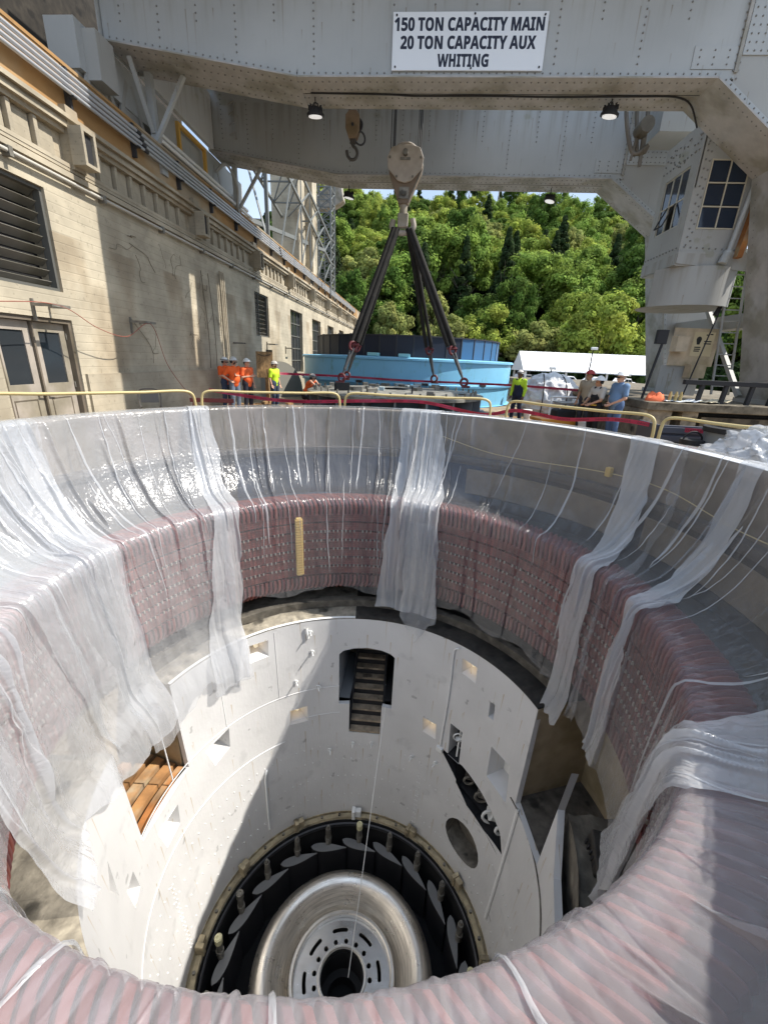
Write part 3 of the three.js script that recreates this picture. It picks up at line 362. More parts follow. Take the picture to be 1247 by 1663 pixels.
// a sheet's creases: sharp ridges that run down it, wander and fade
function creases(seed, x0, x1, per, o = {}) { const r = rng(seed), L = []; const n = Math.round(Math.abs(x1 - x0) * per); for (let i = 0; i < n; i++) { const big = r() < (o.big || 0.2); const c = lerp(x0, x1, r()); const a = r() < 0.45 ? 0 : lerp(S_LIP, S_EDGE + 0.2, r()), len = 0.5 + 2.6 * r() * (big ? 1.4 : 1); L.push({ x: c, w: (big ? 0.016 : 0.006) + (big ? 0.03 : 0.012) * r() * r(), h: (big ? 0.035 : 0.01) + (big ? 0.05 : 0.02) * r(), s0: a, s1: a + len, m: (r() - 0.5) * (o.wander || 0.12), k: r() * 50, sgn: r() < 0.75 ? 1 : -0.6 }); } return L.sort((p, q) => p.x - q.x); }
function creaseAt(L, x, s) { let lo = 0, hi = L.length; while (lo < hi) { const m = (lo + hi) >> 1; if (L[m].x < x - 0.35) lo = m + 1; else hi = m; } let d = 0; for (let i = lo; i < L.length && L[i].x < x + 0.35; i++) { const c = L[i]; if (s < c.s0 || s > c.s1) continue; const f = Math.sin(Math.PI * clamp((s - c.s0) / (c.s1 - c.s0))), e = (x - c.x - c.m * (s - c.s0) - 0.03 * noise(s * 1.6, c.k, 2)) / c.w; if (e > -3 && e < 3) d += c.sgn * c.h * Math.sqrt(f) * Math.exp(-e * e); } return d; }
// aOf(u, v): angle; s0..s1: stretch of the profile that the sheet covers; off: lift; amp: depth of soft waves; per: creases per metre
function filmSheet(label, { aOf, s0, s1, nu, nv, off = () => 0.02, amp = () => 0.03, seed = 1, k = 1, mat = M.film, per = 5, big = 0.2, wander, cr = () => 1, folds = 0, foldWander, shift = 0, crumple: cru = 1 }) {
  const A0 = aOf(0, 0.5) * D * 4, A1 = aOf(1, 0.5) * D * 4, L = creases(seed * 31 + 7, Math.min(A0, A1) - 0.3, Math.max(A0, A1) + 0.3, per, { big, wander });
  const g = surf(nu, nv, (u, v) => {
    const end = typeof s1 === 'function' ? s1(u) : s1, s = lerp(s0, end, v), a = aOf(u, v), [R, y, nx, ny] = profAt(s);
    const x = a * D * 4, hang = smooth(S_EDGE, S_EDGE + 1.2, s), ten = smooth(S_LIP - 0.1, S_LIP + 0.3, s), A = amp(u, v, s, a);
    const soft = noise(x * 1.9 * k + 0.3 * noise(s, x, seed + 9), s * 0.3, seed) + 0.5 * noise(x * 4.7 * k, s * 0.45, seed + 30);
    const crump = 0.02 * cru * smooth(S_LIP, S_EDGE, s) * (0.5 - Math.abs(noise(x * 3.1, s * 2.6, seed + 90))) + cru * Math.exp(-(((s - S_EDGE) / 0.13) ** 2)) * 0.012 * (noise(x * 24, s * 12, seed + 70) + 0.6 * noise(x * 50, s * 20, seed + 71)) + ten * 0.0035 * noise(x * 20, s * 9, seed + 3) + cru * smooth(S_EDGE - 0.15, S_EDGE + 0.1, s) * (0.006 * noise(x * 17 + 0.4 * noise(s * 2, x, 5), s * 1.1, seed + 55) + 0.008 * noise(x * 8, s * 0.8, seed + 56));
    const d = off(u, v, s, a) + A * (soft * 0.8 + 0.2) + creaseAt(L, x, s) * ten * cr(s, a) + crump;
    return cylP(R + d * nx, y + d * ny, a + hang * A * 0.8 * noise(x * 3 * k, s * 0.8, seed + 40) / (D * 4));
  }, (u, v) => [aOf(u, v) * D * 4, lerp(s0, typeof s1 === 'function' ? s1(u) : s1, v)]);
  const m = add('plastic_sheet', g, mat, scene, { uv: true, label, category: 'plastic sheet' }); m.position.set(AX, 0, AZ + shift);
  // doubled pleats of the same film that lie on the sheet
  if (folds) { const r = rng(seed * 77 + 1), G = []; const n = Math.round(Math.abs(A1 - A0) * folds); for (let i = 0; i < n; i++) {
    const x0 = lerp(A0, A1, (i + r()) / n), top = r() < 0.6, sa = top ? S_LIP - 0.02 : lerp(S_LIP + 0.3, S_EDGE + 0.2, r()), sb = Math.min(sa + (1.1 + 2.4 * r() * r() + (top ? 0.5 : 0)), (typeof s1 === 'function' ? s1(0.5) : s1) - 0.05), W = 0.007 + 0.022 * r() * r() + (r() < 0.15 ? 0.014 : 0), mv = (r() - 0.5) * (foldWander || 0.25), kk = r() * 90;
    G.push(surf(2, 40, (u, v) => { const s = lerp(sa, sb, v), [R, y, nx, ny] = profAt(s), x = x0 + mv * (s - sa) + 0.035 * noise(s * 1.5, kk, 2) + 0.012 * noise(s * 5, kk, 6), w = W * Math.pow(Math.sin(Math.PI * clamp(v * 0.94 + 0.03)), 0.6) * (1 + 0.5 * noise(s * 3, kk, 9)); const uu = clamp((x - A0) / (A1 - A0)), ten = smooth(S_LIP - 0.1, S_LIP + 0.3, s), d = off(uu, v, s, x / 4 / D) + amp(uu, v, s, 0) * (0.8 * (noise(x * 1.9 * k + 0.3 * noise(s, x, seed + 9), s * 0.3, seed) + 0.5 * noise(x * 4.7 * k, s * 0.45, seed + 30)) + 0.2) + creaseAt(L, x, s) * ten * cr(s) + 0.012 + (u === 0.5 ? w * 0.7 : 0); return cylP(R + d * nx, y + d * ny, (x + (u - 0.5) * 2 * w) / 4 / D); }, (u, v) => [u * 0.1 + i * 0.37, v * 2])); }
    const f = add('film_fold', mergeGeometries(G.map(q => flat(q))), M.filmThick, m, { uv: true, kind: 'stuff' }); }
  return m;
}
const slopeAmp = (hang, slope) => (u, v, s) => s < S_LIP ? 0.006 : lerp(slope, hang, smooth(S_EDGE - 0.1, S_EDGE + 0.9, s)) * (1 - 0.6 * Math.exp(-(((s - S_EDGE) / 0.25) ** 2))) * smooth(S_LIP - 0.05, S_LIP + 0.3, s);
const bottom = (base, seed, am = 0.12) => u => base + am * noise(u * 4, 0, seed) * 2 + 0.03 * noise(u * 14, 1, seed);
const lin = (a0, a1) => u => lerp(a0, a1, u);
const off1 = (lift = 0.02, coil = 0.008) => (u, v, s) => s < S_LIP ? 0.006 : lerp(lift, coil, smooth(S_EDGE - 0.5, S_EDGE - 0.15, s)) + 0.03 * smooth(S_EDGE + 0.3, S_EDGE + 1.6, s);
filmSheet('clear film sheet on the far stretch of the ring, up to the gathered band', { folds: 5, foldWander: 0.12, aOf: lin(139, 82), s0: 0.1, s1: bottom(BOT_S - 0.3, 1), nu: 900, nv: 130, amp: slopeAmp(0.035, 0.03), off: off1(), seed: 2, per: 9, big: 0.3 });
filmSheet('clear film sheet on the shaded far stretch of the ring, beneath the two yellow clips', { folds: 1.6, foldWander: 0.3, aOf: lin(79, 24), s0: 0.1, s1: bottom(BOT_S - 0.2, 5), nu: 820, nv: 130, amp: slopeAmp(0.05, 0.012), off: off1(0.015), seed: 12, k: 0.8, per: 4, big: 0.25, wander: 0.3 });
filmSheet('wide shaded film sheet beside the steel barrel, with a thin cord showing through', { folds: 1.6, foldWander: 0.4, aOf: lin(24, -38), s0: 0.1, s1: bottom(BOT_S - 0.1, 9), nu: 820, nv: 130, amp: slopeAmp(0.05, 0.015), off: off1(0.015), seed: 22, k: 0.8, per: 4.5, big: 0.25, wander: 0.35 });
filmSheet('creased film sheet across the coils below the camera', { shift: 0.07, folds: 1.2, foldWander: 0.5, crumple: 0.25, aOf: lin(-38, -150), s0: 0.1, s1: bottom(PL[14], 13), nu: 900, nv: 120, mat: M.filmNear, amp: (u, v, s, a) => slopeAmp(0.02, 0.02)(u, v, s), off: (u, v, s, a) => off1(0.01)(u, v, s) + 0.016 * Math.abs(Math.cos(a * 1.2 * Math.PI / 3)) * Math.exp(-(((s - S_EDGE + 0.2) / 0.35) ** 2)), seed: 32, per: 7, big: 0.3, wander: 0.4, cr: s => 1 - 0.75 * Math.exp(-(((s - S_EDGE) / 0.3) ** 2)) });
filmSheet('milky film sheet in deep folds over the sunlit ledge by the double door', { folds: 3, foldWander: 0.3, aOf: (u, v) => lerp(220, 168, u) + 6 * v * (1 - u), s0: 0.1, s1: u => PL[17] + 0.45 * smooth(0.3, 0.7, u) + 0.18 * noise(u * 5, 2, 4), nu: 760, nv: 150, mat: M.filmThick, amp: slopeAmp(0.2, 0.1), off: (u, v, s) => off1()(u, v, s) + 0.1 * smooth(S_EDGE + 0.5, S_EDGE + 2, s), seed: 42, k: 0.8, per: 8, big: 0.6, wander: 0.25 });
filmSheet('milky film sheet whose hem covers the white pit wall by the gathered band', { folds: 4, foldWander: 0.2, aOf: (u, v) => lerp(180, 137, u), s0: 0.1, s1: u => PL[19] - 0.35 + 0.16 * Math.sin(u * 8) + 0.12 * noise(u * 6, 3, 4), nu: 700, nv: 150, mat: M.filmSoft, amp: slopeAmp(0.15, 0.05), off: (u, v, s) => off1(0.03)(u, v, s) + 0.08 * smooth(S_EDGE + 0.5, S_EDGE + 2, s), seed: 52, k: 0.9, per: 7, big: 0.35, wander: 0.2 });
// gathered bands where two sheets overlap
const band = (label, tops, seed, o = {}) => filmSheet(label, { aOf: (u, v) => { const s = lerp(o.s0 || 0.15, o.s1 || BOT_S, v), f = clamp((s - S_LIP) / (S_EDGE - S_LIP)), g = clamp((s - S_EDGE) / ((o.s1 || BOT_S) - S_EDGE)), q = f < 1 ? [tops[0], tops[1], Math.pow(f, o.bend || 1)] : [tops[1], tops[2], g]; const w = (o.ragged === undefined ? 1 : o.ragged) * ((u < 0.5 ? -1 : 1) * Math.pow(Math.abs(2 * u - 1), 3)) * 1.3 * noise(s * 1.7, u < 0.5 ? 3 : 8, seed); return lerp(lerp(q[0][0], q[1][0], q[2]), lerp(q[0][1], q[1][1], q[2]), u) + w; }, s0: o.s0 || 0.15, s1: (u) => (o.s1 || BOT_S) + 0.12 * noise(u * 3, 5, seed) - (o.point || 0) * Math.abs(u - 0.5), nu: o.nu || 150, nv: 150, amp: (u, v, s) => s < S_LIP ? 0.012 : (o.amp || 0.05), off: (u, v, s) => (s < S_LIP ? 0.014 : 0.035 + (o.lift || 0) * smooth(S_EDGE, S_EDGE + 1.5, s)), seed, k: o.k || 2, mat: o.mat || M.filmMid, per: o.per || 10, big: o.big || 0.85, wander: 0.05, folds: o.folds || 4, foldWander: 0.08, shift: o.shift });
band('gathered white band of film falling past the yellow toothed strip, behind the orange shirts', [[137.5, 133], [140.5, 133], [152, 138]], 3, { s1: PL[19] - 0.2, lift: 0.08, mat: M.filmThick });
band('gathered white band of film hanging at the far side, below the lifted disc', [[84.6, 74.4], [84, 68], [88, 65]], 13, { s1: PL[16] + 0.1, nu: 260, amp: 0.07, per: 9, mat: M.filmThick });
band('pointed loose tail of film hanging from the far gathered band', [[80, 70], [78, 69], [78, 64]], 15, { s0: S_EDGE + 0.4, s1: PL[18] - 0.15, lift: 0.1, point: 0.9 });
band('second layer of the gathered band at the far side', [[82.5, 76], [80, 70], [81, 68]], 17, { s1: PL[15], amp: 0.06, lift: 0.03, per: 14 });
band('slanting gathered band of film descending towards the black ledge', [[29.5, 23.5], [21.5, 15], [19, 11]], 23, { s1: PL[17] - 0.1, amp: 0.04, lift: 0.05, bend: 1.3, mat: M.filmThick, folds: 7 });
band('slanting gathered band of film ending above the beige panel', [[9, 4.5], [3.5, -1.5], [2, -5]], 33, { s1: PL[16], amp: 0.04, lift: 0.04, bend: 1.4, mat: M.filmThick, folds: 7 });
band('thin loose fold of film between the two slanting bands', [[20.5, 18], [12, 10.5], [11, 8]], 37, { s1: PL[16], amp: 0.03, lift: 0.03, nu: 60, mat: M.film });
band('bright sunlit fold of film lying over the coils by the clear bundle', [[-12, -30], [-30, -42], [-20, -36]], 43, { s1: PL[16], amp: 0.05, nu: 260, lift: 0.04, mat: M.filmThick, per: 8, folds: 8 });
band('broad white fold of film nearest the double door', [[205, 186], [195, 179], [190, 172]], 53, { s1: PL[17], amp: 0.13, nu: 320, lift: 0.12, per: 7, folds: 4 });
band('narrow white fold of film between the double door and the folded chair', [[172, 167], [176, 170], [181, 172]], 63, { s1: PL[17] + 0.2, amp: 0.06, nu: 160, lift: 0.1 });
band('loose film corner across the coils below the camera', [[-118, -135], [-112, -128], [-106, -120]], 73, { s1: PL[13], amp: 0.02, nu: 160, per: 5, folds: 3, shift: 0.08 });
{ const g = tube([cylP(4.7, 0.5, 77), cylP(4.68, 0.2, 60), cylP(4.7, 0.28, 32), cylP(4.66, 0.3, 20), cylP(4.64, 0.16, 4), cylP(4.7, 0.3, -14)], 0.008, 80, 5); const m = add('cord', g, std([0.6, 0.48, 0.25], 0.8), scene, { label: 'thin tan cord strung round the housing behind the film', category: 'cord' }); m.position.set(AX, 0, AZ); }
// ---------------------------------------------------------------- the powerhouse wall along the deck
const WX = -7.2, ZW0 = 3, ZW1 = -56;
const house = thing('powerhouse', 'long weathered concrete powerhouse wall with louvres, doors and a ribbed frieze', 'building');
{
  const openings = [[-6.4, -9.05, 2.93, 4.7], [-7.3, -9.12, 0, 2.42], [-19.95, -21.72, 2.7, 4.48], [-25.4, -28.0, 1.0, 4.36], [-30.6, -33.2, 1.0, 4.32], [-35.75, -38.3, 1.0, 4.3], [-40.9, -43.4, 1.0, 4.3], [-46, -48.6, 1.0, 4.3], [-21.05, -22.0, 0, 2.15]];
  const s = new THREE.Shape([[-ZW0, 0], [-ZW1, 0], [-ZW1, 5.2], [-ZW0, 5.2]].map(p => new THREE.Vector2(...p)));
  for (const [z0, z1, y0, y1] of openings) { const h = new THREE.Path(); const b = Math.max(y0, 0.001); h.moveTo(-z0, b); h.lineTo(-z0, y1); h.lineTo(-z1, y1); h.lineTo(-z1, b); h.closePath(); s.holes.push(h); }
  const toWall = g => g.rotateY(Math.PI / 2).translate(WX, 0, 0);    // shape x = -z, depth towards +x... placed behind the face
  add('wall', toWall(new THREE.ExtrudeGeometry(s, { depth: 0.5, bevelEnabled: false })).translate(-0.5, 0, 0), M.wall, house);
  add('wall_core', box2([WX - 1.5, 0, ZW0], [WX - 0.5, 5.2, ZW1]), M.dark, house);
  const run = (name, x0, x1, y0, y1, z0, z1, m = M.wallTrim, p = house) => add(name, box2([WX + x0, y0, z0], [WX + x1, y1, z1]), m, p);
  // dado, broken at the doors
  run('dado', 0, 0.06, 0, 1.36, ZW0, -7.2); run('dado', 0, 0.06, 0, 1.36, -9.22, -20.95); run('dado', 0, 0.06, 0, 1.0, -22.1, ZW1);
  run('string_course', 0, 0.10, 5.06, 5.16, ZW0, ZW1); run('string_course', 0, 0.05, 5.2, 5.26, ZW0, ZW1);
  run('frieze', -0.5, -0.1, 5.2, 6.0, ZW0, ZW1, M.wall);
  run('frieze_ledge', -0.1, 0.06, 5.26, 5.33, ZW0, ZW1); run('cornice', -0.5, 0.04, 5.84, 5.92, ZW0, ZW1); run('cornice', -0.5, 0.13, 5.92, 6.0, ZW0, ZW1); run('cornice', -0.5, 0.2, 6.05, 6.12, ZW0, ZW1); run('cornice', -0.5, 0.1, 6.0, 6.05, ZW0, ZW1); run('cornice', -0.5, 0.08, 6.12, 6.2, ZW0, ZW1);
  for (let i = 0; i < 9; i++) { const z0 = ZW0 - i * 6.55; run('parapet_panel', -0.5, -0.02, 6.2, 7.04 , z0, z0 - 6.53, M.stained); }
  run('parapet_cap', -0.55, 0.0, 7.04, 7.1, ZW0, ZW1, M.stained);
  // ribs in pairs and the panels between them
  const pil = [0, -5, -10, -15, -20, -25, -30, -35, -40, -45, -50]; const ribG = boxUV(RB(0.1, 0.5, 0.09, 0.012)), panG = boxUV(B(0.05, 0.44, 0.34));
  for (let z = -6.4; z > -52; z -= 0.55) { if (pil.some(p => Math.abs(p - z) < 0.5)) continue; const m = new THREE.Mesh(ribG, M.wallTrim); m.name = numbered('rib', 'house'); m.position.set(WX - 0.04, 5.585, z); house.add(m); if (z > -34) { const q = new THREE.Mesh(panG, M.wallTrim); q.name = numbered('frieze_panel', 'house'); q.position.set(WX - 0.085, 5.56, z - 0.275); house.add(q); } const b = new THREE.Mesh(boxUV(B(0.12, 0.05, 0.14)), M.wallTrim); b.name = numbered('rib_foot', 'house'); b.position.set(WX - 0.035, 5.35, z); house.add(b); }
  for (const z of pil) run('pier', -0.1, 0.12, 5.26, 6.3, z + 0.16, z - 0.16);
  // louvred openings
  const frameM = std([0.10, 0.10, 0.09], 0.6), slatM = std([0.20, 0.20, 0.18], 0.6, { map: T.grime });
  for (const [z0, z1, y0, y1] of [openings[0], openings[2]]) {
    const w = add('louvre', [box2([WX - 0.42, y0, z0], [WX - 0.4, y1, z1])], M.black, house); const fr = 0.06;
    add('frame', [box2([WX - 0.2, y0, z0], [WX - 0.06, y0 + fr, z1]), box2([WX - 0.2, y1 - fr, z0], [WX - 0.06, y1, z1]), box2([WX - 0.2, y0 + fr, z0], [WX - 0.06, y1 - fr, z0 - fr]), box2([WX - 0.2, y0 + fr, z1], [WX - 0.06, y1 - fr, z1 + fr]), box2([WX - 0.11, y0 + fr, (z0 + z1) / 2 - 0.02 + 0.3], [WX - 0.07, y1 - fr, (z0 + z1) / 2 + 0.02 + 0.3])], frameM, w);
    const n = 9; for (let i = 0; i < n; i++) { const y = lerp(y0 + 0.12, y1 - 0.1, i / (n - 1)); add('slat', B(0.17, 0.012, Math.abs(z1 - z0) - 0.12, WX - 0.22, y, (z0 + z1) / 2, 0, 0, 0.75), slatM, w); }
  }
  // tall windows
  const glass = new THREE.MeshPhysicalMaterial({ color: rgb(0.03, 0.035, 0.04), roughness: 0.12, side: THREE.DoubleSide });
  for (const [z0, z1, y0, y1] of openings.slice(3, 8)) {
    const w = add('window', box2([WX - 0.46, y0, z0], [WX - 0.44, y1, z1]), M.black, house); const nz = 4, ny = 5;
    for (let i = 0; i < nz; i++) for (let j = 0; j < ny; j++) add('pane', box2([WX - 0.215, lerp(y0, y1, j / ny) + 0.03, lerp(z0, z1, i / nz) - 0.02], [WX - 0.2, lerp(y0, y1, (j + 1) / ny) - 0.03, lerp(z0, z1, (i + 1) / nz) + 0.02]), glass, w);
    add('frame', [...Array.from({ length: nz + 1 }, (_, i) => box2([WX - 0.24, y0, lerp(z0, z1, i / nz) + 0.025], [WX - 0.17, y1, lerp(z0, z1, i / nz) - 0.025])), ...Array.from({ length: ny + 1 }, (_, j) => box2([WX - 0.235, lerp(y0, y1, j / ny) - 0.03, z0], [WX - 0.165, lerp(y0, y1, j / ny) + 0.03, z1]))], j0(z0), w);
    run('window_sill', -0.1, 0.08, y0 - 0.1, y0, z0 + 0.08, z1 - 0.08);
  }
  function j0(z) { return frameM; }
  // grey double door
  const doorM = std([0.40, 0.38, 0.34], 0.55, { map: T.grime }), dframe = std([0.17, 0.15, 0.12], 0.6, { map: T.grime });
  const df = add('door_frame', [box2([WX - 0.3, 0, -7.3], [WX - 0.04, 2.42, -7.37]), box2([WX - 0.3, 0, -9.05], [WX - 0.04, 2.42, -9.12]), box2([WX - 0.3, 2.34, -7.37], [WX - 0.04, 2.42, -9.05]), box2([WX - 0.19, 0, -8.19], [WX - 0.1, 2.34, -8.23])], dframe, house);
  for (const [z0, z1] of [[-7.38, -8.18], [-8.24, -9.04]]) {
    const d = add('door', [box2([WX - 0.2, 0.02, z0], [WX - 0.15, 1.05, z1]), box2([WX - 0.2, 1.05, z0], [WX - 0.15, 2.33, z0 - 0.14]), box2([WX - 0.2, 1.05, z1 + 0.14], [WX - 0.15, 2.33, z1]), box2([WX - 0.2, 2.16, z0 - 0.14], [WX - 0.15, 2.33, z1 + 0.14]), box2([WX - 0.2, 1.05, z0 - 0.14], [WX - 0.15, 1.2, z1 + 0.14])], doorM, house);
    add('pane', box2([WX - 0.185, 1.2, z0 - 0.14], [WX - 0.175, 2.16, z1 + 0.14]), glass, d);
    add('recessed_panel', [box2([WX - 0.15, 0.15, z0 - 0.14], [WX - 0.142, 0.17, z1 + 0.14]), box2([WX - 0.15, 0.9, z0 - 0.14], [WX - 0.142, 0.92, z1 + 0.14]), box2([WX - 0.15, 0.17, z0 - 0.14], [WX - 0.142, 0.9, z0 - 0.16]), box2([WX - 0.15, 0.17, z1 + 0.16], [WX - 0.142, 0.9, z1 + 0.14])], dframe, d);
    add('handle', [rod([WX - 0.15, 1.0, -8.33 + (z0 > -8 ? 0.25 : 0)], [WX - 0.08, 1.0, -8.33 + (z0 > -8 ? 0.25 : 0)], 0.022), bar([WX - 0.085, 1.0, -8.33 + (z0 > -8 ? 0.25 : 0)], [WX - 0.085, 0.98, -8.33 - 0.12 + (z0 > -8 ? 0.25 : 0)], 0.02, 0.02)], M.gate, d);
    for (const y of [0.25, 1.15, 2.1]) add('hinge', rod([WX - 0.13, y - 0.06, z0 > -8 ? z0 + 0.01 : z1 - 0.01], [WX - 0.13, y + 0.06, z0 > -8 ? z0 + 0.01 : z1 - 0.01], 0.016), M.gate, d);
  }
  add('door', box2([WX - 0.3, 0.02, -21.1], [WX - 0.24, 2.12, -21.95]), std([0.05, 0.06, 0.08], 0.5), house);
  // upper set-back wall beyond the parapet
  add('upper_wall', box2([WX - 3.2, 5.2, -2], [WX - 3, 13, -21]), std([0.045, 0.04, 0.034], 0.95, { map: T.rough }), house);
  add('roof', box2([WX - 3.0, 6.2, ZW0], [WX - 0.5, 6.4, ZW1]), M.concrete, house);
}
for (let i = 0; i < 9; i++) { // lights on the piers
  const z = -10 - i * 5, t = thing('wall_light', ['beige boxed wall light high beside the crane bracket, above the grey double door', 'beige boxed wall light in the crane shadow, above the orange shirts', 'beige boxed wall light above the dark louvre past the orange shirts'][i] || 'small boxed wall light on the sunlit frieze far along the wall', 'wall light', [WX + 0.12, 5.32, z], 0, i > 2 ? 'far wall lights on the frieze' : undefined);
  add('housing', [box2([0, 0, 0.2], [0.28, 0.06, -0.2]), box2([0, 0.58, 0.2], [0.28, 0.64, -0.2]), box2([0, 0.06, 0.2], [0.28, 0.58, 0.13]), box2([0, 0.06, -0.13], [0.28, 0.58, -0.2])], M.wallTrim, t); add('lens', box2([0.2, 0.08, 0.12], [0.22, 0.56, -0.12]), M.dark, t);
}
{ const t = thing('conduit_run', 'four parallel silver conduits along the orange stained parapet of the powerhouse', 'conduits'); const galv = std([0.52, 0.54, 0.57], 0.42, { metalness: 0.55 });
  for (let i = 0; i < 4; i++) add('conduit', rod([WX + 0.14, 6.56 + i * 0.095, 2], [WX + 0.14, 6.56 + i * 0.095, -50], 0.036, 0.036, 10), galv, t);
  for (let z = -6; z > -50; z -= 2.05) add('bracket', [box2([WX - 0.02, 6.3, z + 0.03], [WX + 0.09, 6.98, z - 0.03]), box2([WX + 0.05, 6.5, z + 0.05], [WX + 0.19, 6.53, z - 0.05])], M.darkSteel, t);
  for (const z of [-12.4, -23.5, -33]) for (let i = 0; i < 4; i++) add('coupling', rod([WX + 0.14, 6.56 + i * 0.095, z + i * 0.08], [WX + 0.14, 6.56 + i * 0.095, z - 0.16 + i * 0.08], 0.045, 0.045, 10), M.darkSteel, t); }
{ const t = thing('wall_pipe', 'thin grey pipe clamped under the frieze along the whole wall', 'pipe'); add('pipe', rod([WX + 0.1, 4.98, 2], [WX + 0.1, 4.98, -50], 0.035, 0.035, 8), std([0.45, 0.43, 0.38], 0.6), t); for (let z = -6; z > -50; z -= 2.3) add('clamp', box2([WX, 4.9, z + 0.04], [WX + 0.15, 5.05, z - 0.04]), M.gate, t); }
{ const t = thing('cable_bundle', 'bundle of grey vertical pipes on the wall behind the orange shirts', 'pipes'); for (let i = 0; i < 3; i++) add('pipe', rod([WX + 0.1, 1.4, -16.35 - i * 0.14], [WX + 0.1, 4.6, -16.35 - i * 0.14], 0.035), M.wallTrim, t); add('arm', bar([WX, 2.3, -17.3], [WX + 0.5, 2.3, -17.3], 0.05, 0.05), M.gate, t); }
[[-8.4, 2.62, 'small steel bracket on the wall above the grey double door'], [-11.25, 2.56, 'small steel bracket on the shaded wall holding the red cord'], [-21.4, 2.4, 'small steel bracket on the wall over the plywood board'], [-24.4, 2.3, 'small steel bracket on the wall beside the tall window']].forEach(([z, y, l]) => { const t = thing('wall_bracket', l, 'bracket', [WX, y, z]); add('arm', [bar([0, 0, 0.2], [0.42, 0, 0.2], 0.05, 0.05), bar([0, 0, -0.2], [0.42, 0, -0.2], 0.05, 0.05), bar([0.4, 0, 0.22], [0.4, 0, -0.22], 0.05, 0.05)], M.gate, t); add('stay', bar([0.02, -0.28, 0.2], [0.02, 0.1, 0.2], 0.04, 0.05), M.gate, t); });
{ const pts = [[WX + 0.42, 2.5, -6.6], [WX + 0.42, 2.62, -8.4], [WX + 0.42, 2.3, -9.3], [WX + 0.42, 2.18, -10.2], [WX + 0.42, 2.52, -11.25], [WX + 0.55, 1.5, -11.6], [WX + 0.9, 0.5, -12.3], [WX + 1.2, 0.05, -12.8]]; add('power_cord', tube(pts, 0.008, 90, 5), std([0.30, 0.09, 0.06], 0.6), scene, { label: 'red cord looped over wall brackets and down to the deck', category: 'cord' }); }
{ // dead creeper on the shaded wall
  const r = rng(77), g = []; for (let i = 0; i < 20; i++) { let z = -11 - r() * 6, y = 4.6 - r() * 2.2, p = [[WX + 0.02, y, z]]; const dz = (r() - 0.5) * 0.3; for (let k = 0; k < 5; k++) { z += dz + (r() - 0.5) * 0.35; y -= r() * 0.32 - 0.06; p.push([WX + 0.018 + r() * 0.015, y, z]); } g.push(tube(p, 0.003 + r() * 0.005, 16, 4)); }
  for (const z of [-15.2, -15.7]) g.push(tube([[WX + 0.015, 1.4, z], [WX + 0.02, 2.6, z - 0.05], [WX + 0.015, 4.4, z + 0.1]], 0.009, 16, 4));
  add('dead_creeper', g, std([0.16, 0.13, 0.09], 0.9), scene, { label: 'dry leafless creeper clinging to the shaded concrete wall', category: 'creeper' }); }
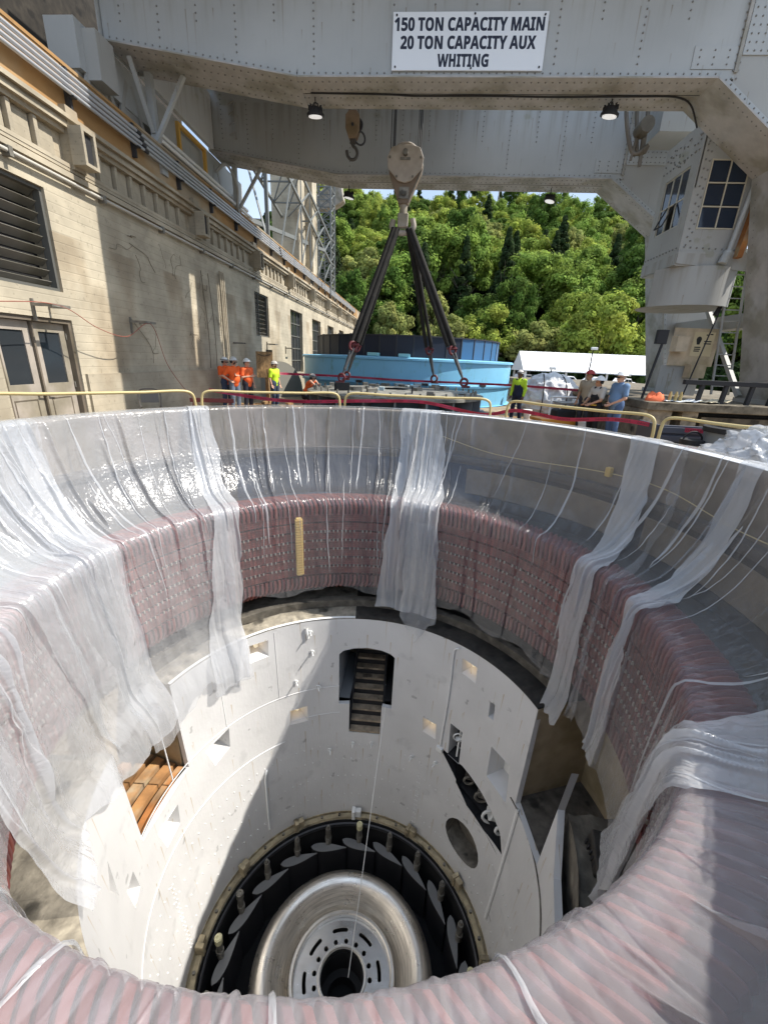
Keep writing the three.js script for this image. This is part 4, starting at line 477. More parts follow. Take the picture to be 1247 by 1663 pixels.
{ // concrete pier and steelwork on the roof beyond the crane
  const t = thing('concrete_pier', 'tall square concrete pier standing on the powerhouse roof', 'pier', [WX - 1.4, 6.3, -31]); add('shaft', RB(1.7, 8, 2.2, 0.06, 0, 4, 0), M.wall, t); add('offset', RB(0.5, 7, 1.2, 0.04, 1.1, 3.5, -1.0), M.wall, t); add('cap', RB(2.1, 0.4, 2.6, 0.05, 0, 8.2, 0), M.wall, t);
  const galv = std([0.17, 0.18, 0.175], 0.6, { metalness: 0.1 });  // steel colour darkened to carry the shade on this steelwork
  const lattice = (name, label, x0, x1, z0, z1, y0, y1, n, cat) => { const q = thing(name, label, cat); const C = [[x0, z0], [x1, z0], [x1, z1], [x0, z1]]; for (const [x, z] of C) add('corner_post', bar([x, y0, z], [x, y1, z], 0.1, 0.1), galv, q); const h = (y1 - y0) / n; for (let k = 0; k < n; k++) for (let i = 0; i < 4; i++) { const [ax, az] = C[i], [bx, bz] = C[(i + 1) % 4], a = y0 + k * h, b = a + h; add('brace', bar([ax, a, az], [bx, b, bz], 0.05, 0.05), galv, q); add('brace', bar([bx, a, bz], [ax, b, az], 0.05, 0.05), galv, q); add('girt', bar([ax, b, az], [bx, b, bz], 0.06, 0.06), galv, q); } return q; };
  lattice('lattice_tower', 'slim galvanised lattice tower rising beyond the concrete pier', WX - 1.1, WX + 0.1, -36.6, -38.2, 6.4, 16, 12, 'tower');
  const tr = thing('steel_truss', 'galvanised roof truss steelwork between the crane and the concrete pier', 'truss'); const P0 = [WX - 0.3, 11.8, -21], P1 = [WX + 0.2, 8.6, -36], O = [0, 1.5, 0], at = k => P0.map((v, i) => lerp(v, P1[i], k));
  add('chord', bar(P0, P1, 0.12, 0.12), galv, tr); add('chord', bar(P0.map((v, i) => v + O[i]), P1.map((v, i) => v + O[i]), 0.12, 0.12), galv, tr); add('chord', bar([P0[0] - 1.6, P0[1], P0[2]], [P1[0] - 1.6, P1[1], P1[2]], 0.12, 0.12), galv, tr);
  for (let k = 0; k < 8; k++) { const a = at(k / 8), b = at((k + 1) / 8); add('web', bar(a, b.map((v, i) => v + O[i]), 0.07, 0.07), galv, tr); add('web', bar(b, b.map((v, i) => v + O[i]), 0.05, 0.05), galv, tr); add('web', bar(a, [b[0] - 1.6, b[1], b[2]], 0.05, 0.05), galv, tr); }
  for (let k = 0; k < 8; k++) { const a = at(k / 8), b = at((k + 1) / 8); add('web', bar(a, [a[0] - 1.6, a[1], a[2]], 0.07, 0.07), galv, tr); add('web', bar(a.map((v, i) => v + O[i]), [b[0] - 1.6, b[1], b[2]], 0.06, 0.06), galv, tr); if (k > 2) add('leg', bar(b, [b[0], 6.4, b[2]], 0.07, 0.07), galv, tr); if (k > 1) add('web', bar([a[0], 7.2, a[2]], [b[0], b[1], b[2]], 0.06, 0.06), galv, tr); }
  add('column', bar([WX - 0.6, 6.4, -24], [WX - 0.6, 11.6, -24], 0.16, 0.16), galv, tr); add('column', bar([WX - 2.2, 6.4, -23], [WX - 2.2, 11.8, -23], 0.16, 0.16), galv, tr); add('strut', bar([WX - 2.2, 8.4, -24], [WX + 0.2, 9, -34], 0.14, 0.2), galv, tr); add('strut', bar([WX - 0.6, 7.2, -24], [WX - 2.2, 11.2, -26], 0.08, 0.08), galv, tr);
  const cr = thing('jib_head', 'pale rounded crane jib end showing against the trees behind the lattice tower', 'jib', [WX - 0.7, 13.2, -40]); cr.scale.setScalar(0.62); const sh = new THREE.Shape(); sh.moveTo(-2.4, -0.2); sh.quadraticCurveTo(0.2, -0.9, 2.1, 0.6); sh.lineTo(1.7, 2.6); sh.lineTo(0.1, 2.9); sh.quadraticCurveTo(-0.2, 1.0, -2.4, 1.0); sh.closePath(); add('housing', new THREE.ExtrudeGeometry(sh, { depth: 1.4, bevelEnabled: true, bevelSize: 0.04, bevelThickness: 0.04, bevelSegments: 1 }), std([0.42, 0.40, 0.35], 0.6, { map: T.grime }), cr); add('boom', bar([-2.4, 0.4, 0.7], [-6, 0.2, 0.7], 0.7, 0.7), galv, cr);
}
// ---------------------------------------------------------------- the gantry crane over the pit
const crane = thing('gantry_crane', 'huge riveted grey gantry crane with two box girders and an operator cab', 'gantry crane');
const rivG = new THREE.SphereGeometry(0.02, 6, 3, 0, Math.PI * 2, 0, Math.PI / 2);
function rivets(parent, list, mat = M.rivetDark, name = 'rivets', s = 1) { const im = new THREE.InstancedMesh(rivG, mat, list.length), m = new THREE.Matrix4(), q = new THREE.Quaternion(), up = V(0, 1, 0); list.forEach(([p, n], i) => { q.setFromUnitVectors(up, V(...n)); m.compose(V(...p), q, V(s, s, s)); im.setMatrixAt(i, m); }); im.name = numbered(name, parent.uuid); im.userData.kind = 'stuff'; parent.add(im); }
const along = (p, q, step, n, list) => { const L = Math.hypot(...p.map((v, i) => q[i] - v)), k = Math.max(1, Math.round(L / step)); for (let i = 0; i <= k; i++) list.push([p.map((v, j) => lerp(v, q[j], i / k)), n]); };
{
  const INNER = [[-7.75, 8.66], [-3.2, 8.0], [6.15, 8.0], [8.22, 6.62], [9.55, 1.15]];
  const FR = [[-12.5, -13.62, 'front'], [-17.95, -19.05, 'rear']];
  for (const [z0, z1, which] of FR) {
    const front = which === 'front', top = 10.45;
    const gp = [[-7.75, 8.66], [-3.2, 8.0], [6.15, 8.0], [6.5, 8.0], [6.5, top], [-7.75, top]];
    const lp = [[6.5, 7.77], [8.22, 6.62], [9.55, 1.15], [10.75, 1.15], [10.55, top], [6.5, top]];
    const g = add('girder', extrude(gp, z0 - z1).translate(0, 0, z1), M.girder, crane);
    const l = add('leg', extrude(lp, z0 - z1 - 0.006).translate(0, 0, z1 + 0.003), M.leg, crane);
    // flange plates along the underside, in two strips with a seam
    const fl = (p, q, a, b, parent, ext = 0.05) => { const dx = q[0] - p[0], dy = q[1] - p[1], L = Math.hypot(dx, dy), an = Math.atan2(dy, dx); const m = B(L, 0.03, Math.abs(a - b), 0, 0, 0, 0, 0, an); m.translate((p[0] + q[0]) / 2 + Math.sin(an) * 0.016, (p[1] + q[1]) / 2 - Math.cos(an) * 0.016, (a + b) / 2); return add('flange_plate', m, M.flange, parent); };
    const zm = (z0 + z1) / 2;
    for (let i = 0; i < INNER.length - 1; i++) { const par = i < 2 ? g : l; if (i === 1) { fl(INNER[i], INNER[i + 1], z0 + 0.1, zm + 0.02, par); fl(INNER[i], INNER[i + 1], zm - 0.02, z1 - 0.1, par); add('flange_seam', B(9.3, 0.02, 0.06, 1.5, 7.985, zm), M.dark, par); } else fl(INNER[i], INNER[i + 1], z0 + 0.1, z1 - 0.1, par); }
    // flange angles on the web, gussets and splice plates
    const ang = (p, q, h, zz, parent) => { const n = Math.hypot(q[0] - p[0], q[1] - p[1]), nx = -(q[1] - p[1]) / n, ny = (q[0] - p[0]) / n; return add('flange_angle', extrude([[p[0], p[1]], [q[0], q[1]], [q[0] + nx * h, q[1] + ny * h], [p[0] + nx * h, p[1] + ny * h]], 0.014).translate(0, 0, zz), M.girder, parent); };
    for (let i = 0; i < INNER.length - 1; i++) ang(INNER[i], INNER[i + 1], 0.14, z0 + 0.001, i < 2 ? g : l);
    add('gusset_plate', extrude([[5.55, 8.16], [6.44, 8.16], [6.44, 8.55], [5.55, 8.55]], 0.016).translate(0, 0, z0 + 0.002), M.girder, g);
    add('gusset_plate', extrude([[6.56, 8.4], [7.9, 8.4], [7.9, 9.4], [6.56, 9.4]], 0.018).translate(0, 0, z0 + 0.002), M.girder, l);
    add('seam_angle', B(0.07, 2.4, 0.05, 6.5, 9.3, z0 + 0.02), M.flange, g);
    // rivets on the web and underside
    const R = [], n = [0, 0, 1]; const zf = z0 + 0.006, zr = z0 + 0.016;
    along([-7.6, 8.72 + 0.0, zr], [-3.2, 8.08, zr], 0.17, n, R); along([-3.2, 8.08, zr], [6.1, 8.08, zr], 0.17, n, R);
    for (let k = 0, x = -7.3; x < 6.2; x += 0.9, k++) { const yb = x < -3.2 ? 8.0 - (x + 3.2) * 0.145 + 0.25 : 8.25, long = k % 2; if (x > -1.15 && x < 2.5 && front) along([x, 9.25, zf], [x, 10.2, zf], 0.12, n, R); else along([x, long ? yb : 9.0, zf], [x, 10.2, zf], long ? 0.13 : 0.13, n, R); }
    for (let i = 0; i < 3; i++) for (let j = 0; j < 3; j++) R.push([[5.68 + i * 0.3, 8.24 + j * 0.12, z0 + 0.018], n]);
    for (let i = 0; i < 9; i++) for (let j = 0; j < 7; j++) R.push([[6.64 + i * 0.14, 8.47 + j * 0.14, z0 + 0.02], n]);
    for (const zz of [z0 - 0.08, z0 - 0.38, zm - 0.16, z1 + 0.08]) { along([-3.1, 7.968, zz], [6.0, 7.968, zz], 0.16, [0, -1, 0], R); along([-7.6, 8.6, zz], [-3.2, 7.968, zz], 0.17, [0, -1, 0], R); }
    along([6.55, 8.0, zr], [6.55, 10.2, zr], 0.14, n, R); along([6.45, 8.0, zr], [6.45, 10.2, zr], 0.14, n, R);
    along([8.32, 6.55, zr], [9.63, 1.2, zr], 0.17, n, R); along([6.35, 7.98, zr], [8.2, 6.75, zr], 0.15, n, R); along([10.6, 6.5, zf], [10.68, 1.2, zf], 0.17, n, R);
    for (const f of [0.06, 0.94]) { along([8.2, 6.6, lerp(z0, z1, f)], [9.53, 1.2, lerp(z0, z1, f)], 0.17, [-1, -0.24, 0], R); along([6.3, 7.87, lerp(z0, z1, f)], [8.15, 6.63, lerp(z0, z1, f)], 0.15, [-0.55, -0.83, 0], R); }
    for (const y of [2.6, 4.4, 5.2]) along([9.55 - (y - 1.15) * 0.243 - 0.005, y, z0 - 0.1], [9.55 - (y - 1.15) * 0.243 - 0.005, y, z1 + 0.1], 0.12, [-1, -0.24, 0], R);
    rivets(front ? g : g, R);
    add('base_plate', B(1.5, 0.12, 1.5, 10.15, 1.21, zm), M.leg, l);
    // end plate at the wall side
    add('end_plate', extrude([[-7.77, 8.6], [-7.77, top], [-7.8, top], [-7.8, 8.6]], z0 - z1 + 0.2).translate(0, 0, z1 - 0.1), M.girder, g);
  }
  // sill truck on the powerhouse roof that carries the wall end of both girders
  const tr = add('sill_beam', [box2([-8.5, 7.72, -11.6], [-7.82, 8.6, -20.9])], M.girder, crane);
  add('end_cover', box2([-7.75, 8.64, -13.75], [-7.62, 10.2, -17.9]), std([0.72, 0.72, 0.70], 0.5, { map: T.paint }), crane);
  for (const z of [-12.2, -13.4, -18.4, -20.2]) { const w = add('wheel_truck', [box2([-8.45, 7.25, z + 0.55], [-7.95, 7.72, z - 0.55]), box2([-7.95, 7.3, z + 0.3], [-7.85, 7.95, z - 0.3]), bar([-7.84, 7.4, z + 0.5], [-7.84, 8.3, z + 0.1], 0.06, 0.12), bar([-7.84, 7.4, z - 0.5], [-7.84, 8.3, z - 0.1], 0.06, 0.12)], M.leg, crane); for (const dz of [-0.3, 0.3]) add('wheel', rod([-8.42, 7.25, z + dz], [-7.98, 7.25, z + dz], 0.24, 0.24, 18), M.darkSteel, w); }
  add('drive_cover', box2([-7.82, 7.6, -11.8], [-7.5, 8.5, -12.4]), M.leg, crane); add('drive_cover', box2([-7.82, 7.5, -14.2], [-7.55, 8.35, -15.1]), M.leg, crane);
  add('hanger', [bar([-7.32, 8.58, -13.5], [-7.3, 6.5, -13.5], 0.16, 0.16), bar([-6.3, 8.42, -13.3], [-7.25, 7.1, -13.4], 0.09, 0.09), bar([-7.32, 8.5, -12.7], [-7.3, 7.3, -13.4], 0.1, 0.05), box2([-7.4, 6.4, -13.35], [-7.15, 6.75, -13.65])], M.girder, crane);
  add('hanger', [bar([-7.32, 8.62, -18.9], [-7.3, 6.6, -18.9], 0.16, 0.16), bar([-6.2, 8.45, -18.7], [-7.25, 7.1, -18.85], 0.09, 0.09)], M.girder, crane);
  for (const [y, x] of [[7.55, -7.5], [7.3, -7.35]]) add('current_rail', rod([x, y, -13.8], [x, y, -20.5], 0.06), M.whitePlain, crane);
  add('yellow_frame', [box2([-7.7, 7.7, -15.4], [-7.6, 8.4, -15.5]), box2([-7.7, 8.3, -15.5], [-7.6, 8.4, -17.2]), box2([-7.7, 7.7, -17.1], [-7.6, 8.3, -17.2])], std([0.65, 0.38, 0.08], 0.55), crane);
  add('cable_loop', tube([[-7.5, 7.9, -17.6], [-7.2, 8.2, -17.8], [-7.0, 7.7, -18.2], [-7.1, 7.1, -18.4], [-7.2, 6.9, -18.9]], 0.05, 30, 6), M.leg, crane);
  const ld = add('rung_ladder', [bar([-6.8, 8.95, -17.88], [-6.8, 10.0, -17.88], 0.05, 0.03), ...Array.from({ length: 4 }, (_, i) => bar([-7.0, 9.05 + i * 0.28, -17.85], [-6.8, 9.15 + i * 0.28, -17.85], 0.03, 0.03))], M.leg, crane);
  // footwalks, trolley and hoist on top of the girders
  add('footwalk', [box2([-8.2, 10.46, -10.7], [6.4, 10.52, -12.5]), box2([-8.2, 10.46, -19.1], [6.4, 10.52, -20.9])], M.flange, crane);
  const tro = add('trolley', [box2([-3.4, 10.6, -12.6], [1.4, 10.9, -14.6]), box2([-3.4, 10.6, -17.0], [1.4, 10.9, -18.9]), box2([-3.4, 10.6, -14.6], [-2.0, 10.9, -17.0]), box2([0.4, 10.6, -14.6], [1.4, 10.9, -17.0])], M.leg, crane);
  add('hoist_drum', [rod([-2.6, 11.7, -15.8], [0.8, 11.7, -15.8], 0.8, 0.8, 24), box2([-3.2, 10.9, -14.8], [-2.6, 12.2, -16.8]), box2([0.8, 10.9, -14.8], [1.3, 12.2, -16.8])], M.leg, crane);
  add('machine_house', [box2([-7.6, 10.5, -12.9], [-3.6, 12.6, -18.6])], M.girder, crane);
  add('cable', tube([[-3.0, 7.955, -13.0], [-1.0, 7.94, -13.02], [-0.6, 7.93, -13.04], [1.2, 7.93, -13.03], [2.9, 7.93, -13.06], [4.7, 7.93, -13.02], [5.7, 7.95, -13.1], [6.1, 7.9, -13.3], [6.5, 7.6, -13.6]], 0.02, 80, 5), M.dark, crane);
  // operator's cab
  const cab = add('cab', (() => { // body with window openings
    const Y0 = 5.05, Y1 = 8.0; const f = new THREE.Shape([[7.0, Y0], [8.75, Y0], [8.75, Y1 - 0.1], [7.0, Y1]].map(p => new THREE.Vector2(...p))); const h = new THREE.Path([[7.28, 5.58], [8.28, 5.58], [8.28, 7.15], [7.28, 7.15]].map(p => new THREE.Vector2(...p))); f.holes.push(h);
    const fr = new THREE.ExtrudeGeometry(f, { depth: 0.05, bevelEnabled: false }).translate(0, 0, -14.1);
    const s = new THREE.Shape([[14.05, Y0], [16.0, Y0], [16.0, Y1], [14.05, Y1]].map(p => new THREE.Vector2(...p))); s.holes.push(new THREE.Path([[14.45, 5.75], [15.7, 5.75], [15.7, 7.15], [14.45, 7.15]].map(p => new THREE.Vector2(...p))));
    const sd = new THREE.ExtrudeGeometry(s, { depth: 0.05, bevelEnabled: false }).rotateY(Math.PI / 2).translate(6.98, 0, 0);
    return [fr, sd, box2([7.0, Y1, -14.0], [9.0, Y1 + 0.05, -16.1]), box2([7.0, Y0 - 0.05, -14.05], [8.9, Y0, -16.0]), box2([8.7, Y0, -14.1], [8.75, Y1, -16.0]), box2([7.03, Y0, -15.95], [8.7, Y1, -16.0])]; })(), M.leg, crane);
  const gl = new THREE.MeshPhysicalMaterial({ color: rgb(0.02, 0.03, 0.05), roughness: 0.08, side: THREE.DoubleSide });
  const w1 = add('cab_window', [7.3, 7.78, 8.26].map((x, i) => box2([x - 0.015, 5.58, -14.03], [x + 0.015, 7.15, -14.06])).concat([5.6, 6.1, 6.63, 7.13].map(y => box2([7.315, y - 0.015, -14.035], [8.245, y + 0.015, -14.055]))), std([0.5, 0.46, 0.36], 0.6), cab);
  for (let i = 0; i < 2; i++) for (let j = 0; j < 3; j++) add('pane', box2([7.32 + i * 0.48, 5.62 + j * 0.52, -14.06], [7.76 + i * 0.48, 6.08 + j * 0.52, -14.067]), gl, w1);
  const w2 = add('cab_window', [14.45, 14.87, 15.28, 15.7].map(z => box2([7.0, 5.75, -z + 0.02], [7.04, 7.15, -z - 0.02])).concat([5.77, 6.42, 7.13].map(y => box2([7.005, y - 0.015, -14.47], [7.035, y + 0.015, -15.68]))), std([0.5, 0.48, 0.4], 0.6), cab);
  for (let i = 0; i < 3; i++) for (let j = 0; j < 2; j++) { if (i === 1 && j === 0) continue; add('pane', box2([7.02, 5.78 + j * 0.66, -14.47 - i * 0.415], [7.027, 6.4 + j * 0.7, -14.85 - i * 0.415]), gl, w2); }
  add('hopper_sash', [bar([6.99, 6.4, -14.87], [6.75, 5.85, -14.87], 0.03, 0.03), bar([6.99, 6.4, -15.28], [6.75, 5.85, -15.28], 0.03, 0.03), bar([6.75, 5.85, -14.87], [6.75, 5.85, -15.28], 0.03, 0.03)], M.dark, w2);
  add('skirt', [extrude([[6.97, 4.75], [8.95, 4.6], [8.95, 5.05], [6.97, 5.05]], 0.04).translate(0, 0, -14.06), box2([6.95, 4.72, -14.06], [7.0, 5.05, -16.0]), box2([7.0, 4.7, -14.06], [8.95, 4.74, -16.0])], M.leg, cab);
  add('drum_belly', [(() => { const g = surf(16, 4, (u, v) => { const a = lerp(-0.6, 1.35, u) - 0.2; return [7.95 + 1.25 * Math.sin(a - 0.4), lerp(4.7, 3.72 , v), -15.2 + 1.3 * Math.cos(a - 0.4)]; }); return g; })(), new THREE.CircleGeometry(1.2, 24).rotateX(-Math.PI / 2).translate(7.95, 3.74, -15.2)], M.leg, crane);
  const cr = []; along([7.1, 5.15, -14.045], [8.6, 5.1, -14.045], 0.16, [0, 0, 1], cr); along([7.12, 5.2, -14.045], [7.12, 7.9, -14.045], 0.2, [0, 0, 1], cr); along([7.22, 5.3, -14.045], [7.22, 7.9, -14.045], 0.2, [0, 0, 1], cr); along([7.1, 7.45, -14.045], [8.5, 7.4, -14.045], 0.2, [0, 0, 1], cr); along([6.975, 5.15, -14.2], [6.975, 5.15, -15.9], 0.17, [-1, 0, 0], cr); along([6.975, 7.4, -14.2], [6.975, 7.4, -15.9], 0.17, [-1, 0, 0], cr); { const r = rng(3); for (let i = 0; i < 34; i++) cr.push([[6.975, 7.3 + r() * 0.6, -14.2 - r() * 1.7], [-1, 0, 0]]); }
  rivets(cab, cr, M.rivetDark, 'rivets', 1.3);
  add('timber', bar([8.5, 4.9, -13.95], [8.75, 7.4, -13.95], 0.2, 0.14), M.rust, crane);
  add('cab_conduit', [tube([[8.2, 5.0, -13.9], [8.35, 6.2, -13.9], [8.5, 7.35, -13.9], [8.3, 7.9, -13.9]], 0.06, 30, 8), tube([[8.85, 4.9, -13.85], [8.95, 6.2, -13.85], [9.0, 7.4, -13.8]], 0.05, 20, 8), rod([8.12, 4.75, -13.9], [8.2, 5.05, -13.9], 0.12, 0.1)], M.girder, crane);
  add('pulley_gear', [...[0, 1, 2].map(i => tube([[5.7 + i * 0.3, 10, -16.6], [5.8 + i * 0.3, 9.0, -16.5], [6.2 + i * 0.12, 8.1, -16.4], [6.5, 8.3, -16.3]], 0.06, 24, 7)), rod([6.25, 8.7, -16.0], [6.25, 8.7, -16.5], 0.2, 0.2, 16), bar([6.35, 8.5, -16.4], [6.4, 7.8, -16.4], 0.09, 0.08), bar([6.15, 8.5, -16.4], [6.1, 7.95, -16.4], 0.06, 0.06)], std([0.2, 0.185, 0.16], 0.6, { map: T.grime }), crane); add('hoist_frame', box2([6.7, 8.6, -16.2], [8.4, 10.3, -17.4]), M.leg, crane);
  // panels, ladder and boxes between the legs
  const cream = std([0.62, 0.54, 0.40], 0.6, { map: T.grime });
  add('switch_panel', box2([7.9, 2.1, -14.95], [9.25, 3.2, -15.0]), cream, crane); add('panel_board', box2([7.75, 1.2, -15.02], [9.0, 2.1, -15.06]), M.leg, crane);
  add('switch_box', [box2([7.85, 2.5, -14.6], [8.2, 2.95, -14.95]), box2([8.45, 1.75, -14.6], [8.9, 2.15, -14.95])], cream, crane);
  const cv = document.createElement('canvas'); cv.width = 128; cv.height = 128; const x2 = cv.getContext('2d'); x2.fillStyle = '#d8c9a4'; x2.fillRect(0, 0, 128, 128); x2.fillStyle = '#222'; x2.beginPath(); x2.arc(36, 40, 16, Math.PI, 0); x2.lineTo(44, 66); x2.lineTo(28, 66); x2.fill(); for (const [a, b, w] of [[18, 78, 38], [18, 88, 38], [18, 98, 34], [70, 46, 44], [70, 58, 44], [74, 12, 18], [96, 8, 18]]) x2.fillRect(a, b, w, 6);
  const lt = new THREE.CanvasTexture(cv); lt.colorSpace = THREE.SRGBColorSpace; add('warning_label', new THREE.PlaneGeometry(0.62, 0.7).translate(8.8, 2.75, -14.94), std([0.9, 0.9, 0.9], 0.6, { map: lt }), crane, { uv: true });
  add('ladder', [bar([9.0, 1.3, -14.2], [8.55, 4.7, -14.2], 0.05, 0.05), bar([9.5, 1.3, -14.2], [9.0, 4.7, -14.2], 0.05, 0.05), ...Array.from({ length: 11 }, (_, i) => bar([9.0 - i * 0.04, 1.55 + i * 0.3, -14.2], [9.5 - i * 0.043, 1.55 + i * 0.3, -14.2], 0.025, 0.025))], M.leg, crane);
  add('cross_beam', [box2([9.4, 3.2, -13.7], [9.9, 3.6, -17.9]), bar([9.4, 1.3, -13.6], [9.2, 4.0, -16], 0.12, 0.12)], M.leg, crane);
}
{ // capacity sign
  const t = thing('capacity_sign', 'white sign with dark lettering of tonnage on the front girder', 'sign', [0.67, 8.6, -12.45]);
  const W = 3.36, H = 1.0, cv = document.createElement('canvas'); cv.width = 1344; cv.height = 400; const c = cv.getContext('2d'); c.fillStyle = '#e9eef4'; c.fillRect(0, 0, 1344, 400); c.fillStyle = '#10162e'; c.textAlign = 'center'; c.textBaseline = 'middle';
  const put = (s, x, y, w) => { c.font = 'bold 112px sans-serif'; const k = w / c.measureText(s).width; c.save(); c.translate(x, y); c.scale(k, 1.08); c.lineWidth = 5; c.strokeStyle = '#10162e'; c.strokeText(s, 0, 0); c.fillText(s, 0, 0); c.restore(); };
  put('150 TON CAPACITY MAIN', 668, 84, 1316); put('20 TON CAPACITY AUX', 664, 208, 1190); put('WHITING', 640, 332, 460);
  const tx = new THREE.CanvasTexture(cv); tx.colorSpace = THREE.SRGBColorSpace; tx.anisotropy = 8;
  add('board', RB(W, H, 0.03, 0.006), std([0.8, 0.82, 0.85], 0.45), t); add('lettering', new THREE.PlaneGeometry(W - 0.01, H - 0.01).translate(0, 0, 0.019), std([0.92, 0.92, 0.92], 0.5, { map: tx }), t, { uv: true });
  for (const [x, y] of [[-1.6, 0.44], [1.6, 0.44], [-1.6, -0.44], [1.6, -0.44], [0.1, 0.46], [0.1, -0.46]]) add('screw', rod([x, y, 0.015], [x, y, 0.035], 0.02), M.dark, t);
}
const lampLabels = ['round floodlight under the front girder beside the small hook', 'round floodlight under the front girder beside the operator cab', 'round floodlight under the rear girder near the jib head', 'round floodlight under the rear girder against the treetops'];
[[-2.94, 7.66, -13.2], [4.22, 7.71, -13.2], [-2.92, 7.58, -18.6], [4.37, 7.6, -18.6]].forEach((p, i) => { const t = thing('flood_light', lampLabels[i], 'floodlight', p, i * 0.5); add('stem', [rod([0, 0.32, 0], [0, 0.12, 0], 0.014), new THREE.TorusGeometry(0.06, 0.014, 6, 12).translate(0, 0.14, 0)], M.dark, t); add('housing', [new THREE.CylinderGeometry(0.12, 0.2, 0.14, 24).rotateX(0.2).translate(0, 0.04, 0), new THREE.CylinderGeometry(0.21, 0.21, 0.05, 24).rotateX(0.2).translate(0, -0.05, 0), ...Array.from({ length: 10 }, (_, k) => B(0.01, 0.1, 0.05, 0, 0.08, 0.15).rotateY(k * Math.PI / 5))], M.dark, t); add('lens', new THREE.CylinderGeometry(0.165, 0.165, 0.02, 24).rotateX(0.2).translate(0, -0.085, 0), new THREE.MeshStandardMaterial({ color: rgb(0.9, 0.9, 0.9), emissive: rgb(1, 1, 1), emissiveIntensity: 0.35 }), t); });
// ---------------------------------------------------------------- hooks, ropes and slings
{
  const rp = std([0.05, 0.05, 0.05], 0.6), t = thing('main_hook_block', 'large pale steel hook block hung on ropes between the girders', 'hook block', [-0.75, 0, -15.8]);
  const plate = [[-0.54, 7.62], [-0.42, 7.86], [-0.2, 7.92], [0.2, 7.92], [0.42, 7.86], [0.54, 7.62], [0.5, 7.35], [0.2, 7.05], [0, 7.0], [-0.2, 7.05], [-0.5, 7.35]];
  const pm = std([0.42, 0.40, 0.36], 0.55, { map: T.grime });
  for (const z of [0.26, -0.3]) { const p = add('side_plate', extrude(plate, 0.04, { bevel: 0.008 }).translate(0, 0, z), pm, t); if (z > 0) for (const [x, y] of [[-0.46, 7.62], [0.46, 7.62], [-0.24, 7.14], [0.24, 7.14]]) add('bolt', rod([x, y, z + 0.04], [x, y, z + 0.08], 0.035, 0.035, 6), M.gate, p); }
  for (let i = 0; i < 4; i++) add('sheave', [new THREE.TorusGeometry(0.42, 0.045, 8, 36).translate(0, 7.6, 0.17 - i * 0.12), new THREE.CylinderGeometry(0.4, 0.4, 0.05, 32).rotateX(Math.PI / 2).translate(0, 7.6, 0.17 - i * 0.12)], pm, t);
  add('axle_pin', [rod([0, 7.72, 0.3], [0, 7.72, 0.44], 0.085, 0.075, 16), B(0.3, 0.06, 0.05, 0, 7.58, 0.32)], M.gate, t);
  add('taper_body', [extrude([[-0.5, 7.34], [0.5, 7.34], [0.14, 6.5], [-0.14, 6.5]], 0.36).translate(0, 0, -0.18)], std([0.22, 0.18, 0.14], 0.75, { map: T.grime }), t);
  for (let i = 0; i < 4; i++) add('guard_bar', bar([0.5 - i * 0.05, 7.34, 0.2 - i * 0.1], [0.15, 6.55, 0.2 - i * 0.1], 0.02, 0.03), M.gate, t);
  add('lower_pin', [rod([0, 6.78, 0.18], [0, 6.78, 0.28], 0.09, 0.09, 16), B(0.3, 0.3, 0.05, 0, 6.76, 0.2)], M.gate, t);
  add('hook_shank', [rod([0, 6.5, 0], [0, 6.1, 0], 0.12, 0.12, 14), RB(0.34, 0.4, 0.24, 0.04, 0, 6.08, 0), tube([[-0.3, 6.1, 0], [-0.34, 5.9, 0], [-0.1, 5.76, 0], [0.1, 5.76, 0], [0.34, 5.9, 0], [0.3, 6.14, 0]], 0.09, 24, 8)], pm, t);
  const ropes = thing('hoist_ropes', 'thin dark hoist ropes above the large hook block', 'ropes', [-0.75, 0, -15.8]); for (const [x, z] of [[-0.46, 0.1], [-0.4, 0.02], [-0.38, -0.14], [-0.33, 0.16], [0.46, 0.1], [0.4, 0.02], [0.42, -0.14], [0.36, 0.14]]) add('rope', rod([x, 7.6, z], [x * 0.95, 11, z], 0.014, 0.014, 6), rp, ropes);
  const a = thing('auxiliary_hook', 'small rusty hook block hanging near the front girder', 'hook block', [-2.3, 2.24, -15.3]); a.scale.setScalar(0.68); const rm = std([0.30, 0.235, 0.165], 0.8, { map: T.grime });
  add('side_plate', extrude([[-0.3, 8.75], [-0.3, 9.2], [-0.15, 9.35], [0.15, 9.35], [0.28, 9.2], [0.28, 8.7], [0.16, 8.42], [-0.16, 8.42]], 0.05, { bevel: 0.01 }).translate(0, 0, 0.1), rm, a); add('side_plate', extrude([[-0.3, 8.75], [-0.3, 9.2], [-0.15, 9.35], [0.15, 9.35], [0.28, 9.2], [0.28, 8.7], [0.16, 8.42], [-0.16, 8.42]], 0.05, { bevel: 0.01 }).translate(0, 0, -0.15), rm, a);
  add('sheave', [new THREE.TorusGeometry(0.27, 0.04, 8, 28).translate(0.12, 8.9, 0), new THREE.CylinderGeometry(0.26, 0.26, 0.05, 24).rotateX(Math.PI / 2).translate(0.12, 8.9, 0), new THREE.TorusGeometry(0.24, 0.04, 8, 28).rotateY(0.5).translate(0.28, 8.5, -0.1)], M.darkSteel, a); add('pin', [rod([0, 8.86, 0.15], [0, 8.86, 0.22], 0.06)], M.darkSteel, a);
  add('hook', [tube([[0, 8.45, 0], [0, 8.2, 0], [0.14, 8.08, 0], [0.2, 7.9, 0], [0.1, 7.72, 0], [-0.08, 7.7, 0], [-0.22, 7.82, 0], [-0.27, 8.02, 0]], 0.065, 36, 8), RB(0.24, 0.22, 0.18, 0.03, 0, 8.36, 0)], std([0.06, 0.055, 0.05], 0.6), a);
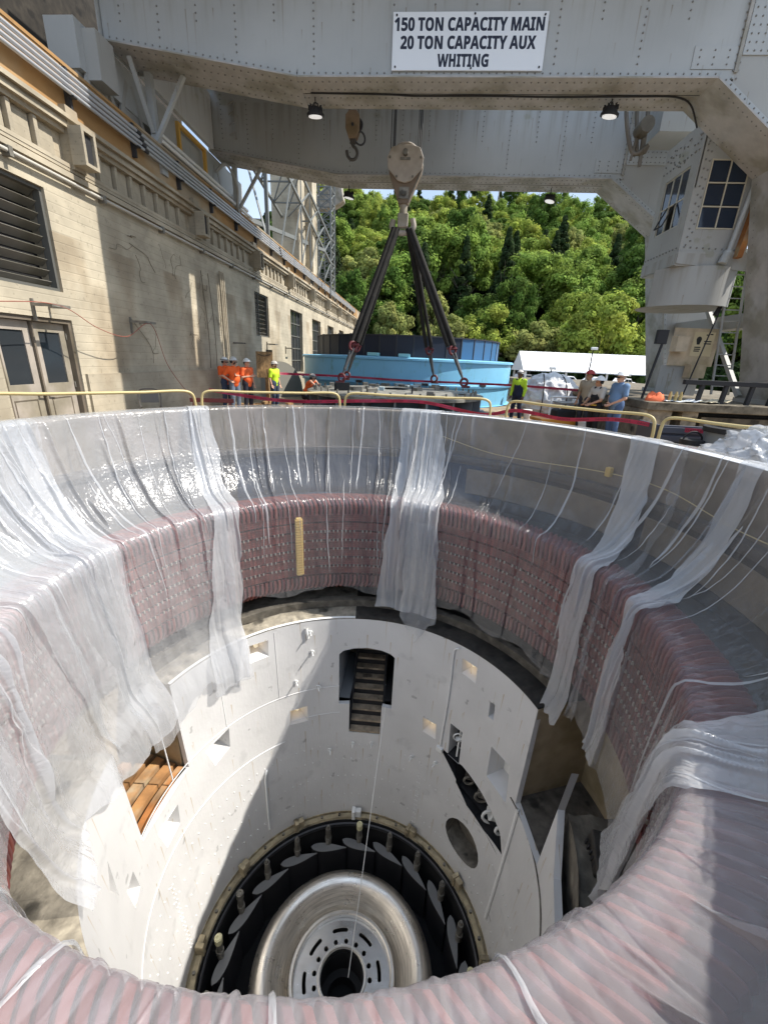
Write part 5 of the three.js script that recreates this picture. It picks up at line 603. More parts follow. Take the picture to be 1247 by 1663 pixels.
  for (const x of [-0.2, -0.15, 0.2, 0.24]) add('rope', rod([x, 9.2, 0], [x, 11, 0], 0.012, 0.012, 5), rp, a);
}
const DC = [-0.75, -15.8], sl = std([0.02, 0.019, 0.018], 0.85, { map: T.rough }), redM = std([0.11, 0.016, 0.02], 0.5), wireM = std([0.10, 0.10, 0.10], 0.5, { metalness: 0.5 });
[[-2.55, -14.55, 'dark doubled lifting sling running to the disc edge by the crouching worker'], [-2.75, -17.0, 'dark lifting sling behind the one by the crouching worker'], [1.7, -15.2, 'dark lifting sling running to the disc edge nearest the dark vest worker'], [0.72, -17.4, 'thinner dark lifting sling running to the far side of the disc']].forEach(([x, z, label], i) => {
  const t = thing('lifting_sling', label, 'sling'); const top = [DC[0] + (x < DC[0] ? -0.22 : 0.22), 5.85, DC[1] + (z > DC[1] ? 0.06 : -0.06)], end = [x, 1.08, z], at = k => top.map((v, j) => lerp(v, end[j], k));
  const w = i === 3 ? 0.1 : 0.13; for (const o of [-0.09, 0.09]) add('strap', rod(at(0).map((v, j) => v + (j === 0 ? o * 0.5 : 0)), at(0.72).map((v, j) => v + (j === 0 ? o : 0)), w * 0.72, w * 0.66, 8), sl, t);
  add('red_shackle', [new THREE.TorusGeometry(0.13, 0.045, 6, 16).rotateY(0.6).translate(...at(0.745)), rod(at(0.735).map((v, j) => v + (j === 0 ? -0.17 : 0)), at(0.735).map((v, j) => v + (j === 0 ? 0.17 : 0)), 0.04)], redM, t);
  add('wire', [rod(at(0.76).map((v, j) => v + (j === 0 ? 0.05 : 0)), at(0.93), 0.035), rod(at(0.76).map((v, j) => v + (j === 0 ? -0.05 : 0)), at(0.93), 0.035)], wireM, t);
  add('turnbuckle', rod(at(0.8), at(0.9), 0.055), wireM, t);
  add('red_shackle', [new THREE.TorusGeometry(0.12, 0.042, 6, 16).rotateY(-0.4).translate(...at(0.955)), rod(at(0.985).map((v, j) => v + (j === 0 ? -0.14 : 0)), at(0.985).map((v, j) => v + (j === 0 ? 0.14 : 0)), 0.04)], redM, t);
});
// ---------------------------------------------------------------- loads on the deck
{
  const m = std([0.17, 0.20, 0.23], 0.6, { map: T.grime }), t = thing('turbine_head_cover', 'round grey steel disc with studs and ribs hanging in the slings', 'head cover', [DC[0], 0, DC[1]]);
  const rs = p => ringSurf(p, -180, 180, 120, 0.5);
  add('top_plate', rs([[0.5, 0.95], [2.2, 0.92], [3.05, 0.86], [3.1, 0.84], [3.1, 0.76], [2.6, 0.76]]), std([0.30, 0.31, 0.30], 0.7, { map: T.rough }), t, { uv: true });
  add('inner_drum', rs([[2.45, 0.78], [2.45, 0.2]]), std([0.07, 0.12, 0.17], 0.6), t, { uv: true });
  add('bottom_flange', rs([[2.4, 0.34], [3.2, 0.34], [3.24, 0.31], [3.24, 0.2], [2.4, 0.2]]), m, t, { uv: true });
  for (let k = 0; k < 20; k++) { const g = B(0.62, 0.44, 0.06); g.rotateY(k * 18 * D + 0.05).translate(...cylP(2.74, 0.55, k * 18 + 3)); add('rib', g, m, t); }
  for (let k = 0; k < 40; k++) add('stud', rod(cylP(2.85, 0.85, k * 9), cylP(2.85, 1.0, k * 9), 0.035, 0.03, 6), M.gate, t);
  add('hatch_frame', [box2([-1.9, 0.92, 1.6], [-1.4, 1.16, 1.55]), box2([0.6, 0.9, 1.8], [0.65, 1.15, 1.5]), box2([-1.9, 1.1, 1.6], [-1.85, 0.9, 1.3])], M.dark, t);
  const r = rng(9); for (let i = 0; i < 26; i++) { const a = r() * 360, R = 0.6 + r() * 2.2; add('fitting', RB(0.1 + r() * 0.3, 0.06 + r() * 0.12, 0.1 + r() * 0.3, 0.015, 0, 0, 0, r() * 3).translate(...cylP(R, 0.97, a)), r() > 0.5 ? M.gate : std([0.3, 0.36, 0.38], 0.6), t); }
  for (const a of [100, 200, 330, 260, 40]) { const p = cylP(2.8, 0, a); const b = thing('timber_block', 'timber cribbing block under the grey disc', 'block', [DC[0] + p[0], 0.02, DC[1] + p[2]], a, 'timber blocks under the disc'); add('timber', RB(0.3, 0.18, 0.7, 0.01, 0, 0.09, 0), M.ply, b); }
}
{
  const blue = std([0.25, 0.62, 0.90], 0.42, { map: T.paint }), t = thing('rotor_housing', 'big sky blue round steel cover with a dark panelled ring on top', 'machine cover', [-0.6, 0, -24.5]);
  const rs = p => ringSurf(p, -180, 180, 160, 0.5);
  add('upper_shell', rs([[4.6, 2.06], [5.5, 2.03], [5.56, 2.0], [5.56, 1.92], [5.46, 1.9], [5.46, 0.98], [5.5, 0.95]]), blue, t, { uv: true });
  add('joint_flange', rs([[5.48, 0.96], [5.58, 0.94], [5.58, 0.86], [5.48, 0.84]]), std([0.10, 0.27, 0.42], 0.5), t, { uv: true });
  add('lower_shell', rs([[5.48, 0.85], [5.46, 0.05], [5.6, 0.03]]), blue, t, { uv: true });
  for (let k = 0; k < 12; k++) add('lug', RB(0.12, 0.1, 0.3, 0.02).rotateY(k * 30 * D).translate(...cylP(5.56, 0.99, k * 30 + 10)), M.darkSteel, t);
  const navy = std([0.006, 0.012, 0.028], 0.5), navy2 = std([0.04, 0.13, 0.26], 0.4); for (let k = 0; k < 40; k++) { const g = B(0.7, 0.86, 0.05).rotateY((k * 9 + 90) * D).translate(...cylP(4.72, 2.5, k * 9)); const p = add('ring_panel', g, (k > 33 || k < 1) ? navy2 : navy, t); add('stiffener', RB(0.06, 0.92, 0.12, 0.01).rotateY((k * 9 + 4.5 + 90) * D).translate(...cylP(4.72, 2.52, k * 9 + 4.5)), M.darkSteel, p); }
  add('ring_top', rs([[4.6, 2.95], [4.8, 2.95], [4.8, 2.9]]), M.darkSteel, t, { uv: true });
  for (const [a, R] of [[120, 5.1], [60, 5.2], [270, 5.1], [255, 5.15]]) add('fitting', RB(0.5, 0.14, 0.3, 0.03).rotateY(a * D + 1.57).translate(...cylP(R, 2.12, a)), std([0.3, 0.62, 0.66], 0.5), t);
}
// ---------------------------------------------------------------- yellow guard rails round the ring and the tape
const railLabels = ['yellow tube guard rail in front of the grey double door', 'yellow tube guard rail in front of the orange shirts', 'yellow tube guard rail in front of the lifted disc', 'yellow tube guard rail in front of the men by the ledge', 'yellow tube guard rail by the steel barrel and clear bundle'];
[[[-6.95, -6.35], [-4.6, -8.85]], [[-4.5, -8.95], [-1.75, -10.05]], [[-1.65, -10.2], [1.75, -10.3]], [[2.1, -10.15], [4.35, -8.15]], [[4.42, -8.05], [6.2, -6.0]]].forEach(([p, q], i) => {
  const t = thing('guard_rail', railLabels[i], 'guard rail'), H = 1.13, at = (k, y) => [lerp(p[0], q[0], k), y, lerp(p[1], q[1], k)], r = 0.028, c = 0.04;
  add('rail_tube', tube([at(0, 0.02), at(0, 0.5), at(0, H - 0.2), at(c * 0.25, H - 0.06), at(c, H), at(0.3, H), at(0.7, H), at(1 - c, H), at(1 - c * 0.25, H - 0.06), at(1, H - 0.2), at(1, 0.5), at(1, 0.02)], r, 120, 8), M.yellowRail, t, { uv: true });
  add('mid_rail', rod(at(0, 0.55), at(1, 0.55), 0.025), M.yellowRail, t); add('foot_plate', [B(0.16, 0.02, 0.16, ...at(0, 0.03)), B(0.16, 0.02, 0.16, ...at(1, 0.03))], M.yellowRail, t);
});
{ const cv = document.createElement('canvas'); cv.width = 512; cv.height = 64; const c = cv.getContext('2d'); c.fillStyle = '#d8305a'; c.fillRect(0, 0, 512, 64); c.fillStyle = '#6d1030'; c.font = 'bold 46px sans-serif'; c.textBaseline = 'middle'; c.fillText('DANGER', 20, 34); c.fillText('DANGER', 276, 34);
  const tx = new THREE.CanvasTexture(cv); tx.colorSpace = THREE.SRGBColorSpace; tx.wrapS = THREE.RepeatWrapping; const tm = std([0.55, 0.5, 0.55], 0.45, { map: tx });
  const tapes = [['red barrier tape strung low behind the rails across the deck', [[-5.6, 0.95, -11.6], [-3.6, 0.74, -11.8], [-1.2, 0.82, -12.1], [0.2, 0.86, -12.0], [1.9, 0.62, -11.9], [2.6, 0.8, -11.5], [3.6, 0.72, -10.8], [4.5, 0.86, -9.9], [5.4, 0.8, -9.2], [6.6, 0.9, -8.4]]], ['red barrier tape strung higher behind the lifted disc', [[-5.9, 1.25, -17], [-3.2, 1.18, -18.8], [-0.6, 1.12, -18.95], [1.9, 1.12, -18.9], [4.2, 1.16, -17.6], [6.5, 1.1, -17]]]];
  for (const [label, pts] of tapes) { const cur = new THREE.CatmullRomCurve3(pts.map(p => V(...p)), false, 'centripetal'), L = cur.getLength(); const g = surf(200, 2, (u, v) => { const p = cur.getPointAt(u), tw = 0.5 * noise(u * 14, 1, 3); return [p.x + (v - 0.5) * 0.06 * tw, p.y + (v - 0.5) * 0.085 * Math.cos(tw), p.z + (v - 0.5) * 0.08 * Math.sin(tw * 2)]; }, (u, v) => [u * L / 0.9, v]); add('barrier_tape', g, tm, scene, { uv: true, label, category: 'barrier tape' }); } }
// ---------------------------------------------------------------- the concrete ledge under the crane legs and things on and by it
{ const t = thing('crane_ledge', 'low concrete ledge with an overhanging slab under the crane legs', 'ledge');
  add('slab', [RB(8, 0.22, 20, 0.03, 10.05, 1.04, -21.9)], std([0.24, 0.215, 0.17], 0.9, { map: T.rough }), t);
  add('face', box2([6.15, 0, -12.05], [6.8, 0.93, -12.4]), M.concrete, t); add('recess_wall', box2([6.8, 0, -12.9], [14, 0.93, -13.1]), std([0.05, 0.045, 0.04], 0.9), t); add('lower_beam', box2([7.6, 0.55, -12.1], [14, 0.8, -12.5]), std([0.16, 0.14, 0.11], 0.9, { map: T.rough }), t);  // shade under the slab is put into the near-black recess colour
  add('pilaster', box2([6.06, 0, -12.0], [6.14, 0.93, -14]), M.concrete, t); add('pilaster', box2([7.1, 0, -12.1], [7.5, 0.92, -12.6]), M.concrete, t);
  add('wall_side', box2([6.2, 0, -12.4], [6.4, 0.93, -31.8]), M.concrete, t); }
{ const t = thing('pipe_rack', 'black steel rack standing on the crane ledge', 'frame', [7.9, 1.15, -12.15]); add('top_bar', RB(2.3, 0.12, 0.12, 0.01, 0.2, 0.52, 0), M.dark, t); for (const x of [-0.5, 0.1, 0.75, 1.3]) add('leg', bar([x, 0, 0], [x + 0.04, 0.5, 0], 0.09, 0.09), M.dark, t); }
{ const t = thing('drawings', 'loose white papers lying on the crane ledge', 'papers', [7.0, 1.16, -12.25]); const g = surf(14, 8, (u, v) => [u * 0.9 - 0.45, 0.03 * noise(u * 4, v * 4, 1) + 0.02 + 0.06 * Math.max(0, u - 0.8) * 5, v * 0.5 - 0.25]); add('sheet', g, std([0.75, 0.78, 0.8], 0.7), t); add('sheet', g.clone().rotateY(0.5).translate(0.9, 0.012, -0.1), std([0.6, 0.53, 0.38], 0.7), t); }
{ const t = thing('orange_tool_pile', 'orange cloth and bottles heaped on the ledge corner by the tall hat', 'tools', [6.4, 1.15, -12.3]); const g = new THREE.SphereGeometry(0.2, 14, 8); { const p = g.attributes.position; for (let i = 0; i < p.count; i++) p.setXYZ(i, p.getX(i) * (1.3 + 0.4 * noise(p.getX(i) * 9, p.getZ(i) * 9, 1)), Math.max(0, p.getY(i)) * (1 + noise(p.getX(i) * 12, p.getZ(i) * 12, 4)), p.getZ(i)); g.computeVertexNormals(); } add('cloth', g, std([0.75, 0.16, 0.06], 0.8), t); for (const x of [0.35, 0.5, 0.62]) add('bottle', [new THREE.CylinderGeometry(0.04, 0.04, 0.2, 10).translate(x, 0.1, 0.05), new THREE.CylinderGeometry(0.02, 0.035, 0.07, 10).translate(x, 0.23, 0.05)], std([0.4, 0.3, 0.12], 0.3), t); }
{ const t = thing('steel_barrel', 'grey open barrel standing behind the guard rail end', 'barrel', [5.85, 0, -8.2]); const b = std([0.20, 0.22, 0.24], 0.45, { map: T.paint }); add('body', ringSurf([[0.5, 0.02], [0.5, 0.3], [0.515, 0.33], [0.5, 0.36], [0.5, 0.62], [0.515, 0.65], [0.5, 0.68], [0.5, 0.96], [0.52, 0.98], [0.5, 1.0], [0.47, 0.98], [0.47, 0.1]], -180, 180, 48), b, t, { uv: true }); add('liner_bag', ringSurf([[0.53, 0.9], [0.535, 0.99], [0.46, 1.01], [0.44, 0.8], [0.1, 0.78]], -180, 180, 48), M.dark, t, { uv: true }); add('board_lid', RB(0.62, 0.04, 0.3, 0.008, 0.05, 1.02, 0.05, 0.2), std([0.62, 0.5, 0.32], 0.8, { map: T.ply }), t); }
{ const t = thing('orange_cooler', 'small orange water cooler with a black lid beside the barrel', 'cooler', [5.2, 0, -8.35]); add('body', new THREE.CylinderGeometry(0.19, 0.17, 0.42, 24).translate(0, 0.42, 0), std([0.75, 0.13, 0.03], 0.5), t); add('lid', [new THREE.CylinderGeometry(0.2, 0.2, 0.1, 24).translate(0, 0.68, 0), new THREE.TorusGeometry(0.17, 0.018, 6, 20, Math.PI).translate(0, 0.7, 0)], M.dark, t); add('stand', RB(0.5, 0.2, 0.5, 0.02, 0, 0.1, 0), M.darkSteel, t); }
{ const t = thing('dark_crates', 'dark slatted crate beneath the slab by the cooler', 'crate', [5.75, 0, -9.6]); add('panel', [RB(1.5, 0.85, 0.06, 0.01, 0, 0.45, 0.4), RB(0.06, 0.85, 0.8, 0.01, -0.75, 0.45, 0)], std([0.05, 0.055, 0.075], 0.7), t); for (let i = 0; i < 5; i++) add('slat', RB(1.46, 0.12, 0.03, 0.006, 0, 0.1 + i * 0.17, 0.45), std([0.06, 0.065, 0.085], 0.7), t); }
function crumple(R, sx, sy, sz, seed, amp = 0.25) { const g = new THREE.IcosahedronGeometry(R, 24), p = g.attributes.position; for (let i = 0; i < p.count; i++) { const x = p.getX(i), y = p.getY(i), z = p.getZ(i), k = 1 + amp * (1 - 2 * Math.abs(noise(x * 2.2 / R, y * 2.2 / R, z * 2.2 / R + seed))) * 0.6 + amp * 0.5 * (0.5 - Math.abs(noise(x * 6 / R, y * 6 / R, z * 6 / R + seed))) + amp * 0.25 * noise(x * 14 / R, y * 14 / R, z * 14 / R); p.setXYZ(i, x * k * sx, Math.max(y * k * sy, -R * 0.5 * sy), z * k * sz); } const q = mergeVertices((g.deleteAttribute('normal'), g.deleteAttribute('uv'), g)); q.computeVertexNormals(); return q; }
{ const t = thing('clear_film_bundle', 'heap of crumpled clear film on the deck beside the barrel', 'film bundle', [5.5, 0.42, -6.55]); add('film', crumple(0.8, 1.15, 0.75, 1.0, 3, 0.5), M.filmThick, t); add('film', crumple(0.62, 1.15, 0.8, 1.0, 8, 0.6), M.filmThick, t); add('core_roll', crumple(0.4, 1.3, 0.8, 1, 5, 0.4), std([0.6, 0.58, 0.52], 0.7), t); add('cardboard', B(0.9, 0.03, 0.6, 0.9, 0.5, -0.6, 0.2, 0.3, 0.15), std([0.5, 0.42, 0.28], 0.8), t); add('red_cloth', crumple(0.35, 1.5, 0.5, 1, 11, 0.5).translate(1.4, 0.42, -0.4), std([0.35, 0.02, 0.05], 0.9), t); }
{ const t = thing('silver_wrapped_bundle', 'large grey plastic wrapped bundle behind the dark vest worker', 'bundle', [5.35, 0.65, -18.2]); add('wrap', crumple(0.95, 1.15, 1.0, 0.9, 21, 0.16), new THREE.MeshPhysicalMaterial({ color: rgb(0.62, 0.64, 0.67), roughness: 0.25, side: THREE.DoubleSide }), t); for (const x of [-0.35, 0.3]) add('strap', new THREE.TorusGeometry(0.98, 0.02, 6, 40).rotateY(Math.PI / 2 + x * 0.4).scale(1, 1.0, 0.95).translate(x, 0, 0), M.dark, t); add('pallet', RB(1.9, 0.14, 1.5, 0.02, 0, -0.56, 0), M.ply, t); }
{ const t = thing('work_table', 'low work table covered with tools behind the guard rail', 'table', [5.25, 0, -15.2]); add('top', RB(1.6, 0.05, 0.8, 0.01, 0.3, 0.78, 0), std([0.25, 0.24, 0.22], 0.7), t); for (const [x, z] of [[-0.45, 0.35], [1.05, 0.35], [-0.45, -0.35], [1.05, -0.35]]) add('leg', rod([x, 0, z], [x, 0.78, z], 0.025), M.whitePlain, t); const r = rng(4); for (let i = 0; i < 9; i++) { const b = thing('hand_tool', 'small tool lying on the work table', 'tool', [5 + r() * 1.3, 0.81, -15.5 + r() * 0.6], r() * 3, 'tools on the work table'); add('body', RB(0.08 + r() * 0.2, 0.05 + r() * 0.1, 0.06, 0.012, 0, 0.04, 0), [M.dark, M.gate, M.whitePlain][i % 3], b); } }
{ const t = thing('pallet_truck', 'orange low cart with a white upright standing on the plywood deck', 'cart', [4.75, 0, -14.9], 0.2); const o = std([0.72, 0.30, 0.04], 0.5); add('bed', [RB(1.5, 0.1, 0.9, 0.02, 0, 0.25, 0), RB(1.5, 0.14, 0.05, 0.01, 0, 0.14, 0.43)], o, t); for (const [x, z] of [[-0.6, 0.35], [0.6, 0.35], [-0.6, -0.35], [0.6, -0.35]]) add('wheel', rod([x, 0.1, z - 0.04], [x, 0.1, z + 0.04], 0.1, 0.1, 14), M.dark, t); add('upright', [rod([-0.45, 0.3, 0.3], [-0.45, 1.0, 0.3], 0.03), rod([-0.45, 1.0, 0.3], [0.5, 1.0, 0.3], 0.03)], M.whitePlain, t); add('sacks', RB(0.7, 0.3, 0.5, 0.08, 0.2, 0.45, 0), M.dark, t); }
for (const [x, z, l, s] of [[5.1, -13.4, 'white plastic bucket on the plywood beside the dark overalls', 1], [4.2, -16.6, 'white plastic bucket near the silver wrapped bundle', 0.9]]) { const t = thing('bucket', l, 'bucket', [x, 0.02, z]); add('body', ringSurf([[0.13 * s, 0], [0.17 * s, 0.38 * s], [0.18 * s, 0.38 * s], [0.18 * s, 0.35 * s]], -180, 180, 28), M.whitePlain, t, { uv: true }); add('lid', new THREE.CylinderGeometry(0.175 * s, 0.175 * s, 0.02, 28).translate(0, 0.38 * s, 0), M.whitePlain, t); add('handle', new THREE.TorusGeometry(0.16 * s, 0.006, 5, 20, Math.PI).rotateX(2.4).translate(0, 0.32 * s, 0), M.gate, t); }
{ const t = thing('timber_beam', 'long timber beam behind the work table', 'beam', [7.0, 0, -22]); add('beam', RB(4.2, 0.3, 0.3, 0.02, 0, 1.0, 0), M.ply, t); for (const x of [-1.8, 1.8]) add('trestle', [bar([x, 0, 0.3], [x, 0.9, 0], 0.08, 0.08), bar([x, 0, -0.3], [x, 0.9, 0], 0.08, 0.08)], M.ply, t); }
{ const t = thing('sign_board', 'bare plywood board on a post beside the yellow shirt worker', 'board', [-5.85, 0, -16.9]); add('board', [RB(0.62, 0.95, 0.03, 0.006, 0, 1.55, 0, 0.4)], M.ply, t); add('post', RB(0.14, 1.4, 0.1, 0.01, 0.05, 0.7, -0.06), M.ply, t); add('base', [RB(0.9, 0.1, 0.12, 0.01, 0, 0.05, 0), RB(0.12, 0.1, 0.9, 0.01, 0, 0.15, 0)], M.ply, t); add('mark', [bar([-0.2, 1.92, 0.11], [0, 1.86, 0.03], 0.02, 0.02), bar([0.22, 1.93, -0.07], [0, 1.86, 0.03], 0.02, 0.02)], M.dark, t); }
{ const t = thing('tunnel_arch', 'low dark arched opening panel leaning on the sunlit wall', 'panel', [-6.6, 0, -21], 0.1); const s = new THREE.Shape(); s.moveTo(-1.4, 0); s.lineTo(-1.4, 0.3); s.absarc(0, 0.25, 1.4, Math.PI, 0, true); s.lineTo(1.4, 0); add('plate', new THREE.ExtrudeGeometry(s, { depth: 0.1, bevelEnabled: false, curveSegments: 24 }).rotateY(0.9), std([0.22, 0.21, 0.18], 0.9), t); }
[[-6.4, -14.4, 0.2], [-5.6, -15.6, 0.8], [-5.9, -15.9, 0.1], [-5.0, -17.1, 1.2]].forEach(([x, z, a], i) => { const t = thing('wood_offcut', 'short timber offcut lying on the plywood near the yellow shirt', 'offcut', [x, 0.03, z], a, 'timber offcuts on the deck'); add('timber', RB(0.5 - i * 0.06, 0.12, 0.16, 0.01, 0, 0.06, 0), M.ply, t); });
{ const t = thing('folding_chair', 'folded dark metal chair leaning by the wall', 'chair', [-6.55, 0, -10.4], 0.6); const m = std([0.1, 0.09, 0.08], 0.5); add('frame', [tube([[-0.22, 0, 0.25], [-0.22, 0.5, 0.05], [-0.22, 0.95, -0.12], [0, 1.0, -0.14], [0.22, 0.95, -0.12], [0.22, 0.5, 0.05], [0.22, 0, 0.25]], 0.016, 40, 6), bar([-0.2, 0, -0.25], [-0.2, 0.6, 0.06], 0.025, 0.025), bar([0.2, 0, -0.25], [0.2, 0.6, 0.06], 0.025, 0.025)], m, t); add('seat', RB(0.4, 0.03, 0.4, 0.01, 0, 0.48, -0.1), m, t); add('back', B(0.4, 0.25, 0.02, 0, 0.8, -0.07, -0.25), m, t); }
{ const t = thing('sawhorse', 'dark red sawhorse standing by the folded chair', 'sawhorse', [-5.35, 0, -11.2], 0.2); const m = std([0.16, 0.03, 0.03], 0.6); add('beam', RB(1.1, 0.1, 0.1, 0.01, 0, 0.72, 0), m, t); for (const x of [-0.45, 0.45]) add('legs_pair', [bar([x, 0, 0.3], [x, 0.72, 0], 0.06, 0.04), bar([x, 0, -0.3], [x, 0.72, 0], 0.06, 0.04)], m, t); }
for (const [i, [p, q, l]] of [[[6.2, 0.05, -12.9], [6.75, 2.95, -13.2], 'dark pole with a box leaning at the ledge end'], [[9.2, 0.4, -11.3], [9.6, 3.0, -12.2], 'dark strap hanging in front of the nearer crane leg'], [[8.0, 1.2, -13.9], [8.75, 4.2, -14.3], 'thin dark cable in front of the label panel']].entries()) { const t = thing('dark_pole', l, 'pole'); add('pole', rod(p, q, i === 2 ? 0.02 : 0.035), M.dark, t); add('fitting', i ? rod(q.map((v, j) => v - (j === 1 ? 0.7 : 0) - (j === 0 ? (q[0] - p[0]) * 0.27 : 0)), q.map((v, j) => v - (j === 1 ? 0.45 : 0) - (j === 0 ? (q[0] - p[0]) * 0.17 : 0)), 0.07, 0.05) : RB(0.28, 0.36, 0.14, 0.01, q[0] - 0.1, q[1] - 0.15, q[2]), M.dark, t); }
// ---------------------------------------------------------------- people
function blob(caps, lo, hi, cell, k = 0.03) {            // smooth union of tapered capsules [p, q, r0, r1(, flatten)] meshed on a grid
  const size = Math.max(...hi.map((v, i) => v - lo[i])), n = Math.ceil(size / cell) + 4, half = n / 2, c = lo.map((v, i) => (v + hi[i]) / 2), S = n * cell / 2;
  const mc = new MarchingCubes(n, new THREE.MeshBasicMaterial(), false, false, 120000); mc.isolation = 0; const F = mc.field; F.fill(-0.2);
  const acc = new Float32Array(n * n * n).fill(1e3);
  for (const [p, q, r0, r1, sq = 1] of caps) {
    const R = Math.max(r0, r1) + 3 * k + cell, b = [0, 1, 2].map(i => [Math.max(0, Math.floor((Math.min(p[i], q[i]) - R - c[i]) / cell + half)), Math.min(n - 1, Math.ceil((Math.max(p[i], q[i]) + R - c[i]) / cell + half))]);
    const d = [q[0] - p[0], q[1] - p[1], q[2] - p[2]], L2 = d[0] * d[0] + d[1] * d[1] + d[2] * d[2] + 1e-9;
    for (let z = b[2][0]; z <= b[2][1]; z++) for (let y = b[1][0]; y <= b[1][1]; y++) for (let x = b[0][0]; x <= b[0][1]; x++) {
      const X = (x - half) * cell + c[0] - p[0], Y = (y - half) * cell + c[1] - p[1], Z = (z - half) * cell + c[2] - p[2], t = clamp((X * d[0] + Y * d[1] + Z * d[2]) / L2), dx = X - d[0] * t, dy = Y - d[1] * t, dz = (Z - d[2] * t) * sq, dist = Math.sqrt(dx * dx + dy * dy + dz * dz) - lerp(r0, r1, t), i = x + y * n + z * n * n, a = acc[i], h = clamp(0.5 + 0.5 * (a - dist) / k); acc[i] = a > 100 ? dist : lerp(a, dist, h) - k * h * (1 - h);
    }
  }
  for (let i = 0; i < acc.length; i++) if (acc[i] < 100) F[i] = Math.max(-0.2, -acc[i]);
  mc.update(); const cnt = mc.count, g = new THREE.BufferGeometry(); g.setAttribute('position', new THREE.BufferAttribute(mc.positionArray.slice(0, cnt * 3), 3)); g.setAttribute('normal', new THREE.BufferAttribute(mc.normalArray.slice(0, cnt * 3), 3));
  const P = g.attributes.position; for (let i = 0; i < P.count; i++) P.setXYZ(i, P.getX(i) * S + c[0], P.getY(i) * S + c[1], P.getZ(i) * S + c[2]);
  return flat(g);
}
const HEAD = blob([[[0, 0.05, -0.01], [0, 0.02, 0.0], 0.085, 0.09], [[0, 0.02, 0.03], [0, -0.06, 0.045], 0.068, 0.05], [[0, -0.085, 0.065], [0, -0.09, 0.05], 0.028, 0.03], [[0, 0.0, 0.095], [0, -0.03, 0.112], 0.012, 0.017], [[-0.03, 0.025, 0.085], [0.03, 0.025, 0.085], 0.014, 0.014], [[0.086, 0.015, -0.005], [0.088, -0.025, -0.005], 0.016, 0.012], [[-0.086, 0.015, -0.005], [-0.088, -0.025, -0.005], 0.016, 0.012], [[-0.018, -0.055, 0.093], [0.018, -0.055, 0.093], 0.01, 0.01], [[0, -0.06, -0.01], [0, -0.16, -0.03], 0.058, 0.06]], [-0.13, -0.2, -0.13], [0.13, 0.16, 0.15], 0.007, 0.015);
const HAND = (() => { const c = [[[0, 0, 0], [0, -0.085, 0.0], 0.026, 0.032, 1.6], [[-0.018, -0.03, 0], [-0.022, -0.09, 0.004], 0.02, 0.016, 1.3], [[0.02, -0.03, 0], [0.022, -0.085, 0.004], 0.02, 0.016, 1.3]]; [[-0.028, 0.062], [-0.01, 0.072], [0.009, 0.068], [0.027, 0.052]].forEach(([x, L]) => { c.push([[x, -0.085, 0], [x * 1.1, -0.085 - L * 0.5, 0.012], 0.0095, 0.009], [[x * 1.1, -0.085 - L * 0.5, 0.012], [x * 1.1, -0.085 - L * 0.9, 0.038], 0.009, 0.008]); }); c.push([[-0.03, -0.025, 0.01], [-0.058, -0.06, 0.022], 0.013, 0.011], [[-0.058, -0.06, 0.022], [-0.06, -0.09, 0.036], 0.011, 0.009]); return blob(c, [-0.09, -0.19, -0.05], [0.06, 0.04, 0.07], 0.0055, 0.006); })();
const skinM = { pale: std([0.55, 0.32, 0.22], 0.55), tan: std([0.42, 0.22, 0.13], 0.55), brown: std([0.14, 0.07, 0.045], 0.5) };
const ARMS = { // elbow, wrist, hand direction for +x side; mirrored for the other
  down: [[0.25, 1.13, -0.02], [0.25, 0.90, 0.06]], hip: [[0.36, 1.17, -0.08], [0.2, 1.02, 0.1]], crossed: [[0.25, 1.16, 0.03], [-0.02, 1.2, 0.2]], clasp: [[0.26, 1.14, 0.02], [0.05, 0.98, 0.22]], work: [[0.24, 1.14, 0.08], [0.12, 1.02, 0.32]], reach: [[0.3, 0.95, 0.2], [0.22, 0.75, 0.42]] };
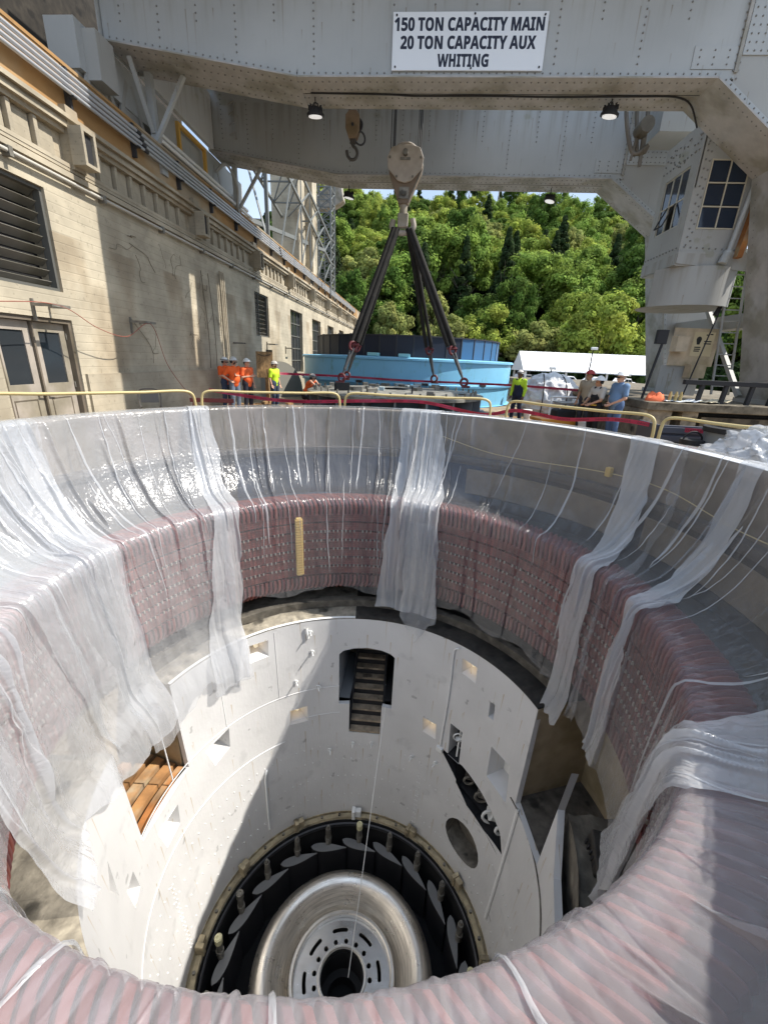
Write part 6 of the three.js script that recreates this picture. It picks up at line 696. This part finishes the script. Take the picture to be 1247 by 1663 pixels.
function person(label, pos, turn, o) {
  const t = thing('person', label, 'person', pos, turn), s = (o.h || 1.76) / 1.76, cr = o.crouch ? 1 : 0, arms = o.arms || ['down', 'down'];
  // joints
  const hipY = cr ? 0.42 : 0.94, lean = cr ? 0.42 : (o.lean || 0), top = (y, z = 0) => { const d = y - 0.94; return [0, hipY + d * Math.cos(lean), z + d * Math.sin(lean) + (cr ? -0.12 : 0)]; };
  const tp = (p) => { const q = top(p[1], 0); return [p[0], q[1] - p[2] * Math.sin(lean), q[2] + p[2] * Math.cos(lean)]; };
  const ch = tp([0, 1.3, 0]), nk = tp([0, 1.5, -0.01]), hd = tp([0, 1.63, 0.02]); const belly = o.belly || 0;
  const legs = [-1, 1].map(sd => cr ? { hip: tp([sd * 0.1, 0.94, 0]), knee: [sd * 0.2, 0.42 + (sd > 0 ? 0.06 : -0.22), 0.28], ank: [sd * 0.16, 0.1, sd > 0 ? 0.12 : -0.12] } : { hip: [sd * 0.095, 0.93, 0], knee: [sd * (0.11 + (o.stance || 0) * 0.4), 0.5, 0.02], ank: [sd * (0.12 + (o.stance || 0)), 0.09, -0.03] });
  const A = [-1, 1].map((sd, i) => { const [e, w] = ARMS[cr ? 'reach' : arms[i]]; const f = p => cr ? [p[0] * sd, p[1], p[2]] : tp([p[0] * sd, p[1], p[2]]); return { sh: tp([sd * 0.19, 1.42, -0.01]), el: f(e), wr: f(w) }; });
  const sc = p => p.map(v => v * s);
  const C = list => list.map(([p, q, a, b, f]) => [sc(p), sc(q), a * s, b * s, f]);
  const lo = [-0.62 * s, -0.03, -0.62 * s], hi = [0.62 * s, 1.85 * s, 0.62 * s];
  const skin = skinM[o.skin || 'pale'];
  // continuous body: neck, trunk, arms and legs; finer head and hands joined on
  const body = [blob(C([[nk, tp([0, 1.56, 0])  , 0.055, 0.052], [ch, nk, 0.1, 0.055], [tp([0, 0.98, 0]), ch, 0.11, 0.12], ...A.flatMap(a => [[ch, a.sh, 0.08, 0.05], [a.sh, a.el, 0.05, 0.04], [a.el, a.wr, 0.042, 0.027]]), ...legs.flatMap(l => [[tp([0, 0.98, 0]), l.hip, 0.1, 0.08], [l.hip, l.knee, 0.078, 0.05], [l.knee, l.ank, 0.05, 0.035]])]), lo, hi, 0.02, 0.03)];
  const hm = new THREE.Matrix4().makeRotationFromEuler(new THREE.Euler(o.nod || 0.05, o.look || 0, 0)); hm.setPosition(...sc(hd)); body.push(HEAD.clone().scale(s, s, s).applyMatrix4(hm));
  A.forEach((a, i) => { const d = V(...a.wr).sub(V(...a.el)).normalize(), q = new THREE.Quaternion().setFromUnitVectors(V(0, -1, 0), d), g = HAND.clone(); if (i) g.scale(1, 1, 1); else { g.scale(-1, 1, 1); const P = g.attributes.position.array, N = g.attributes.normal.array; for (let k = 0; k < P.length; k += 9) for (let c = 0; c < 3; c++) { let x = P[k + 3 + c]; P[k + 3 + c] = P[k + 6 + c]; P[k + 6 + c] = x; x = N[k + 3 + c]; N[k + 3 + c] = N[k + 6 + c]; N[k + 6 + c] = x; } } g.scale(s, s, s).applyMatrix4(new THREE.Matrix4().compose(V(...sc(a.wr)), q, V(1, 1, 1))); body.push(g); });
  add('body', body, skin, t);
  const eyes = [-1, 1].map(e => new THREE.SphereGeometry(0.011 * s, 8, 6).translate(e * 0.032 * s, 0.006 * s, 0.088 * s).applyMatrix4(hm)); add('eyes', eyes, M.dark, t);
  if (o.beard) add('beard', new THREE.SphereGeometry(0.062 * s, 12, 8, 0, Math.PI * 2, Math.PI * 0.45, Math.PI * 0.55).scale(1.02, 1.15, 0.95).translate(0, -0.03 * s, 0.045 * s).applyMatrix4(hm), std([0.06, 0.035, 0.025], 0.9), t);
  if (o.glasses) add('glasses', [B(0.07 * s, 0.035 * s, 0.01 * s, -0.038 * s, 0.008 * s, 0.104 * s), B(0.07 * s, 0.035 * s, 0.01 * s, 0.038 * s, 0.008 * s, 0.104 * s), B(0.012, 0.01, 0.1, -0.085 * s, 0.012 * s, 0.05 * s), B(0.012, 0.01, 0.1, 0.085 * s, 0.012 * s, 0.05 * s)].map(g => g.applyMatrix4(hm)), M.dark, t);
  add('hair', new THREE.SphereGeometry(0.098 * s, 14, 10, 0, Math.PI * 2, 0, Math.PI * 0.6).scale(0.97, 1, 1.05).rotateX(-0.5).translate(0, 0.02 * s, -0.018 * s).applyMatrix4(hm), std(o.hair || [0.03, 0.02, 0.015], 0.9), t);
  // hard hat
  const hat = std(o.hat || [0.72, 0.72, 0.70], 0.35), prof = []; for (let i = 0; i <= 10; i++) { const a = i / 10 * Math.PI / 2; prof.push(new THREE.Vector2(0.128 * Math.cos(a) + 1e-4, 0.115 * Math.sin(a))); } prof.unshift(new THREE.Vector2(0.15, -0.004), new THREE.Vector2(0.148, 0.004));
  const dome = new THREE.LatheGeometry(prof, 28).scale(0.93, 1, 1.08); const brim = extrude(circ2(0.115, 0.07, 20), 0.006).rotateX(-Math.PI / 2).translate(0, 0, 0.115); const ridge_ = new THREE.TorusGeometry(0.118, 0.012, 6, 20, Math.PI).rotateY(Math.PI / 2).scale(1, 0.98, 1.06);
  const hh = add('hard_hat', (o.fullBrim ? [dome, ridge_, new THREE.CylinderGeometry(0.185, 0.19, 0.008, 28).scale(0.95, 1, 1.05)] : [dome, brim, ridge_]).map(g => g.scale(s, s, s).translate(0, 0.06 * s, -0.005 * s).rotateX(-0.08).applyMatrix4(hm)), hat, t);
  if (o.muffs) add('ear_muff', [-1, 1].map(e => new THREE.CylinderGeometry(0.035, 0.035, 0.035, 12).rotateZ(Math.PI / 2).translate(e * 0.11, 0.0, 0).scale(s, s, s).applyMatrix4(hm)), M.dark, t);
  if (o.band) add('hat_band', new THREE.TorusGeometry(0.128, 0.012, 6, 28).rotateX(Math.PI / 2).scale(0.94, 1, 1.08).translate(0, 0.09, -0.005).scale(s, s, s).applyMatrix4(hm), M.dark, t);
  // clothes
  const shirt = [[tp([0, 0.93, 0]), tp([0, 1.08, belly * 0.5]), 0.145 + belly * 0.3, 0.15 + belly * 0.5, 1.15], [tp([0, 1.08, belly * 0.6]), tp([0, 1.3, 0.01]), 0.15 + belly * 0.5, 0.16, 1.15], [tp([-0.1, 1.33, 0]), tp([0.1, 1.33, 0]), 0.135, 0.135, 1.15], [tp([0, 1.42, -0.01]), tp([0, 1.5, -0.01]), 0.1, 0.068], ...A.flatMap(a => { const m = a.sh.map((v, i) => lerp(v, a.el[i], o.long ? 1 : 0.72)); const l = [[ch, a.sh, 0.12, 0.085], [a.sh, m, 0.08, o.long ? 0.062 : 0.07]]; if (o.long) l.push([a.el, a.el.map((v, i) => lerp(v, a.wr[i], 0.93)), 0.06, 0.045]); return l; })];
  add('shirt', blob(C(shirt), lo, hi, 0.017, 0.03), std(o.shirt, 0.8), t);
  const pants = [[tp([-0.06, 0.98, 0]), tp([0.06, 0.98, 0]), 0.14 + belly * 0.15, 0.14 + belly * 0.15, 1.15], [tp([0, 0.92, -0.02]), tp([0, 0.86, -0.01]), 0.14, 0.12], ...legs.flatMap(l => [[tp([0, 0.93, 0]).map((v, i) => i ? v : l.hip[0] * 0.6), l.hip, 0.12, 0.115], [l.hip, l.knee, 0.108, 0.08], [l.knee, l.ank, 0.08, 0.072]])];
  add('trousers', blob(C(pants), lo, hi, 0.017, 0.025), std(o.pants, 0.85), t);
  if (o.bib) add('bib_overall', blob(C([[tp([0, 0.95, 0.0]), tp([0, 1.2, 0.02]), 0.165 + belly * 0.5, 0.165, 1.12], [tp([-0.09, 1.22, 0.12]), tp([-0.1, 1.47, 0.03]), 0.035, 0.03], [tp([0.09, 1.22, 0.12]), tp([0.1, 1.47, 0.03]), 0.035, 0.03], [tp([-0.1, 1.47, 0.03]), tp([-0.04, 1.15, -0.15]), 0.03, 0.03], [tp([0.1, 1.47, 0.03]), tp([0.04, 1.15, -0.15]), 0.03, 0.03]]), lo, hi, 0.017, 0.02), std(o.bib, 0.8), t);
  if (o.belt) add('belt', new THREE.TorusGeometry(0.158 + belly * 0.3, 0.025, 8, 30).rotateX(Math.PI / 2).scale(1, 1, 0.9).translate(0, 0.99, belly * 0.2).scale(s, s, s), std(o.belt, 0.6), t);
  legs.forEach(l => add('boot', blob(C([[[l.ank[0], 0.14, l.ank[2]], [l.ank[0], 0.06, l.ank[2]], 0.06, 0.055], [[l.ank[0], 0.052, l.ank[2] - 0.02], [l.ank[0] * 1.1, 0.04, l.ank[2] + 0.16], 0.048, 0.038]]), [l.ank[0] * s - 0.16, -0.03, l.ank[2] * s - 0.14], [l.ank[0] * s + 0.16, 0.25, l.ank[2] * s + 0.28], 0.014, 0.02), std([0.03, 0.022, 0.016], 0.7), t));
  return t;
}
function circ2(rx, ry, n) { return Array.from({ length: n }, (_, i) => [rx * Math.cos(i / n * 2 * Math.PI), ry * Math.sin(i / n * 2 * Math.PI)]); }
const orange = [0.85, 0.13, 0.02], jean = [0.05, 0.075, 0.13], Y0 = 0.02;
person('man in orange shirt with a striped white hat, nearest the shaded wall', [-6.72, Y0, -15.3], 1.0, { h: 1.72, shirt: orange, pants: jean, arms: ['crossed', 'hip'], look: 0.3, muffs: 1, band: 1, glasses: 1, lean: -0.05 });
person('man in orange shirt and pale jeans between two others in orange', [-6.3, Y0, -15.0], 0.9, { h: 1.74, shirt: orange, pants: [0.14, 0.18, 0.24], arms: ['hip', 'crossed'], look: 0.4, muffs: 1, glasses: 1, beard: 1, hat: [0.55, 0.55, 0.54], belly: 0.06 });
person('man in orange shirt and dark trousers standing nearest the plywood board', [-5.95, Y0, -15.3], 1.1, { h: 1.71, shirt: [0.75, 0.12, 0.025], pants: [0.02, 0.022, 0.035], arms: ['crossed', 'down'], look: 0.2, belly: 0.05 });
person('man in lime yellow t-shirt standing alone on the sunlit plywood', [-5.3, Y0, -16.3], 1.2, { h: 1.66, shirt: [0.55, 0.78, 0.03], pants: [0.03, 0.045, 0.08], arms: ['down', 'down'], look: 0.2, beard: 1, hat: [0.45, 0.42, 0.38] });
person('worker in orange shirt crouching at the edge of the lifted disc', [-4.05, Y0 + 0.12, -16.4], 1.5, { h: 1.7, crouch: 1, shirt: [0.75, 0.12, 0.025], pants: [0.015, 0.017, 0.025], glasses: 1, muffs: 1, band: 1, nod: 0.2, hat: [0.3, 0.28, 0.27] });
person('worker in lime long sleeves and dark navy overalls by the silver bundle', [3.62, Y0, -16.0], -0.7, { h: 1.7, shirt: [0.50, 0.72, 0.03], pants: [0.012, 0.016, 0.035], bib: [0.012, 0.016, 0.04], long: 1, arms: ['down', 'down'], skin: 'brown', look: -0.2, hat: [0.5, 0.48, 0.46], band: 1, stance: 0.05 });
person('man in tan shirt with a dark red hard hat behind two others', [5.32, Y0, -14.2], -0.9, { h: 1.8, shirt: [0.34, 0.28, 0.20], pants: [0.03, 0.03, 0.04], arms: ['down', 'down'], hat: [0.35, 0.02, 0.02], look: -0.3, skin: 'tan', fullBrim: 1 });
person('man in grey t-shirt and black overalls wearing a white wide brim hat', [5.02, Y0, -12.6], -1.2, { h: 1.66, shirt: [0.45, 0.43, 0.39], pants: [0.01, 0.01, 0.012], bib: [0.01, 0.01, 0.012], arms: ['work', 'work'], fullBrim: 1, muffs: 1, skin: 'tan', look: -0.3, belt: [0.6, 0.4, 0.05] });
person('tall man in blue denim shirt and jeans with a white wide brim hat', [5.4, Y0, -12.2], -1.25, { h: 1.82, shirt: [0.13, 0.22, 0.36], pants: [0.06, 0.11, 0.22], arms: ['clasp', 'clasp'], fullBrim: 1, glasses: 1, belly: 0.08, hair: [0.4, 0.38, 0.36], hat: [0.85, 0.85, 0.84], look: -0.15 });
// ---------------------------------------------------------------- land, hillside and trees
const hillH = (x, z) => { const d = -z; const base = -1.1, foot = 92 + 8 * noise(x * 0.01, 0.3, 2); let h = base; if (d > foot) { const t = (d - foot); h = base + 0.435 * t + 6 * noise(x * 0.012, z * 0.012, 5) * smooth(0, 40, t) - 0.18 * Math.max(0, t - 150); h += -0.05 * Math.max(0, x - 20) * smooth(0, 100, t); if (x < -10) h += 0; } return h; };
{
  const g = surf(150, 150, (u, v) => { const x = lerp(-420, 520, u), z = v < 0.12 ? lerp(-30, -85, v / 0.12) : lerp(-85, -620, Math.pow((v - 0.12) / 0.88, 1.3)); return [x, hillH(x, z), z]; }, (u, v) => [u * 900, v * 600]);
  add('hillside', g, std([0.025, 0.03, 0.014], 0.95, { map: T.rough }), scene, { uv: true, kind: 'structure' });  // slope colour darkened to stand for shade between the trees
  const g2 = new THREE.PlaneGeometry(2400, 2400, 1, 1).rotateX(-Math.PI / 2).translate(0, -2.75, 0); const s = new THREE.Shape([[-1200, -1200], [1200, -1200], [1200, 1200], [-1200, 1200]].map(p => new THREE.Vector2(...p))); const h = new THREE.Path(); h.absarc(AX, -AZ, 6, 0, Math.PI * 2, true); s.holes.push(h);
  add('ground', new THREE.ShapeGeometry(s, 32).rotateX(-Math.PI / 2).translate(0, -2.75, 0), std([0.32, 0.30, 0.25], 0.95, { map: T.rough }), scene, { kind: 'structure' });
  add('parking_lot', box2([1.2, -2.74, -31.2], [90, -1.0, -92]), std([0.30, 0.29, 0.27], 0.95, { map: T.rough }), scene, { kind: 'structure' });
}
const leafMat = (c) => new THREE.MeshPhysicalMaterial({ color: rgb(...c), roughness: 1, specularIntensity: 0.15, transmission: 0.35, thickness: 0, side: THREE.DoubleSide, vertexColors: true });
function crownGeo(seed, h, rad, nClump, nLeaf, leaf, shape) {
  const r = rng(seed), P = [], N = [], C = [], U = [];
  for (let i = 0; i < nClump; i++) {
    let cx, cy, cz, cr;
    if (shape === 'cone') { const t = Math.pow(r(), 0.8), a = r() * 6.283, rr = rad * (1 - t) * (0.4 + 0.6 * r()); cx = rr * Math.cos(a); cz = rr * Math.sin(a); cy = h * (0.15 + 0.82 * t); cr = rad * 0.28 * (1.1 - t * 0.7); }
    else { const a = r() * 6.283, t = r() * 2 - 0.75, q = Math.sqrt(Math.max(0.05, 1 - t * t * 0.6)), k = 0.5 + 0.5 * Math.sqrt(r()); cx = rad * q * k * Math.cos(a); cz = rad * q * k * Math.sin(a); cy = h * 0.58 + t * h * 0.36 * k; cr = rad * (0.15 + 0.2 * r()); }
    const tint = 0.72 + 0.5 * r(), warm = 0.92 + 0.2 * r();
    for (let j = 0; j < nLeaf; j++) {
      const u = r() * 2 - 1, a = r() * 6.283, w = Math.sqrt(1 - u * u), k = cr * (0.4 + 0.75 * r()), nx = w * Math.cos(a), ny = u * 0.75, nz = w * Math.sin(a), px = cx + nx * k, py = cy + ny * k, pz = cz + nz * k;
      const s = leaf * (0.6 + 0.8 * r()), e1 = V(r() - 0.5, r() - 0.5, r() - 0.5).normalize(), n = V(nx + (r() - 0.5) * 0.8, ny + 0.35 + (r() - 0.5) * 0.8, nz + (r() - 0.5) * 0.8).normalize(), t1 = e1.cross(n).normalize(), t2 = n.clone().cross(t1), f = tint * (0.85 + 0.3 * r());
      const q = [[-0.5, -0.35], [0.5, -0.3], [0.45, 0.4], [-0.4, 0.45]].map(([A_, B_]) => [px + (t1.x * A_ + t2.x * B_) * s, py + (t1.y * A_ + t2.y * B_) * s, pz + (t1.z * A_ + t2.z * B_) * s]);
      for (const m of [0, 1, 2, 0, 2, 3]) { P.push(...q[m]); N.push(n.x, n.y, n.z); C.push(f * warm, f, f * 0.9); U.push(0, 0); }
    }
  }
  const g = new THREE.BufferGeometry(); for (const [k, a, n] of [['position', P, 3], ['color', C, 3], ['uv', U, 2]]) g.setAttribute(k, new THREE.Float32BufferAttribute(a, n)); g.computeVertexNormals(); return g;
}
function trunkGeo(seed, h, r0) { const r = rng(seed), out = [rod([0, -1.5, 0], [0.2 * (r() - 0.5), h * 0.55, 0.2 * (r() - 0.5)], r0, r0 * 0.5, 7)]; for (let i = 0; i < 5; i++) { const a = r() * 6.28, y = h * (0.25 + 0.3 * r()); out.push(rod([0, y, 0], [Math.cos(a) * h * 0.2, y + h * 0.2, Math.sin(a) * h * 0.2], r0 * 0.4, r0 * 0.12, 5)); } return join(out); }
{
  const bark = std([0.12, 0.10, 0.075], 0.95);
  const kinds = [['bright yellow-green leafy tree', leafMat([0.31, 0.38, 0.075])], ['fresh green round leafy tree', leafMat([0.21, 0.31, 0.065])], ['olive green leafy tree', leafMat([0.27, 0.30, 0.10])], ['dark green leafy tree', leafMat([0.085, 0.15, 0.03])], ['dark pointed evergreen', leafMat([0.035, 0.06, 0.022])]];
  const shapes = [[15, 6.2], [17, 6.8], [13, 5.6], [18, 6], [19, 4.2]].map(([h, r], i) => [0, 1].map(v => ({ crown: crownGeo(100 + i * 7 + v, h, r, i === 4 ? 70 : 58, i === 4 ? 120 : 210, i === 4 ? 0.45 : 0.43, i === 4 ? 'cone' : 'round'), trunk: trunkGeo(40 + i + v, h, 0.3) })));
  const protos = kinds.map(([, m], i) => shapes[i].map(s => { const t = new THREE.Group(); const a = new THREE.Mesh(s.trunk, bark); a.name = 'trunk'; const b = new THREE.Mesh(s.crown, m); b.name = 'crown'; t.add(a, b); return t; }));
  const r = rng(2024); let n = 0;
  const bands = [[94, 110, 'at the foot of the wooded hill'], [110, 165, 'on the middle slope of the wooded hill'], [165, 262, 'near the ridge of the wooded hill']];
  const plant = (x, z, k, where, sc) => { const t = protos[k][Math.floor(r() * 2)].clone(); t.name = numbered(k === 4 ? 'evergreen_tree' : 'leafy_tree'); t.position.set(x, hillH(x, z) - 0.3, z); t.rotation.y = r() * 6.28; t.scale.set(sc * (0.72 + 0.5 * r()), sc * (0.75 + 0.5 * r()), sc * (0.72 + 0.5 * r())); meta(t, `${kinds[k][0]} ${where}`, 'tree', `${kinds[k][0]}s ${where}`); scene.add(t); n++; };
  for (let d = 96; d < 262; d += d < 130 ? 9 : 11.5) for (let az = -16 + r() * 3; az < 27; az += (d < 130 ? 9.4 : 11.2) / d / D) { const dd = d + (r() - 0.5) * 7, aa = az + (r() - 0.5) * 2.4, x = dd * Math.sin(aa * D), z = -dd * Math.cos(aa * D); const q = r(), nz = noise(x * 0.03, z * 0.03, 7); let k = q < 0.26 + nz * 0.4 ? 0 : q < 0.46 + nz * 0.3 ? 1 : q < 0.6 + nz * 0.2 ? 2 : q < 0.8 ? 3 : 4; const where = bands.find(b => dd < b[1]) || bands[2]; plant(x, z, k, where[2], d < 108 ? 0.85 : 1); }
  for (let i = 0; i < 18; i++) { const aa = 29 + i * 0.7 + r(), dd = 96 + r() * 60; plant(dd * Math.sin(aa * D), -dd * Math.cos(aa * D), Math.floor(r() * 4), 'behind the crane legs', 1.1); }
  for (const [aa, dd] of [[4.6, 246], [5.3, 250], [7.8, 240], [3.6, 252], [12, 215]]) { const t = thing('dead_tree', 'bare dead tree poking above the ridge', 'tree', [dd * Math.sin(aa * D), hillH(dd * Math.sin(aa * D), -dd * Math.cos(aa * D)), -dd * Math.cos(aa * D)], aa, 'bare dead trees on the ridge'); add('trunk', rod([0, 0, 0], [0.4, 24, 0], 0.3, 0.08, 6), std([0.32, 0.28, 0.24], 0.9), t); add('branch', [rod([0.2, 12, 0], [2.2, 16, 1], 0.1, 0.03, 5), rod([0.25, 15, 0], [-1.6, 19, -0.6], 0.09, 0.03, 5), rod([0.3, 18, 0], [1.4, 21, -1], 0.07, 0.02, 5)], std([0.32, 0.28, 0.24], 0.9), t); }
  // undergrowth, its green darkened to stand for shade between the trees
  const bush = crownGeo(77, 3, 2.6, 10, 60, 0.7, 'round'), L = []; for (let i = 0; i < 900; i++) { const dd = 90 + Math.pow(r(), 1.2) * 175, aa = -18 + r() * 62, x = dd * Math.sin(aa * D), z = -dd * Math.cos(aa * D); L.push([x, hillH(x, z) - 0.8, z, 0.7 + r() * 1.1, r() * 6.28]); }
  const im = new THREE.InstancedMesh(bush, leafMat([0.035, 0.065, 0.018]), L.length), m = new THREE.Matrix4(), q = new THREE.Quaternion(); L.forEach(([x, y, z, s, a], i) => { q.setFromAxisAngle(V(0, 1, 0), a); m.compose(V(x, y, z), q, V(s, s, s)); im.setMatrixAt(i, m); }); im.name = 'undergrowth'; meta(im, 'undergrowth covering the hill between the trees, its green darkened for shade', 'undergrowth', null, 'stuff'); scene.add(im);
}
{ // white roofed pavilion on the lot below
  const t = thing('pavilion', 'long open pavilion with a white ribbed metal roof beyond the deck', 'pavilion', [0, 0, -60]); const roof = std([0.80, 0.80, 0.79], 0.5), x0 = 13, x1 = 33, yE = 1.35, yR = 3.6, w = 3.6;
  const g = []; for (const s of [-1, 1]) g.push(extrude([[0, yR], [s * w, yE], [s * w, yE + 0.1], [0, yR + 0.1]], x1 - x0).rotateY(Math.PI / 2).translate(x0, 0, 0)); add('roof', g, roof, t);
  const L = Math.hypot(w, yR - yE), a = Math.atan2(yR - yE, w); for (let i = 0; i < 34; i++) add('roof_rib', B(0.05, 0.04, L).rotateX(a).translate(x0 + 0.3 + i * 0.6, (yR + yE) / 2 + 0.12, w / 2), roof, t);
  add('gable', extrude([[-w, yE], [w, yE], [0, yR]], 0.1).rotateY(Math.PI / 2).translate(x0 + 0.02, 0, 0), roof, t);
  for (let i = 0; i < 5; i++) for (const s of [-1, 1]) add('post', B(0.2, yE + 1, 0.2, x0 + 0.4 + i * 4.9, (yE - 1) / 2, s * (w - 0.3)), M.whitePlain, t);
}
{ // parked cars under and beside the pavilion
  const t = thing('parked_car', 'white parked pickup in the sunlight beyond the silver bundle', 'car', [24.3, -1.0, -74], 0.1); const paint = std([0.8, 0.8, 0.8], 0.25), gl = std([0.02, 0.025, 0.03], 0.1);
  add('body', extrude([[-2.3, 0.4], [2.3, 0.4], [2.35, 0.85], [2.1, 1.0], [1.1, 1.05], [0.5, 1.55], [-1.2, 1.6], [-1.9, 1.1], [-2.3, 1.0]], 1.7, { bevel: 0.06 }).translate(0, 0, -0.85), paint, t); add('window', [extrude([[0.95, 1.05], [0.48, 1.48], [-0.25, 1.5], [-0.25, 1.05]], 1.86).translate(0, 0, -0.93), extrude([[-0.35, 1.05], [-0.35, 1.5], [-1.15, 1.52], [-1.7, 1.08]], 1.86).translate(0, 0, -0.93)], gl, t);
  for (const x of [-1.4, 1.45]) for (const z of [-0.8, 0.8]) { const w = add('wheel', rod([x, 0.34, z - 0.12], [x, 0.34, z + 0.12], 0.34, 0.34, 18), M.dark, t); add('rim', rod([x, 0.34, z - 0.13], [x, 0.34, z + 0.13], 0.2, 0.2, 12), M.gate, w); }
  for (const z of [-0.6, 0.6]) add('headlight', B(0.06, 0.14, 0.3, 2.38, 0.8, z), std([0.8, 0.8, 0.75], 0.2), t);
  const spots = [[19.5, -72, 'dark parked car under the white roofed pavilion', [0.03, 0.035, 0.05]], [29.5, -76, 'white parked car behind the dark red hard hat', null], [27.4, -70, 'silver parked car behind the denim shirt', [0.45, 0.46, 0.48]], [17.2, -73, 'grey parked car behind the dark navy overalls', [0.2, 0.2, 0.21]], [33.5, -75, 'white parked car past the tall white hat', null]];
  spots.forEach(([x, z, l, c], i) => { const o = copyThing(t, l, [x, -1.0, z], 0.1 + i * 0.15); if (c) o.children.forEach(k => { if (/^body/.test(k.name)) k.material = std(c, 0.25); }); });
}
for (const [x, z, h, l] of [[17.4, -47, 4.8, 'thin dark light pole before the white roof'], [12.2, -42, 2.8, 'short dark post with a pale lamp before the white roof']]) { const t = thing('light_pole', l, 'pole', [x, -1.0, z]); add('pole', rod([0, 0, 0], [0, h, 0], 0.08, 0.05), M.dark, t); add('lamp_head', RB(0.6, 0.25, 0.3, 0.05, 0.1, h, 0), M.whitePlain, t); }
{ const t = thing('far_wall', 'low grey concrete wall behind the blue machine cover', 'wall', [-2.2, 0, -40]); add('panel', RB(6, 4.6, 0.5, 0.05, 0, 1.1, 0), M.concrete, t); add('coping', RB(6.2, 0.2, 0.7, 0.04, 0, 3.45, 0), M.concrete, t); }
scene.traverse(o => { if (o.isMesh) { o.castShadow = true; o.receiveShadow = true; } });
camera.updateMatrixWorld(true);
renderer.render(scene, camera);
